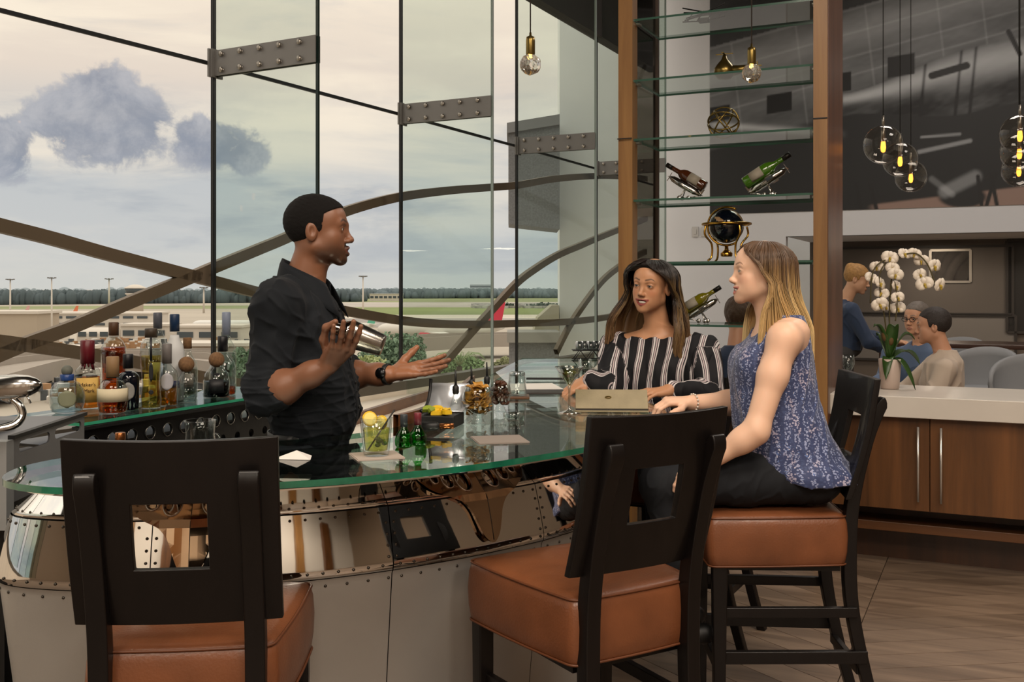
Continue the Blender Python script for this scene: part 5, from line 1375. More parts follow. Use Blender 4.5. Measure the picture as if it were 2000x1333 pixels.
# rack of glass mugs
c = on_bar(1152, 704); T = thing('cup_rack', 'black zigzag wire rack at the far end of the bar', 'rack', tuple(c))
for s in (-.06, .06):
    mb = MB(); zz = [(-.10 + .04 * k, s, .006 + (.055 if k % 2 else 0)) for k in range(6)]; mb.tube(zz, .0035, 6); mb.tube([(-.11, s, .062), (.11, s, .062)], .0035, 6); mb.tube([(-.11, s, .005), (.11, s, .005)], .0035, 6); mb.build('wire_side', M_black, T)
mb = MB(); mb.box((0, 0, .063), (.22, .13, .004)); mb.build('rack_plate', M_black, T)
k = 0
for (dx, dy, dz) in ((-.065, -.02, .066), (.005, -.02, .066), (.075, -.02, .066), (-.03, .035, .066), (.045, .035, .066)):
    g = thing('glass_mug', ('leftmost front', 'middle front', 'rightmost front', 'left rear', 'right rear')[k] + ' glass mug on the black wire rack', 'mug', (c.x + dx, c.y + dy, c.z + dz), 0, 'glass mugs on the rack'); k += 1
    mb = MB(); mb.lathe([(.001, 0), (.022, 0), (.025, .004), (.027, .05), (.025, .05), (.022, .007), (.001, .005)], 16); mb.build('cup', clear_glass('mug_glass', '#d5d8d8', .12, .7, 1.8), g)
    mb = MB(); mb.tube([(.025 + .016 * math.sin(q), 0, .026 + .015 * math.cos(q)) for q in np.linspace(0, PI, 9)], .0028, 6); mb.build('handle', clear_glass('mug_glass', '#d5d8d8'), g)
c = on_bar(1143, 742); T = thing('water_glass', 'small clear glass behind the martini', 'glass', tuple(c)); mb = MB(); mb.lathe([(.001, 0), (.026, 0), (.033, .10), (.031, .10), (.025, .008), (.001, .006)], 20); mb.build('glass', M_tglass, T)
mb = MB(); mb.lathe([(.001, .008), (.0245, .009), (.028, .05), (.001, .05)], 16); mb.build('water', liquid('water', '#eef2f1'), T)
# white paper standing tents left of the drink
c = on_bar(572, 897); mb = MB(); mb.add([(-.05, -.01, 0), (.05, -.02, 0), (.01, 0, .022), (.04, .05, 0), (-.04, .045, 0)], [(0, 1, 2), (1, 3, 2), (3, 4, 2), (4, 0, 2), (0, 4, 3, 1)]); o = mb.build('folded_napkin', mat('napkin_white', '#d9d5cf', .8)); o.location = c; tag(o, 'folded white napkin behind the left bar stool', 'napkin')

# ================================================================== underbar behind the left stool
UB = thing('underbar_station', 'dark stainless underbar station behind the left stool', 'counter', (-1.12, 3.29, 0), R(24))
mb = MB(); mb.box((0, 0, .86), (.62, .30, .03)); mb.build('steel_top', mat('under_steel', '#4a4a4a', .3, .8), UB, bevel=.004)
mb = MB(); mb.box((0, 0, .42), (.60, .28, .84)); mb.build('cabinet_body', M_black, UB)
T = thing('water_pitcher', 'clear glass pitcher with handle behind the left stool', 'pitcher', (-.99, 3.25, .8755)); mb = MB()
mb.lathe([(.001, 0), (.046, 0), (.049, .006), (.050, .12), (.044, .16), (.048, .20), (.050, .205), (.047, .205), (.041, .16), (.047, .12), (.046, .01), (.001, .008)], 28); mb.build('body', M_tglass, T)
mb = MB(); mb.tube([(.047 + .03 * math.sin(q), 0, .10 + .06 * math.cos(q)) for q in np.linspace(0, PI, 12)], .005, 8); mb.build('handle', M_tglass, T)
mb = MB(); mb.lathe([(.001, .008), (.0445, .01), (.0455, .12), (.042, .14), (.001, .14)], 24); mb.build('water', liquid('water', '#eef2f1'), T)
T = thing('mixer_bottle', 'bottle with copper cap peeking over the left stool', 'bottle', (-1.205, 3.15, .8755)); mb = MB(); mb.lathe([(.001, 0), (.034, 0), (.036, .01), (.035, .10), (.014, .15), (.013, .17)], 20); mb.build('glass_body', clear_glass('brown_bottle', '#6b4a2c', .05, .6, 2), T)
mb = MB(); mb.lathe([(.0145, .155), (.0155, .16), (.0155, .178), (.014, .18), (.001, .18)], 18); mb.build('cap', mat('copper', '#9c6238'), T)

# ================================================================== display shelf ornaments
def on_shelf(x, n, z):
    dx = (x - 1000) / F; o = G(SA, 0, n); s = (dx * o.y - o.x) / (E1.x - dx * E1.y); c = o + E1 * s; c.z = z + .001; return c
c = on_shelf(1415, .22, SZ[1]); T = thing('brass_helicopter', 'stylised aged brass helicopter ornament on the upper shelf', 'ornament', tuple(c), RZ)
mb = MB(); mb.lathe([(.001, 0), (.035, .003), (.062, .03), (.060, .062), (.040, .09), (.018, .115), (.010, .14), (.001, .142)], 24); mb.build('body', M_dbrass, T)
mb = MB(); mb.tube([(.03, 0, .045), (.10, 0, .05), (.17, 0, .056), (.185, 0, .058)], [.034, .024, .018, .012], 14); mb.build('tail_cone', M_dbrass, T)
mb = MB(); mb.box((0, 0, .146), (.10, .014, .005)); mb.box((0, 0, .146), (.014, .10, .005)); mb.tube([(0, 0, .13), (0, 0, .152)], .005, 8); mb.build('rotor', M_dbrass, T)
mb = MB(); mb.box((.19, -.012, .06), (.006, .006, .05)); mb.box((.19, -.012, .06), (.05, .006, .006)); mb.build('tail_rotor', M_dbrass, T)
c = on_shelf(1413, .22, SZ[2]); T = thing('armillary_sphere', 'open brass armillary sphere of crossing rings on the third shelf', 'ornament', tuple(c), RZ)
r = .092
for k, (ax, an) in enumerate((('X', 90), ('Y', 55), ('Y', -55), ('X', 35), ('X', 145))):
    mb = MB(); Mr = Matrix.Translation((0, 0, r)) @ Matrix.Rotation(R(an), 4, ax); mb.tube([Mr @ Vector((r * .96 * math.cos(q), r * .96 * math.sin(q), 0)) for q in np.linspace(0, 2 * PI, 33)], .0048, 8, False); mb.build('ring', M_dbrass, T)
def plane_holder(x, z, flip, glass, lab, liq, n=.2, s=1.0, rz=0):
    c = on_shelf(x, n, z); T = thing('airplane_bottle_holder', lab, 'bottle holder', tuple(c), RZ + rz, 'silver airplane bottle holders')
    f = flip; tilt = R(32)
    ax = Vector((f * math.cos(tilt), 0, math.sin(tilt)))
    o = Vector((-f * .06, 0, .055)) * s
    mb = MB(); mb.tube([o - ax * .05 * s, o, o + ax * .09 * s, o + ax * .16 * s, o + ax * .185 * s], [.012 * s, .032 * s, .034 * s, .028 * s, .012 * s], 16, flat=.7); mb.build('fuselage', M_silver, T)
    mb = MB(); mid = o + ax * .09 * s
    for sd in (-1, 1): mb.add([mid + ax * .035 * s + Vector((0, sd * .02 * s, -.01 * s)), mid - ax * .02 * s + Vector((0, sd * .02 * s, -.01 * s)), mid - ax * .01 * s + Vector((0, sd * .13 * s, -.005 * s)), mid + ax * .022 * s + Vector((0, sd * .13 * s, -.005 * s))], [(0, 1, 2, 3)])
    mb.build('wings', M_silver, T, solid=.006)
    mb = MB(); tl = o - ax * .05 * s; mb.add([tl, tl - ax * .03 * s + Vector((0, 0, .05 * s)), tl + ax * .02 * s + Vector((0, 0, .03 * s))], [(0, 1, 2)]); mb.add([tl + Vector((0, -.04 * s, 0)), tl + Vector((0, .04 * s, 0)), tl + ax * .025 * s], [(0, 1, 2)]); mb.build('tail', M_silver, T, solid=.004)
    for gx, gy in ((.07, -.035), (.07, .035), (-.055, 0)):
        mb = MB(); mb.tube([o + ax * .06 * s if gx > 0 else tl, Vector((f * gx * s * .4, gy * s, .016 * s))], .004 * s, 6); mb.lathe([(.001, -.005 * s), (.014 * s, -.004 * s), (.015 * s, 0), (.014 * s, .004 * s), (.001, .005 * s)], 14, M=Matrix.Translation((f * gx * s * .4, gy * s, .0155 * s)) @ Matrix.Rotation(PI / 2, 4, 'X')); mb.build('wheel', M_silver, T)
    mb = MB(); nz = o + ax * .19 * s; u = Vector((-ax.z, 0, ax.x)); mb.bar(nz - u * .03 * s, nz + u * .03 * s, .006 * s, .003 * s); mb.bar(nz - Vector((0, .03 * s, 0)), nz + Vector((0, .03 * s, 0)), .006 * s, .003 * s); mb.build('propeller', M_silver, T)
    # the wine bottle lying on it is a thing of its own
    B = thing('wine_bottle', liq, 'bottle', tuple(c), RZ + rz); up = Vector((-ax.z * f * f, 0, ax.x)) if f > 0 else Vector((ax.z, 0, -ax.x))
    up = Vector((-f * math.sin(tilt), 0, math.cos(tilt)))
    b0 = o + up * .056 * s - ax * .045 * s
    mb = MB(); pr = [(0, .004), (.003, .036), (.01, .038), (.15, .038), (.175, .030), (.195, .016), (.215, .0145), (.28, .0145)]; mb.tube([b0 + ax * t * s for t, r in pr], [r * s for t, r in pr], 18); mb.build('glass_body', glass, B)
    mb = MB(); mb.tube([b0 + ax * .245 * s, b0 + ax * .292 * s], .0155 * s, 14); mb.build('foil', mat('foil_dark', '#1c1713', .4, .4), B)
    mb = MB(); rows = []
    side = Vector((0, 1, 0))
    for t in (.045, .12): rows.append([b0 + ax * t * s + (up * math.cos(q) - side * math.sin(q)) * .0388 * s for q in np.linspace(-.1, 2.2, 9)])
    mb.grid(rows); mb.build('label', mat('wine_label', '#8f8778', .6), B, solid=.0008)
plane_holder(1338, SZ[3], -1, mat('brown_bottle_glass', '#43210f', .08, coat=.6), 'silver airplane bottle holder tilted left on the middle shelf', 'brown wine bottle tilted to the left on the middle shelf', s=.92)
plane_holder(1500, SZ[3], 1, mat('green_wine_glass', '#3c6414', .08, coat=.6), 'silver airplane bottle holder tilted right on the middle shelf', 'green wine bottle tilted to the right on the middle shelf', s=1.02)
plane_holder(1371, SZ[5], 1, mat('olive_wine_glass', '#6b6410', .08, coat=.6), 'silver airplane bottle holder beside the dark haired woman', 'olive green wine bottle between the two women', s=.9)
c = on_shelf(1419, .22, SZ[4]); T = thing('desk_globe', 'dark blue gemstone globe in a brass stand', 'globe', tuple(c), RZ)
r = .098; zc = .205
mb = MB(); mb.ball((0, 0, zc), r, 36, 24); g = mb.build('globe_ball', None or mat('gem_ocean', '#070c16', .12, coat=.6), T)
nt = g.data.materials[0].node_tree
mb = MB(); bm = bmesh.new(); bmesh.ops.create_icosphere(bm, subdivisions=5, radius=r * 1.004); rr = np.random.default_rng(4); ph = rr.uniform(0, 6, (6, 3)); fr = rr.uniform(18, 42, (6, 3))
kill = [f for f in bm.faces if sum(math.sin(f.calc_center_median().dot(Vector(fr[i])) + ph[i][0]) for i in range(6)) < 1.3]
bmesh.ops.delete(bm, geom=kill, context='FACES'); me = bpy.data.meshes.new('continents'); bm.to_mesh(me); bm.free()
for p_ in me.polygons: p_.use_smooth = True
me.materials.append(mat('gem_land', '#a2825e', .25, var=.5, vscale=30)); o = bpy.data.objects.new('continents', me); C.objects.link(o); o.parent = g; o.location = (0, 0, zc)
mb = MB(); mb.tube([(r * 1.1 * math.cos(q) * .5, r * 1.1 * math.cos(q) * .0, zc + r * 1.1 * math.sin(q)) if False else (r * 1.12 * math.cos(q), 0, zc + r * 1.12 * math.sin(q)) for q in np.linspace(R(60), R(300), 40)], .0065, 8); mb.build('meridian', M_brass, T)
mb = MB(); mb.tube([(r * 1.38 * math.cos(q), r * 1.38 * math.sin(q), zc + .012) for q in np.linspace(0, 2 * PI, 41)], .008, 8, False); mb.build('horizon_ring', M_brass, T)
for k in range(4):
    a = PI / 4 + PI / 2 * k; u = Vector((math.cos(a), math.sin(a), 0)); mb = MB(); mb.tube(cr([u * r * 1.38 + Vector((0, 0, zc)), u * r * 1.45 + Vector((0, 0, zc - .05)), u * r * 1.0 + Vector((0, 0, .10)), u * r * 1.0 + Vector((0, 0, .03)), u * r * 1.25 + Vector((0, 0, .006))], 6), .0062, 8); mb.build('leg', M_brass, T)
mb = MB(); mb.lathe([(.001, .03), (.03, .03), (.034, .038), (.034, .05), (.024, .058), (.012, .07), (.01, .09), (.001, .09)], 20); mb.build('compass', M_brass, T)
c = on_shelf(1375, .25, SZ[0]); T = thing('wire_ornament', 'black wire airplane ornament on the top shelf', 'ornament', tuple(c), RZ)
r_ = random.Random(8)
for k in range(5):
    mb = MB(); mb.tube([(-.12, r_.uniform(-.05, .05), .01 + .02 * k), (0, r_.uniform(-.05, .05), .02 + .012 * k), (.13, r_.uniform(-.05, .05), .015 + .018 * k)], .004, 6); mb.build('strut', M_black, T)
for k in range(4): mb = MB(); mb.tube([(-.09 + .06 * k, -.04, .004), (-.07 + .06 * k, .03, .075)], .0035, 6); mb.build('cross_wire', M_black, T)
mb = MB(); mb.box((0, 0, .012), (.06, .05, .02)); mb.build('base', M_black, T)

# ================================================================== counter: orchid, plates, glasses
d0 = .565 * F / (760 - 563); c = P(1738, 760, d0); c.z = CT + .001
T = thing('potted_orchid', 'white orchid with arching sprays in a pale pot on the counter', 'plant', tuple(c))
mb = MB(); mb.lathe([(.001, 0), (.045, 0), (.05, .004), (.062, .165), (.058, .168), (.052, .155), (.001, .15)], 24); mb.build('pot', mat('pale_pink_pot', '#b9a79c', .5), T)
mb = MB(); mb.lathe([(.001, .156), (.052, .156)], 20); mb.build('moss', mat('moss', '#4b4a2a', .9), T)
M_leaf = mat('orchid_leaf', '#2f4b1f', .35, var=.2, vscale=20)
def leafblade(dirv, L, w, droop, rise):
    dirv = Vector(dirv).normalized(); side = dirv.cross(Vector((0, 0, 1))).normalized(); mb = MB(); rows = []
    for k in range(9):
        t = k / 8; ctr = dirv * L * t + Vector((0, 0, .16 + rise * math.sin(t * PI * .6) - droop * t * t)); ww = w * math.sin(PI * min(1, .12 + t * .88)) ** .6 * (1 if t < .98 else .1)
        rows.append([ctr - side * ww + Vector((0, 0, ww * .25)), ctr - Vector((0, 0, .004)), ctr + side * ww + Vector((0, 0, ww * .25))])
    mb.grid(rows); mb.build('leaf', M_leaf, T, solid=.003)
for q in (((-1, -.2, 0), .10, .030, .0, .20), ((.9, -.3, 0), .13, .045, .05, .18), ((1, .3, 0), .20, .034, .12, .10), ((-.5, -.8, 0), .10, .03, .16, .06), ((.6, -.7, 0), .15, .03, .20, .05), ((-.2, .9, 0), .13, .03, .02, .16), ((.1, -1, 0), .06, .036, .0, .2)): leafblade(*q)
for pts in ([(0, 0, .15), (-.03, 0, .40), (-.06, 0, .62), (-.02, 0, .72), (-.10, -.02, .66), (-.12, -.03, .48)], [(.01, 0, .15), (0, .01, .45), (.03, 0, .70), (.13, 0, .76), (.20, -.02, .70), (.25, -.03, .56)], [(0, .01, .15), (.0, 0, .5), (.02, -.01, .6), (.03, -.03, .50), (.02, -.03, .38)]):
    mb = MB(); mb.tube(cr(pts, 6), .004, 6); mb.build('stem', mat('stem_brown', '#4b4325', .6), T)
mb = MB(); mb.tube([(.0, 0, .15), (-.02, 0, .34)], .005, 6); mb.ball((-.03, -.01, .30), (.022, .02, .035), 8, 6); mb.ball((.0, -.01, .27), (.018, .018, .03), 8, 6); mb.build('bark_knot', mat('bark_knot', '#5b4524', .8), T)
M_pet = mat('orchid_petal', '#e6dccd', .5, sss=.0)
fl = [(1712, 522), (1737, 505), (1748, 537), (1764, 498), (1785, 497), (1800, 510), (1700, 545), (1716, 555), (1748, 560), (1752, 582), (1795, 538), (1806, 556), (1722, 575), (1753, 603), (1717, 595), (1832, 557), (1822, 520), (1742, 525), (1727, 600)]
r_ = random.Random(6); base = None
for i, (x, y) in enumerate(fl):
    pos = P(x, y, d0 + r_.uniform(-.05, .04)) - Vector(c)
    if base is None:
        mb = MB()
        for (an, L_, w_) in ((90, .036, .017), (210, .036, .017), (330, .036, .017), (15, .044, .030), (165, .044, .030)):
            a = R(an); u = Vector((math.cos(a), 0, math.sin(a))); s_ = Vector((-math.sin(a), 0, math.cos(a))); rows = []
            for k in range(6):
                t = k / 5; ww = w_ * math.sin(PI * (.10 + .84 * t)) ** .7; ctr = u * L_ * t + Vector((0, -.006 - .010 * math.sin(t * 2.6), 0)); rows.append([ctr - s_ * ww + Vector((0, .004, 0)), ctr, ctr + s_ * ww + Vector((0, .004, 0))])
            mb.grid(rows)
        base = mb.build('blossom', M_pet, T, solid=.0012); o = base
        mb = MB(); mb.ball((0, -.016, -.004), (.007, .010, .008), 8, 6); mb.ball((0, -.018, -.014), (.005, .006, .010), 8, 6); lip = mb.build('lip', mat('orchid_lip', '#b39a3a', .5), base)
    else:
        o = share(base, T, 'blossom'); l2 = lip.copy(); C.objects.link(l2); l2.parent = o
    o.location = pos; o.rotation_euler = (R(r_.uniform(-25, 10)), R(r_.uniform(-25, 25)), R(r_.uniform(-35, 35))); k = r_.uniform(.9, 1.15); o.scale = (k, k, k)
# dining table setting
def on_table(x, y, z=.76): d = (EYE - z) * F / (y - 563); c = P(x, y, d); c.z = z + .001; return c
for i, (x, y, lab) in enumerate(((1672, 752, 'white plate nearest on the dark dining table'), (1685, 742, 'white plate in the middle of the dark dining table'))):
    c = Vector((2.32 + .14 * i, 7.1 + .3 * i, .761)); mb = MB(); mb.lathe([(.001, 0), (.07, 0), (.12, .012), (.125, .016), (.115, .014), (.07, .004), (.001, .004)], 28); o = mb.build('dinner_plate', mat('porcelain', '#d6d2cc', .25)); o.location = c; tag(o, lab, 'plate')
c = P(1656, 700, 6.0); c.z = CT + .001
T = thing('wine_glass', 'clear stemmed wine glass on the counter behind the post', 'glass', (P(1657, 563, 6.02).x, 6.02, CT + .001)); mb = MB(); mb.lathe([(.001, 0), (.032, 0), (.033, .002), (.006, .008), (.004, .02), (.004, .07), (.02, .082), (.036, .12), (.034, .17), (.033, .17), (.034, .12), (.018, .085), (.001, .078)], 24); mb.build('glass', M_tglass, T)
mb = MB(); mb.lathe([(.001, .084), (.018, .086), (.031, .112), (.001, .112)], 20); mb.build('water', liquid('water', '#eef2f1'), T)
for i, (x, d, s, lab) in enumerate(((1663, 5.85, .10, 'dark bread plate on the counter beside the wine glass'), (1680, 6.05, .09, 'dark saucer on the counter near the orchid'))):
    q = P(x, 563, d); mb = MB(); mb.lathe([(.001, 0), (s * .5, 0), (s, .014), (s * .96, .016), (s * .5, .005), (s * .3, .02), (.001, .022)], 24); o = mb.build('dark_plate', mat('dark_ceramic', '#2b2724', .3)); o.location = (q.x, q.y, CT + .001); tag(o, lab, 'plate')
# stack of plates on the small table
for k in range(4):
    mb = MB(); mb.lathe([(.001, 0), (.08, 0), (.125, .010), (.128, .014), (.08, .006), (.001, .006)], 24); o = mb.build('stacked_plate', mat('stack_plate', '#b6a588', .4)); o.location = (1.50, 7.05, .761 + k * .013); tag(o, ('lowest', 'second lowest', 'second highest', 'topmost')[k] + ' tan plate of the stack behind the blonde woman', 'plate', 'stack of tan plates')
# ================================================================== people: smooth implicit bodies meshed with surface nets
def V3(*a): return np.array(a, float)
class Frame:
    """local x right, y forward, z up"""
    def __init__(s, o, fwd=(0, 1, 0), up=(0, 0, 1)):
        s.o = np.array(o, float); f = np.array(fwd, float); f /= np.linalg.norm(f); u = np.array(up, float)
        r = np.cross(f, u); r /= np.linalg.norm(r); u = np.cross(r, f); s.R = np.stack([r, f, u])
    def to(s, p): return (p - s.o) @ s.R.T
    def out(s, p): return np.asarray(p, float) @ s.R + s.o
WORLD = Frame((0, 0, 0)); WORLD.R = np.eye(3)
class Sdf:
    def __init__(s): s.pr = []; s.disp = None; s.cut = []
    def cap(s, a, b, r1, r2=None, k=.02, fr=WORLD, sub=False):
        a, b = np.array(a, float), np.array(b, float); r2 = r1 if r2 is None else r2
        c = (a + b) / 2; rad = np.linalg.norm(b - a) / 2 + max(r1, r2)
        def f(p):
            pa = p - a; ba = b - a; h = np.clip(pa @ ba / max(ba @ ba, 1e-12), 0, 1)
            return np.linalg.norm(pa - h[:, None] * ba, axis=1) - (r1 + (r2 - r1) * h)
        s.pr.append((f, fr, c, rad, k, sub)); return s
    def ell(s, c, r, k=.02, fr=WORLD, sub=False, rot=None):
        c = np.array(c, float); r = np.array(r, float); Rm = None
        if rot is not None: Rm = np.array(Matrix.Rotation(rot[0], 3, rot[1]))
        def f(p):
            q = p - c
            if Rm is not None: q = q @ Rm
            k0 = np.linalg.norm(q / r, axis=1); k1 = np.linalg.norm(q / (r * r), axis=1)
            return k0 * (k0 - 1) / np.maximum(k1, 1e-6)
        s.pr.append((f, fr, c, r.max(), k, sub)); return s
    def loft(s, zs, cx, cy, w, d, k=.03, fr=WORLD, e=2.3, sub=False, grow=0.0):
        zs, cx, cy, w, d = (np.array(q, float) for q in (zs, cx, cy, w, d)); w = w + grow; d = d + grow
        zf = np.linspace(zs[0], zs[-1], 120)
        def sm(v):
            q = np.interp(zf, zs, v); kk = np.hanning(13); kk /= kk.sum(); return np.convolve(np.pad(q, 6, 'edge'), kk, 'valid')
        t = [sm(q) for q in (cx, cy, w, d)]
        c = np.array((cx.mean(), cy.mean(), (zs[0] + zs[-1]) / 2)); rad = math.hypot((zs[-1] - zs[0]) / 2, max(w.max(), d.max()) + np.ptp(cy))
        def f(p):
            z = p[:, 2]; X, Y, W, D = (np.interp(z, zf, q) for q in t)
            q = (np.abs((p[:, 0] - X) / W) ** e + np.abs((p[:, 1] - Y) / D) ** e) ** (1 / e)
            dd = (q - 1) * np.minimum(W, D)
            return np.maximum(dd, np.maximum(z - zs[-1], zs[0] - z))
        s.pr.append((f, fr, c, rad, k, sub)); return s
    def chain(s, pts, rs, k=.012, fr=WORLD):
        for i in range(len(pts) - 1): s.cap(pts[i], pts[i + 1], rs[i], rs[i + 1], k, fr)
        return s
    def __call__(s, p, pad=.05):
        if len(p) > 6000 + 30000:
            return np.concatenate([s(p[i:i + 8000], pad) for i in range(0, len(p), 8000)])
        d = np.full(len(p), .6); plo, phi = p.min(0), p.max(0)
        for f, fr, c, rad, k, sub in s.pr:
            cw = fr.out(c)
            if ((np.maximum(np.maximum(plo - cw, cw - phi), 0)) ** 2).sum() > (rad + pad + k) ** 2: continue
            m = ((p - cw) ** 2).sum(1) < (rad + pad + k) ** 2
            if not m.any(): continue
            q = p[m] if fr is WORLD else fr.to(p[m]); v = f(q); o = d[m]
            if sub:
                v = -v; h = np.maximum(k - np.abs(o - v), 0) / k; d[m] = np.maximum(o, v) + h * h * k / 4
            else:
                h = np.maximum(k - np.abs(o - v), 0) / k; d[m] = np.minimum(o, v) - h * h * k / 4
        if s.disp is not None: d = d + s.disp(p)
        for c in s.cut: d = np.maximum(d, c(p))
        return d
    def bounds(s):
        lo = np.min([fr.out(c) - rad for f, fr, c, rad, k, sub in s.pr if not sub], 0); hi = np.max([fr.out(c) + rad for f, fr, c, rad, k, sub in s.pr if not sub], 0); return lo - .03, hi + .03
    def mesh(s, h, B=8):
        lo, hi = s.bounds(); nb = np.ceil((hi - lo) / (h * B)).astype(int)
        g = np.stack(np.meshgrid(*[np.arange(n) for n in nb], indexing='ij'), -1).reshape(-1, 3)
        ctr = lo + (g + .5) * h * B
        dc = s(ctr, pad=.05 + h * B * 1.8); act = g[np.abs(dc) < h * B * 1.1 + .004]
        act = act[np.lexsort((act[:, 2], act[:, 1], act[:, 0], act[:, 2] // 4, act[:, 1] // 4, act[:, 0] // 4))]
        ax = np.arange(B + 1); loc = np.stack(np.meshgrid(ax, ax, ax, indexing='ij'), -1).reshape(-1, 3)
        base = act * B
        vals = np.empty((len(act), (B + 1) ** 3), np.float32)
        for i in range(0, len(act), 48):
            n = (base[i:i + 48, None, :] + loc[None]).reshape(-1, 3); vals[i:i + 48] = s(lo + n * h).reshape(-1, (B + 1) ** 3)
        A = vals.reshape(-1, B + 1, B + 1, B + 1)
        dims = nb * B + 2
        cid = lambda c: (c[..., 0] * dims[1] + c[..., 1]) * dims[2] + c[..., 2]
        neg = A < 0
        cn = np.zeros((len(act), B, B, B), np.int8)
        for i in (0, 1):
            for j in (0, 1):
                for k in (0, 1): cn += neg[:, i:B + i, j:B + j, k:B + k]
        b, x, y, z = np.nonzero((cn > 0) & (cn < 8))
        acc = np.zeros((len(b), 3)); cnt = np.zeros(len(b))
        co = np.array([(i, j, k) for i in (0, 1) for j in (0, 1) for k in (0, 1)])
        cv = np.stack([A[b, x + i, y + j, z + k] for i, j, k in co], 1)
        for p in range(8):
            for q in range(p + 1, 8):
                df = co[q] - co[p]
                if np.abs(df).sum() != 1: continue
                m = (cv[:, p] < 0) != (cv[:, q] < 0); t = np.where(m, cv[:, p] / np.where(m, cv[:, p] - cv[:, q], 1), 0)
                acc += np.where(m[:, None], co[p] + t[:, None] * df, 0); cnt += m
        cell = base[b] + np.stack([x, y, z], 1)
        verts = lo + (cell + acc / cnt[:, None]) * h
        ids = cid(cell); srt = np.argsort(ids); sid = ids[srt]
        quads = []
        for a in range(3):
            sl0 = [slice(0, B)] * 3; sl1 = [slice(0, B)] * 3; sl1[a] = slice(1, B + 1)
            n0 = neg[(slice(None), *sl0)]; n1 = neg[(slice(None), *sl1)]
            b, x, y, z = np.nonzero(n0 != n1)
            if not len(b): continue
            nd = base[b] + np.stack([x, y, z], 1); flip = n0[b, x, y, z]
            u, v = (a + 1) % 3, (a + 2) % 3
            cs = []
            for du, dv in ((-1, -1), (0, -1), (0, 0), (-1, 0)):
                c = nd.copy(); c[:, u] += du; c[:, v] += dv; i = cid(c); pos = np.clip(np.searchsorted(sid, i), 0, len(sid) - 1); ok = sid[pos] == i; cs.append(np.where(ok, srt[pos], -1))
            q = np.stack(cs, 1); q[~flip] = q[~flip][:, ::-1]; q = q[(q >= 0).all(1)]; quads.append(q)
        quads = np.concatenate(quads)
        # pull the vertices onto the surface
        for _ in range(1):
            e = h * .5; od = np.arange(len(verts)); d0 = s(verts); gr = np.stack([s(verts + np.eye(3)[i] * e) - d0 for i in range(3)], 1) / e
            verts -= np.clip(d0, -h, h)[:, None] * gr / np.maximum((gr ** 2).sum(1), .2)[:, None]
        return verts, quads
def np_mesh(name, v, q, mt, parent=None, col=None, keep=None, smooth=True):
    if keep is not None:
        q = q[keep[q].all(1)]; used = np.unique(q); rm = np.full(len(v), -1); rm[used] = np.arange(len(used)); v = v[used]; q = rm[q]; col = col[used] if col is not None else None
    me = bpy.data.meshes.new(name); n = q.shape[1]
    me.vertices.add(len(v)); me.vertices.foreach_set('co', v.astype(np.float32).ravel())
    me.loops.add(len(q) * n); me.loops.foreach_set('vertex_index', q.astype(np.int32).ravel())
    me.polygons.add(len(q)); me.polygons.foreach_set('loop_start', np.arange(0, len(q) * n, n, dtype=np.int32)); me.polygons.foreach_set('use_smooth', [smooth] * len(q))
    me.update(calc_edges=True)
    if col is not None:
        at = me.color_attributes.new('Col', 'FLOAT_COLOR', 'POINT'); at.data.foreach_set('color', np.concatenate([col, np.ones((len(v), 1))], 1).astype(np.float32).ravel())
    me.materials.append(mt); o = bpy.data.objects.new(name, me); C.objects.link(o)
    if parent: o.parent = parent
    return o
def sstep(a, b, x):
    t = np.clip((x - a) / (b - a), 0, 1); return t * t * (3 - 2 * t)
def waves(p, f, seed, n=7):
    r = np.random.default_rng(seed); o = np.zeros(len(p))
    for i in range(n):
        k = r.normal(size=3); k *= f * r.uniform(.6, 1.6) / np.linalg.norm(k); o += np.sin(p @ k + r.uniform(0, 6) + 1.2 * np.sin(p @ (k[[1, 2, 0]] * .6)))
    return o / n
def folds(p, f, seed, st=(1, 1, 1)):
    w = waves(p * np.array(st), f, seed, 5); return np.clip(1 - np.abs(w) * 2.6, 0, 1) ** 2 - .25
def skin_mat(name, rough=.45, sss=.12): return mat(name, '#a08070', rough, attr='Col', sss=sss, bump=.02, bscale=500)

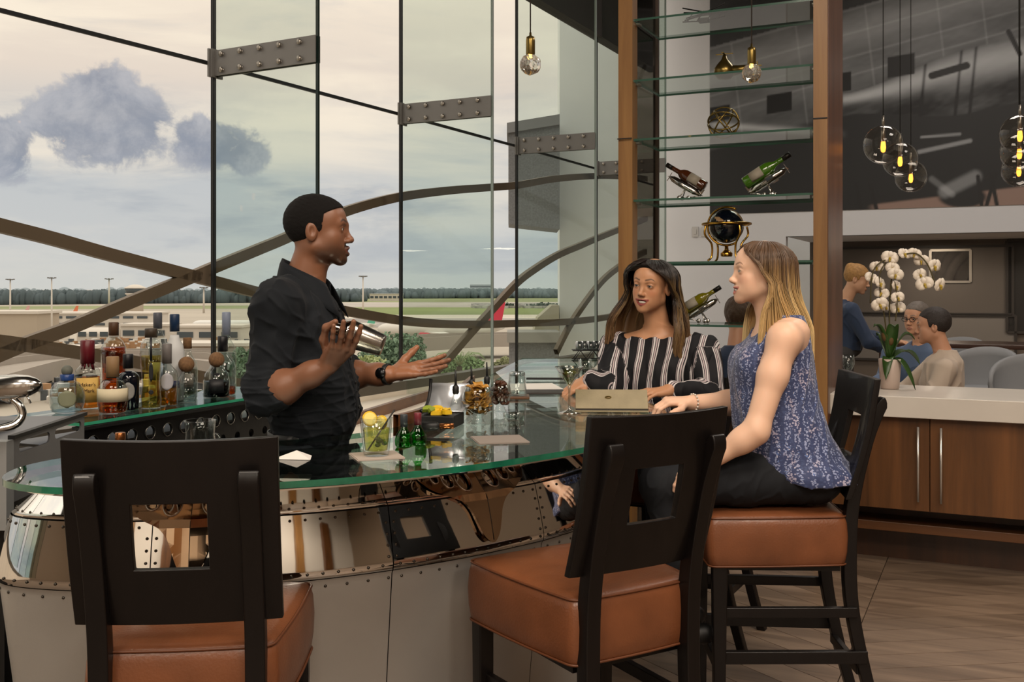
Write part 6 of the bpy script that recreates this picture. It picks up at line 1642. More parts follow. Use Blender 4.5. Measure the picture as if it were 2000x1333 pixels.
def add_head(S, H, s=1.0, female=False, mouth='closed', beard=False):
    """face features added in head frame H (origin between the ears at eye level)"""
    q = lambda *a: tuple(np.array(a) * s)
    jw = .90 if female else 1.0
    S.ell(q(0, -.012, .030), q(.073, .096, .086), .02, H)
    S.ell(q(0, .026, -.030), q(.058 * jw, .064, .078), .03, H)
    S.ell(q(0, .042, .035), q(.058, .048 if not female else .046, .050), .03, H)
    for x in (-1, 1):
        S.cap(q(x * .050 * jw, -.004, -.058), q(x * .016, .066, -.098), .017 * s, .013 * s, .03, H)
        S.ell(q(x * .040 * jw, .052, -.026), q(.020, .020, .018), .025, H)
        S.ell(q(x * .034 * jw, .042, -.056), q(.024, .030, .030), .03, H)
        S.cap(q(x * .038, .074 if female else .076, .017), q(0, .084 if female else .087, .013), (.0065 if female else .010) * s, (.0065 if female else .010) * s, .016, H)
    S.ell(q(0, .076 if not female else .073, -.103), q(.017, .016, .014) if not female else q(.014, .014, .013), .02, H)
    S.ell(q(0, .066, -.070), q(.032, .025, .024), .02, H)
    for x in (-1, 1): S.ell(q(x * .031, .099, .0), q(.018, .017, .0125), .012, H, True)
    if female:
        S.cap(q(0, .084, .004), q(0, .1010, -.031), .0065 * s, .0080 * s, .012, H); S.ell(q(0, .1055, -.0355), q(.0088, .0088, .0080), .009, H); wx, wy = .0098, .0955
    else:
        S.cap(q(0, .087, .006), q(0, .1040, -.031), .0078 * s, .0100 * s, .012, H); S.ell(q(0, .1075, -.0365), q(.0130, .0112, .0102), .008, H); wx, wy = .0150, .0985
    for x in (-1, 1): S.ell(q(x * wx, wy, -.0400), q(.0068, .0095, .0068), .008, H)
    for x in (-1, 1):
        S.ell(q(x * .031, .0755, -.001), q(.0150, .0137, .0137), .004, H)
        S.ell(q(x * .031, .095, -.002), q(.0126, .018, .0038 if mouth == 'smile' else .0044), .003, H, True)
        S.ell(q(x * .075, -.012, -.010), q(.009, .019, .031), .008, H, rot=(x * .25, 'Z'))
        S.ell(q(x * .0865, -.006, -.007), q(.0105, .0105, .018), .004, H, True)
    # mouth
    cw, cz, cy, uz, ly, lz, ru, rl = MOUTH[mouth]
    for x in (-1, 1):
        S.chain([q(x * cw, cy, cz), q(x * cw * .55, (cy + ly) / 2 + .003, (cz + uz) / 2 + .0005), q(0, ly, uz)], [.0034 * s, ru * .92 * s, ru * s], .005, H)
        S.chain([q(x * cw, cy, cz), q(x * cw * .55, (cy + ly) / 2 + .002, cz * .3 + lz * .7 + .001), q(0, ly - .002, lz)], [.0034 * s, rl * .85 * s, rl * s], .005, H)
    if mouth == 'open': S.ell(q(0, .102, -.0720), q(.0145, .022, .0062), .003, H, True)
    elif mouth == 'smile':
        S.ell(q(0, .098, -.0712), q(.0225, .024, .0060), .003, H, True); S.ell(q(0, .096, -.0668), q(.0265, .024, .0026), .003, H, True)
    else: S.ell(q(0, .108, -.071), q(.022, .011, .0012), .003, H, True)
# half width, corner z, corner y, upper lip z, lip y, lower lip z, lip radii
MOUTH = {'closed': (.021, -.0695, .086, -.0655, .0960, -.0765, .0058, .0066), 'open': (.019, -.0710, .085, -.0625, .0965, -.0820, .0060, .0070), 'smile': (.0310, -.0600, .0715, -.0620, .0915, -.0815, .0046, .0058)}
def head_colors(p, H, base, lip, brow, s=1.0, beard=None, mouth='closed', blush=None, female=False):
    l = H.to(p) / s; x, y, z = np.abs(l[:, 0]), l[:, 1], l[:, 2]
    c = np.tile(np.array(lin(base)), (len(p), 1))
    c *= (1 + .05 * waves(p, 90, 3))[:, None]
    def mixc(m, col):
        nonlocal c; c = c * (1 - m[:, None]) + np.array(lin(col)) * m[:, None]
    if blush: mixc(.5 * np.exp(-((x - .042) ** 2 + (z + .03) ** 2) / .00035) * (y > .03), blush)
    cw, cz, cy, uz, ly, lz, ru, rl = MOUTH[mouth]
    if beard:
        m = sstep(-.025, -.075, z + .35 * np.clip(.05 - y, 0, .1)) * sstep(-.02, .01, y) * sstep(-.118, -.108, z + .02 * 0) * (y < .12)
        m *= 1 - np.exp(-((x - .036) ** 2 / .0003 + (z + .045) ** 2 / .0002)) * .75
        m = m * np.where((z > -.06) & (x < .03), (y < .10) * (x < .026), 1)
        st = np.clip(np.exp(-((z + .056) / .006) ** 2) * (x < .024) * (y > .075), 0, 1)
        mixc(np.clip(m * .62, 0, .8), beard); mixc(st * .8, beard); mixc(np.exp(-((z + .108) / .014) ** 2) * (x < .026) * (y > .05) * .6, beard)
    t_ = np.clip(x / cw, 0, 1); tu = uz + (cz - uz) * t_ ** 1.8; tl = lz + (cz - lz) * t_ ** 2.2
    lm = sstep(cw + .003, cw - .001, x) * (y > .070) * np.maximum(np.exp(-(np.abs(z - tu) / (ru * 1.02 * (1 - .3 * t_))) ** 4), np.exp(-(np.abs(z - tl) / (rl * 1.02 * (1 - .4 * t_))) ** 4))
    mixc(np.clip(lm, 0, 1) * .92, lip)
    bz = .0235 + .006 * np.clip((x - .014) / .02, 0, 1) - .010 * np.clip((x - .036) / .016, 0, 1) ** 2 - .004 * female * 0
    bw = (.0034 if female else .0045) * (1 - .5 * np.clip((x - .03) / .02, 0, 1))
    bm = np.exp(-(np.abs(z - bz) / bw) ** 4) * sstep(.010, .014, x) * sstep(.053, .046, x) * (y > .05); mixc(bm * .85, brow)
    lid = np.exp(-(((x - .031) / .0148) ** 2 + ((z + .001) / .0068) ** 2) ** 3) * (y > .072); mixc(lid * (.75 if female else .45), brow)
    ns = np.exp(-((x - .0075) ** 2 + (z + .0445) ** 2) / .000012) * (y > .09); mixc(ns * .7, '#1a0f0b')
    return np.clip(c, .002, 1)
def eyes(H, s, parent, iris):
    for x in (-1, 1):
        c = Vector(H.out(np.array((x * .031, .0755, -.001)) * s)); mb = MB(); mb.ball((0, 0, 0), .0125 * s, 16, 12); e = mb.build('eye', mat('eye_white', '#b5aca3', .15), parent); e.location = c
        f = Vector(H.R[1]); mb = MB(); mb.ball(f * .0050 * s, .0086 * s, 12, 8); o = mb.build('iris', mat('iris' + iris, iris, .08, coat=.5), e)
def teeth(H, s, parent, w, z0, z1, yy=.087):
    rows = []; mb = MB()
    for z in (z0, z1): rows.append([Vector(H.out(np.array((w * math.sin(a), yy - .03 + .032 * math.cos(a), z)) * s)) for a in np.linspace(-1.0, 1.0, 13)])
    mb.grid(rows); mb.build('teeth', mat('tooth_white', '#d8d2c6', .25), parent, solid=.002)
def hand(S, wrist, u, n, side, s=1.0, curl=((.3, .4, .3),) * 4, spread=(.10, .03, -.05, -.13), thumb=None, tcurl=(.5, .35), k=.0045):
    """u along the fingers, n out of the back of the hand, side +1/-1 thumb on +x/-x of (u x n)"""
    u = np.array(u, float); u /= np.linalg.norm(u); n = np.array(n, float); n -= u * (n @ u); n /= np.linalg.norm(n); t = np.cross(u, n) * side
    w = np.array(wrist, float); L = lambda a, b, c: w + (t * a + u * b + n * c) * s
    kn = [L(.029, .086, .002), L(.009, .090, .004), L(-.012, .085, .003), L(-.031, .075, .0)]
    for i, q in enumerate(kn): S.cap(L((.018, .006, -.008, -.018)[i], .006, 0), q, .0135 * s, .0105 * s, .012)
    S.cap(L(.006, .03, -.004), L(0, .07, -.005), .019 * s, .017 * s, .012); S.cap(L(-.020, .02, -.005), L(-.026, .055, -.004), .013 * s, .011 * s, .012)
    ln = ((.043, .026, .021), (.047, .030, .022), (.043, .028, .022), (.034, .021, .019))
    tips = []
    for i in range(4):
        a = 0.0; p = kn[i]; d0 = u * math.cos(spread[i]) + t * math.sin(spread[i]); r = (.0092, .0094, .0088, .0078)[i] * s
        for j in range(3):
            a += curl[i][j]; d = d0 * math.cos(a) - n * math.sin(a); q = p + d * ln[i][j] * s; S.cap(p, q, r * (1 - .07 * j), r * (1 - .07 * (j + 1)), k if j else .007); p = q
        tips.append(p)
    if thumb is None:
        b = L(.022, .020, -.006); d = t * .80 + u * .62 - n * .15; d /= np.linalg.norm(d); m = b + d * .040 * s
        d2 = d * math.cos(tcurl[0]) + u * math.sin(tcurl[0]) ; d2 /= np.linalg.norm(d2); q = m + d2 * .032 * s; d3 = d2 * math.cos(tcurl[1]) + u * math.sin(tcurl[1]); d3 /= np.linalg.norm(d3); thumb = [b, m, q, q + d3 * .025 * s]
    S.chain(thumb, [.0145 * s, .0120 * s, .0105 * s, .0088 * s], .010)
    return kn, tips
def N3(v): return np.array(v, float)

# ------------------------------------------------------------------ long hair
def long_hair(name, H, s, parent, ends, root_col, tip_col, hi_col, n=620, seed=1, part=.0, split=(.35, .75), vol=1.0, drape=None, shell=True, open_=1.0, width=.0021, top=(72, 74, 80, 78, 66, 46, 22, 0), wave=.0035):
    """strands fall from a parting over the skull; ends(phi) gives the lowest z in head units, drape(phi, t, p) bends the lower part"""
    r = np.random.default_rng(seed); V, Q, K = [], [], []; m = 3; steps = 20
    tt = np.linspace(0, 1, steps + 1)
    def path(phi0, lift, jit):
        ze = ends(phi0) + jit[0] * .035; zt = .112; t = tt; z = zt + (ze - zt) * t ** 1.15
        zz = np.clip((z - .028) / .090, -1, 1); rad = np.where(z > .028, np.sqrt(np.maximum(0.0, 1 - zz * zz)), 1.0)
        op = np.radians(np.interp(z, [-.4, -.14, -.08, -.02, .03, .06, .085, .108], list(top))) * open_
        ph = math.copysign(1, phi0) * np.maximum(abs(phi0), op + abs(jit[1]) * .10)
        below = np.maximum(0, .02 - z); fl = 1 + .10 * np.minimum(1, below / .10)
        x = (.079 * vol + lift) * rad * fl * np.sin(ph) + part * (1 - t) ** 2; y = -.012 + (.100 * vol + lift) * rad * fl * np.cos(ph)
        y = np.where((np.abs(ph) < 1.75) & (z < -.02), y - .018 * np.minimum(1, below / .06), y)
        w = H.out(np.stack([x, y, z], 1) * s)
        w = w + np.stack([np.sin(7 * t + jit[2] * 6), np.cos(6 * t + jit[3] * 6), 0 * t], 1) * (wave * sstep(.2, .55, t))[:, None]
        return drape(ph, t, w, z) if drape is not None else w
    def add(pts, rad, tone):
        pts = np.array(pts); tg = np.gradient(pts, axis=0); tg /= np.linalg.norm(tg, axis=1)[:, None] + 1e-9
        rf = np.cross(tg, np.array((.3, .2, .93))); nn = np.linalg.norm(rf, axis=1)[:, None]; rf = rf / np.maximum(nn, 1e-6); bi = np.cross(tg, rf); o = sum(len(v) for v in V)
        k = len(pts); rr = rad * np.minimum(1, np.linspace(1.0, .25, k) ** .6)
        ring = np.stack([pts + (rf * math.cos(2 * PI * j / m) + bi * math.sin(2 * PI * j / m) * .7) * rr[:, None] for j in range(m)], 1)
        V.append(ring.reshape(-1, 3)); t = np.linspace(0, 1, k)
        g = sstep(split[0], split[1], t + tone[1] * .12)[:, None]; c = np.array(lin(root_col)) * (1 - g) + np.array(lin(tip_col)) * g
        hh = tone[0] * sstep(.12, .4, t)[:, None]; c = c * (1 - hh) + np.array(lin(hi_col)) * hh; K.append(np.repeat(c * tone[2], m, 0))
        i, j = np.meshgrid(np.arange(k - 1), np.arange(m), indexing='ij'); i, j = i.ravel(), j.ravel(); Q.append(o + np.stack([i * m + j, i * m + (j + 1) % m, (i + 1) * m + (j + 1) % m, (i + 1) * m + j], 1))
    for q in range(n):
        ph = r.uniform(-PI, PI); lk = math.floor(ph * 14); lr = np.random.default_rng(lk + 999 + seed)
        tone = ((lr.random() > .45) * .8 * r.uniform(.3, 1), r.uniform(-1, 1), r.uniform(.75, 1.15) * lr.uniform(.8, 1.15))
        add(path(ph, .003 + .013 * r.random() + .007 * lr.random(), (r.uniform(-1, 1), r.random(), lr.random(), lr.random())), width * r.uniform(.7, 1.25), tone)
    if shell:
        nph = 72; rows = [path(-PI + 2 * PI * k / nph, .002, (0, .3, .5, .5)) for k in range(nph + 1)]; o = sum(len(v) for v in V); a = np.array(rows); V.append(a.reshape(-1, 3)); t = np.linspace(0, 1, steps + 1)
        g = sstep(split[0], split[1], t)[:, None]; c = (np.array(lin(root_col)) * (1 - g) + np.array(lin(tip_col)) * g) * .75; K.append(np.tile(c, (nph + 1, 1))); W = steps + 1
        i, j = np.meshgrid(np.arange(nph), np.arange(steps), indexing='ij'); i, j = i.ravel(), j.ravel(); ok = ~((i == nph // 2) | (i == nph // 2 - 1)) | (j < 3); i, j = i[ok], j[ok]; Q.append(o + np.stack([i * W + j, i * W + j + 1, (i + 1) * W + j + 1, (i + 1) * W + j], 1))
    hm = mat('hair_strands', '#4a3524', .38, attr='Col', spec=.5)
    return np_mesh(name, np.concatenate(V), np.concatenate(Q), hm, parent, np.concatenate(K))

# ================================================================== bartender
def bartender():
    T = thing('person', 'bartender in a dark rolled sleeve shirt holding a steel shaker', 'person', (-.66, 3.3, 0), 0, 'people at the bar')
    off = np.array((-.66, 3.3, 0.0)); sk = '#7a523c'
    s = .97
    H = Frame((-.626, 3.30, 1.687), (.995, .06, .03))
    TF = Frame((-.668, 3.30, 0), (.99, -.12, 0))
    S = Sdf(); add_head(S, H, s, mouth='open')
    S.cap((-.645, 3.30, 1.620), (-.680, 3.30, 1.50), .052, .060, .03); S.cap((-.628, 3.30, 1.590), (-.648, 3.30, 1.48), .028, .042, .03)
    S.loft([1.30, 1.40, 1.47, 1.51], [0] * 4, [0, 0, -.01, -.02], [.15, .16, .13, .06], [.10, .10, .08, .05], .04, TF)
    # near (right) arm, bent up to the shaker
    sh, el, wr = N3((-.715, 3.115, 1.445)), N3((-.742, 3.075, 1.172)), N3((-.548, 3.035, 1.268))
    S.cap(sh, el, .050, .043, .03); S.chain([el, el + (wr - el) * .3, el + (wr - el) * .75, wr], [.043, .047, .034, .0285], .03)
    th = [P(641, 694, 3.035), P(632, 664, 3.015), P(637, 640, 2.995), P(655, 629, 2.985)]
    hand(S, wr + (N3(P(668, 681, 3.0)) - wr) * .10, N3(P(672, 676, 2.985)) - wr, (.32, -.86, -.40), 1, .98, curl=((.10, .18, .20), (.06, .16, .18), (.05, .14, .16), (.06, .15, .18)), spread=(-.20, -.30, -.38, -.44), thumb=[N3(q) for q in th])
    # far (left) arm, palm open
    sh2, el2, wr2 = N3((-.70, 3.485, 1.44)), N3((-.60, 3.54, 1.20)), N3((-.415, 3.46, 1.208))
    S.cap(sh2, el2, .050, .043, .03); S.chain([el2, el2 + (wr2 - el2) * .3, el2 + (wr2 - el2) * .8, wr2], [.043, .047, .034, .029], .03)
    u2 = N3((.96, -.06, .20)); n2 = N3((.20, .52, -.83))
    kn, tips = hand(S, wr2 + u2 * .012, u2, n2, 1, 1.04, curl=((.02, .10, .10), (.0, .08, .10), (-.04, .08, .12), (-.06, .12, .16)), spread=(.06, 0, -.06, -.14), tcurl=(.15, .05))
    v, q = S.mesh(.003)
    c = head_colors(v, H, sk, '#5a2f28', '#140d0a', s, beard='#120c09', mouth='open')
    # palms and inner fingers are lighter
    d = ((v - (kn[1] * .5 + wr2 * .5)) ** 2).sum(1) ** .5; nn = n2 / np.linalg.norm(n2); pal = sstep(.002, -.012, (v - wr2) @ nn) * (d < .14) * ((v - wr2) @ (u2 / np.linalg.norm(u2)) > -.01)
    c = c * (1 - .45 * pal[:, None]) + np.array(lin('#a8714f')) * .45 * pal[:, None]
    np_mesh('body', v - off, q, skin_mat('skin_deep', .42, .06), T, c)
    Hl = Frame(H.o - off, H.R[1], H.R[2]); eyes(Hl, s, T, '#1d120c'); teeth(Hl, s, T, .017, -.0715, -.0655, .089)
    # close cropped hair
    S = Sdf(); g = .0055
    S.ell(np.array((0, -.012, .030)) * s, np.array((.073 + g, .096 + g, .086 + g)) * s, .02, H); S.ell(np.array((0, .040, .037)) * s, np.array((.056 + g, .048 + g, .048 + g)) * s, .03, H)
    def cut(p):
        l = H.to(p) / s; x, y, z = np.abs(l[:, 0]), l[:, 1], l[:, 2]
        line = np.interp(y, [-.12, -.06, -.03, -.005, .012, .022, .030, .05, .075, .10], [-.045, -.055, -.030, .018, -.012, .0, .050, .060, .070, .078]); return (line - z) * .7
    S.cut.append(cut); S.disp = lambda p: .0012 * waves(p, 420, 8)
    v, q = S.mesh(.003); np_mesh('hair', v - off, q, mat('cropped_black_hair', '#0c0908', .8, spec=.25, bump=.5, bscale=700), T)
    # shirt
    S = Sdf()
    S.loft([1.015, 1.05, 1.10, 1.18, 1.28, 1.38, 1.45, 1.50, 1.53], [0] * 9, [.022, .03, .034, .026, .008, -.008, -.018, -.024, -.026], [.158, .168, .175, .178, .185, .192, .175, .11, .07], [.118, .132, .140, .138, .136, .132, .118, .088, .066], .03, TF, 2.2)
    S.cap(sh + N3((.0, .02, .0)), el + N3((0, 0, .015)), .070, .056, .05); S.cap(sh + N3((0, .07, .02)), sh, .07, .074, .04)
    el_d = (wr - el) / np.linalg.norm(wr - el); S.cap(el + N3((-.004, 0, .03)), el + el_d * .02, .058, .055, .02); S.cap(el + el_d * .0, el + el_d * .036, .0565, .054, .006)
    S.cap(sh2, el2 + N3((0, 0, .02)), .072, .062, .05); e2 = (wr2 - el2) / np.linalg.norm(wr2 - el2); S.cap(el2, el2 + e2 * .05, .062, .058, .02)
    S.cap((-.680, 3.30, 1.535), (-.60, 3.30, 1.62), .060, .075, .006, sub=True)
    def wr_(p):
        l = TF.to(p); z = l[:, 2]
        return -.0075 * folds(p, 30, 21, (1, 1, .45)) - .005 * folds(p, 52, 22, (1, 1, 1.3)) - .006 * folds(p, 60, 25, (.6, .6, 1.8)) * np.exp(-((z - 1.16) / .10) ** 2) + .003 * waves(p, 70, 26)
    S.disp = wr_
    v, q = S.mesh(.004); sm = mat('charcoal_shirt', '#12161b', .75, sheen=.03, spec=.2, bump=.08, bscale=900, var=.12, vscale=14); shirt = np_mesh('shirt', v - off, q, sm, T)
    # placket, buttons, collar
    mb = MB(); rows = []
    for z in np.linspace(1.06, 1.475, 18):
        y = np.interp(z, [1.015, 1.10, 1.18, 1.28, 1.38, 1.45, 1.50], [.14, .174, .164, .144, .124, .10, .064]); rows.append([Vector(TF.out((x, y + .004 - abs(x) * .1, z)) - off) for x in (-.016, -.008, 0, .008, .016)])
    mb.grid(rows); pk = mb.build('placket', sm, shirt, solid=.004)
    for z in np.linspace(1.12, 1.43, 5):
        y = np.interp(z, [1.015, 1.10, 1.18, 1.28, 1.38, 1.45, 1.50], [.14, .174, .164, .144, .124, .10, .064]); p_ = Vector(TF.out((0, y + .007, z)) - off); f = Vector(TF.R[1]); mb = MB(); mb.tube([p_, p_ + f * .002], .0055, 10); mb.build('button', mat('dark_button', '#15171a', .3), shirt)
    mb = MB(); rows = []
    for a in np.linspace(-152, 152, 34):
        ra = R(a); t = abs(a) / 152; cx, cy = math.sin(ra), -math.cos(ra)
        zb = 1.530 - .070 * t ** 1.4; zt_ = zb + .062 - .014 * t; fl = .030 + .050 * t ** 4
        bx = lambda r_, z, fy=0.0: Vector(TF.out((cx * r_ * .97, cy * r_ * 1.05 - .004 + .022 * t + fy, z)) - off)
        rows.append([bx(.066, zb), bx(.063, zt_), bx(.067, zt_ + .004), bx(.073 + .004 * t, zt_ - .012), bx(.084 + .012 * t, zb + .004 - fl * .35, .012 * t ** 4), bx(.090 + .014 * t, zb - fl * .8 + .008, .016 * t ** 4)])
    mb.grid(rows); mb.build('collar', sm, shirt, solid=.003)
    # trousers, belt, shoes, watch
    S = Sdf()
    S.loft([.80, .88, .95, 1.0, 1.045], [0] * 5, [0, 0, .008, .014, .018], [.158, .17, .168, .160, .156], [.118, .128, .126, .122, .119], .03, TF)
    for y in (-.092, .092): S.chain([TF.out((y, 0, .90)), TF.out((y * 1.12, .01, .5)), TF.out((y * 1.12, -.02, .09))], [.096, .076, .062], .03)
    S.disp = lambda p: .003 * waves(p, 45, 31); v, q = S.mesh(.006); np_mesh('trousers', v - off, q, mat('grey_trousers', '#2b3036', .75, spec=.2, bump=.06, bscale=700), T)
    mb = MB(); rows = []
    for z in (1.018, 1.046): rows.append([Vector(TF.out((.162 * math.cos(a), .016 + .126 * math.sin(a), z)) - off) for a in np.linspace(0, 2 * PI, 40)])
    mb.grid(rows); bl = mb.build('belt', M_black, T, solid=.004); mb = MB(); p_ = Vector(TF.out((0, .146, 1.032)) - off); mb.box(p_, (.006, .03, .026)); mb.build('buckle', M_silver, bl)
    for y in (-.10, .10):
        S = Sdf(); S.cap(TF.out((y, -.05, .045)), TF.out((y, .13, .035)), .045, .036, .02); S.cap(TF.out((y, -.03, .06)), TF.out((y, -.03, .10)), .045, .045, .02); S.cut.append(lambda p: .002 - p[:, 2]); v, q = S.mesh(.008); np_mesh('shoe', v - off, q, M_black, T)
    a_ = wr2 - e2 * .012; mb = MB(); rows = []
    b1 = np.cross(e2, (0, 0, 1)); b1 /= np.linalg.norm(b1); b2 = np.cross(b1, e2)
    for k_ in (-.013, .013): rows.append([Vector(a_ + e2 * k_ + (b1 * math.cos(a) * .0335 + b2 * math.sin(a) * .0335) - off) for a in np.linspace(0, 2 * PI, 28)])
    mb.grid(rows); w = mb.build('watch_strap', M_black, T, solid=.005)
    c_ = a_ + (-b2 * .2 - b1 * .98) * .036 * (1 if b1[1] > 0 else -1); mb = MB(); nv = Vector(c_ - a_).normalized(); mb.tube([Vector(c_ - off) - nv * .003, Vector(c_ - off) + nv * .006], .018, 18); mb.build('watch_case', mat('watch_black', '#101114', .25, .4), w)
    # shaker in the near hand
    K = thing('cocktail_shaker', 'brushed steel cocktail shaker in the bartender\'s hand', 'shaker', (0, 0, 0))
    a, b = Vector(P(650, 640, 3.035)), Vector(P(749, 676, 3.035)); ax = (b - a).normalized(); Ls = (b - a).length
    def tubep(name, pr, mt): mb = MB(); mb.tube([a + ax * t for t, r_ in pr], [r_ for t, r_ in pr], 28); mb.build(name, mt, K)
    tubep('tin', [(.055, .0405), (.058, .043), (.060, .0425), (Ls - .006, .0325), (Ls - .001, .030), (Ls, .001)], mat('tin_steel', '#8f8a84', .22, 1.0, bump=.05, bscale=260, stretch=(1, 1, 1)))
    tubep('shoulder', [(.022, .020), (.030, .031), (.045, .0395), (.057, .0410)], mat('shoulder_steel', '#a9a29a', .08, 1.0))
    tubep('cap', [(-.006, .001), (-.005, .015), (.0, .0165), (.020, .0185), (.024, .0195)], mat('shoulder_steel', '#a9a29a'))
    return T
bartender()
# ================================================================== blonde woman on the right stool
def blonde():
    o0 = np.array((1.0, 3.58, .76)); T = thing('person', 'blonde woman in a patterned blue sleeveless top and dark jeans', 'person', tuple(o0), 0, 'people at the bar')
    s = .95; sk = '#e0b79c'
    H = Frame((.868, 3.58, 1.556), (-.995, -.03, .05)); TF = Frame((.94, 3.58, 0), (-1, 0, 0))
    S = Sdf(); add_head(S, H, s, True, 'smile')
    S.cap((.888, 3.58, 1.50), (.925, 3.58, 1.37), .044, .050, .03); S.cap((.872, 3.58, 1.475), (.90, 3.58, 1.36), .026, .038, .03)
    S.loft([1.10, 1.20, 1.30, 1.36, 1.395, 1.41], [0] * 6, [.03, .03, .015, .0, -.005, -.005], [.13, .145, .155, .135, .09, .05], [.095, .11, .10, .085, .065, .05], .03, TF)
    for x in (-1, 1): S.ell(TF.out((x * .065, .10, 1.235)), (.06, .062, .062), .03)
    sh, el, wr = N3((.905, 3.405, 1.330)), N3((.80, 3.36, 1.03)), N3((.66, 3.39, .925))
    S.cap(TF.out((-.10, -.01, 1.35)), sh, .050, .052, .04); S.chain([sh, sh + (el - sh) * .4, el], [.051, .047, .040], .03); S.chain([el, el + (wr - el) * .3, wr], [.040, .038, .026], .03)
    hand(S, wr, (-.75, .05, -.30), (-.25, -.3, .9), -1, .90, curl=((.3, .5, .3),) * 4)
    sh2, el2, wr2 = N3((.925, 3.755, 1.335)), N3((.862, 3.80, 1.075)), N3((.642, 3.70, 1.085))
    S.cap(TF.out((.10, -.01, 1.35)), sh2, .055, .060, .04); S.chain([sh2, el2], [.058, .043], .03); S.chain([el2, el2 + (wr2 - el2) * .3, wr2], [.042, .042, .027], .03)
    hand(S, wr2 + N3((-.01, 0, .004)), N3((-.93, -.22, .02)), (-.08, -.25, 1), -1, .92, curl=((.55, .65, .35), (.6, .65, .35), (.65, .65, .4), (.7, .7, .4)), spread=(.08, .02, -.06, -.14), tcurl=(.6, .3))
    v, q = S.mesh(.003); c = head_colors(v, H, sk, '#b5645c', '#6b4a33', s, mouth='smile', blush='#d08c74', female=True)
    np_mesh('body', v - o0, q, skin_mat('skin_fair', .45, .12), T, c)
    Hl = Frame(H.o - o0, H.R[1], H.R[2]); eyes(Hl, s, T, '#4d6670'); teeth(Hl, s, T, .022, -.0745, -.0665, .088)
    # sleeveless top
    S = Sdf()
    S.loft([.845, .87, .92, 1.0, 1.10, 1.20, 1.28, 1.34, 1.385, 1.405], [0] * 10, [-.085, -.06, -.03, .0, .02, .032, .022, .004, -.006, -.012], [.222, .220, .20, .182, .168, .168, .165, .145, .12, .10], [.180, .182, .174, .162, .150, .142, .122, .098, .078, .062], .03, TF, 2.2)
    for x in (-1, 1): S.ell(TF.out((x * .065, .105, 1.235)), (.066, .070, .068), .03)
    for (a, b) in ((sh, el), (sh2, el2)):
        d = (b - a); S.cap(a - d * .10 + N3((0, 0, .02)), a + d * .30, .074, .070, .006, sub=True)
    S.cap((.88, 3.58, 1.47), (.90, 3.58, 1.40), .085, .095, .006, sub=True)
    S.disp = lambda p: .0045 * np.sin(TF.to(p)[:, 0] * 55 + 22 * TF.to(p)[:, 1] + 1.5 * np.sin(p[:, 2] * 14)) * sstep(1.25, .95, p[:, 2]) - .004 * folds(p, 45, 41, (1, 1, .4))
    v, q = S.mesh(.004); l = TF.to(v); col = np.stack([np.arctan2(l[:, 0], l[:, 1]) * .16, v[:, 2], np.zeros(len(v))], 1)
    m = bpy.data.materials.new('paisley_top'); m.use_nodes = True; nt = m.node_tree; N, L = nt.nodes, nt.links; b = N['Principled BSDF']; b.inputs['Roughness'].default_value = .7; b.inputs['Sheen Weight'].default_value = .2
    at = N.new('ShaderNodeAttribute'); at.attribute_name = 'Col'
    mp = N.new('ShaderNodeMapping'); mp.inputs['Scale'].default_value = (1, .55, 1); L.new(at.outputs['Vector'], mp.inputs[0])
    def mixn(f, a, b_):
        mx = N.new('ShaderNodeMix'); mx.data_type = 'RGBA'; L.new(f, mx.inputs[0])
        for i, q_ in ((6, a), (7, b_)):
            if isinstance(q_, str): mx.inputs[i].default_value = (*lin(q_), 1)
            else: L.new(q_, mx.inputs[i])
        return mx.outputs[2]
    def rmp(f, p0, p1):
        r = N.new('ShaderNodeValToRGB'); r.color_ramp.elements[0].position = p0; r.color_ramp.elements[1].position = p1; L.new(f, r.inputs[0]); return r.outputs[0]
    vo = N.new('ShaderNodeTexVoronoi'); vo.inputs['Scale'].default_value = 26; L.new(mp.outputs[0], vo.inputs['Vector'])
    wv = N.new('ShaderNodeMath'); wv.operation = 'MULTIPLY'; wv.inputs[1].default_value = 150; L.new(vo.outputs['Distance'], wv.inputs[0]); sn = N.new('ShaderNodeMath'); sn.operation = 'SINE'; L.new(wv.outputs[0], sn.inputs[0])
    n1 = N.new('ShaderNodeTexNoise'); n1.inputs['Scale'].default_value = 22; n1.inputs['Detail'].default_value = 3; L.new(mp.outputs[0], n1.inputs['Vector'])
    w2 = N.new('ShaderNodeTexWave'); w2.inputs['Scale'].default_value = 11; w2.inputs['Distortion'].default_value = 3.5; w2.inputs['Detail'].default_value = 2; w2.inputs['Detail Scale'].default_value = 3; L.new(at.outputs['Vector'], w2.inputs['Vector'])
    n2 = N.new('ShaderNodeTexVoronoi'); n2.inputs['Scale'].default_value = 160; L.new(at.outputs['Vector'], n2.inputs['Vector'])
    c1 = mixn(rmp(sn.outputs[0], .35, .6), '#5d74a8', '#c3c2cf'); c2 = mixn(rmp(w2.outputs['Fac'], .55, .7), c1, '#39476f'); c3 = mixn(rmp(n1.outputs['Fac'], .56, .62), c2, '#a9a3b8'); c4 = mixn(rmp(n2.outputs['Distance'], .42, .50), c3, '#2f3a62')
    L.new(c4, b.inputs['Base Color'])
    np_mesh('sleeveless_top', v - o0, q, m, T, col)
    # jeans
    S = Sdf(); S.ell((1.03, 3.58, .858), (.125, .172, .100), .04); S.ell((.975, 3.58, .92), (.09, .14, .08), .05)
    for y, kx in ((3.485, .50), (3.675, .52)):
        S.chain([(1.02, y, .865), (.78, y, .852), (kx, y - .01, .835)], [.098, .090, .066], .03); S.chain([(kx, y - .01, .835), (kx + .06, y, .60), (kx + .12, y, .36)], [.064, .056, .04], .025)
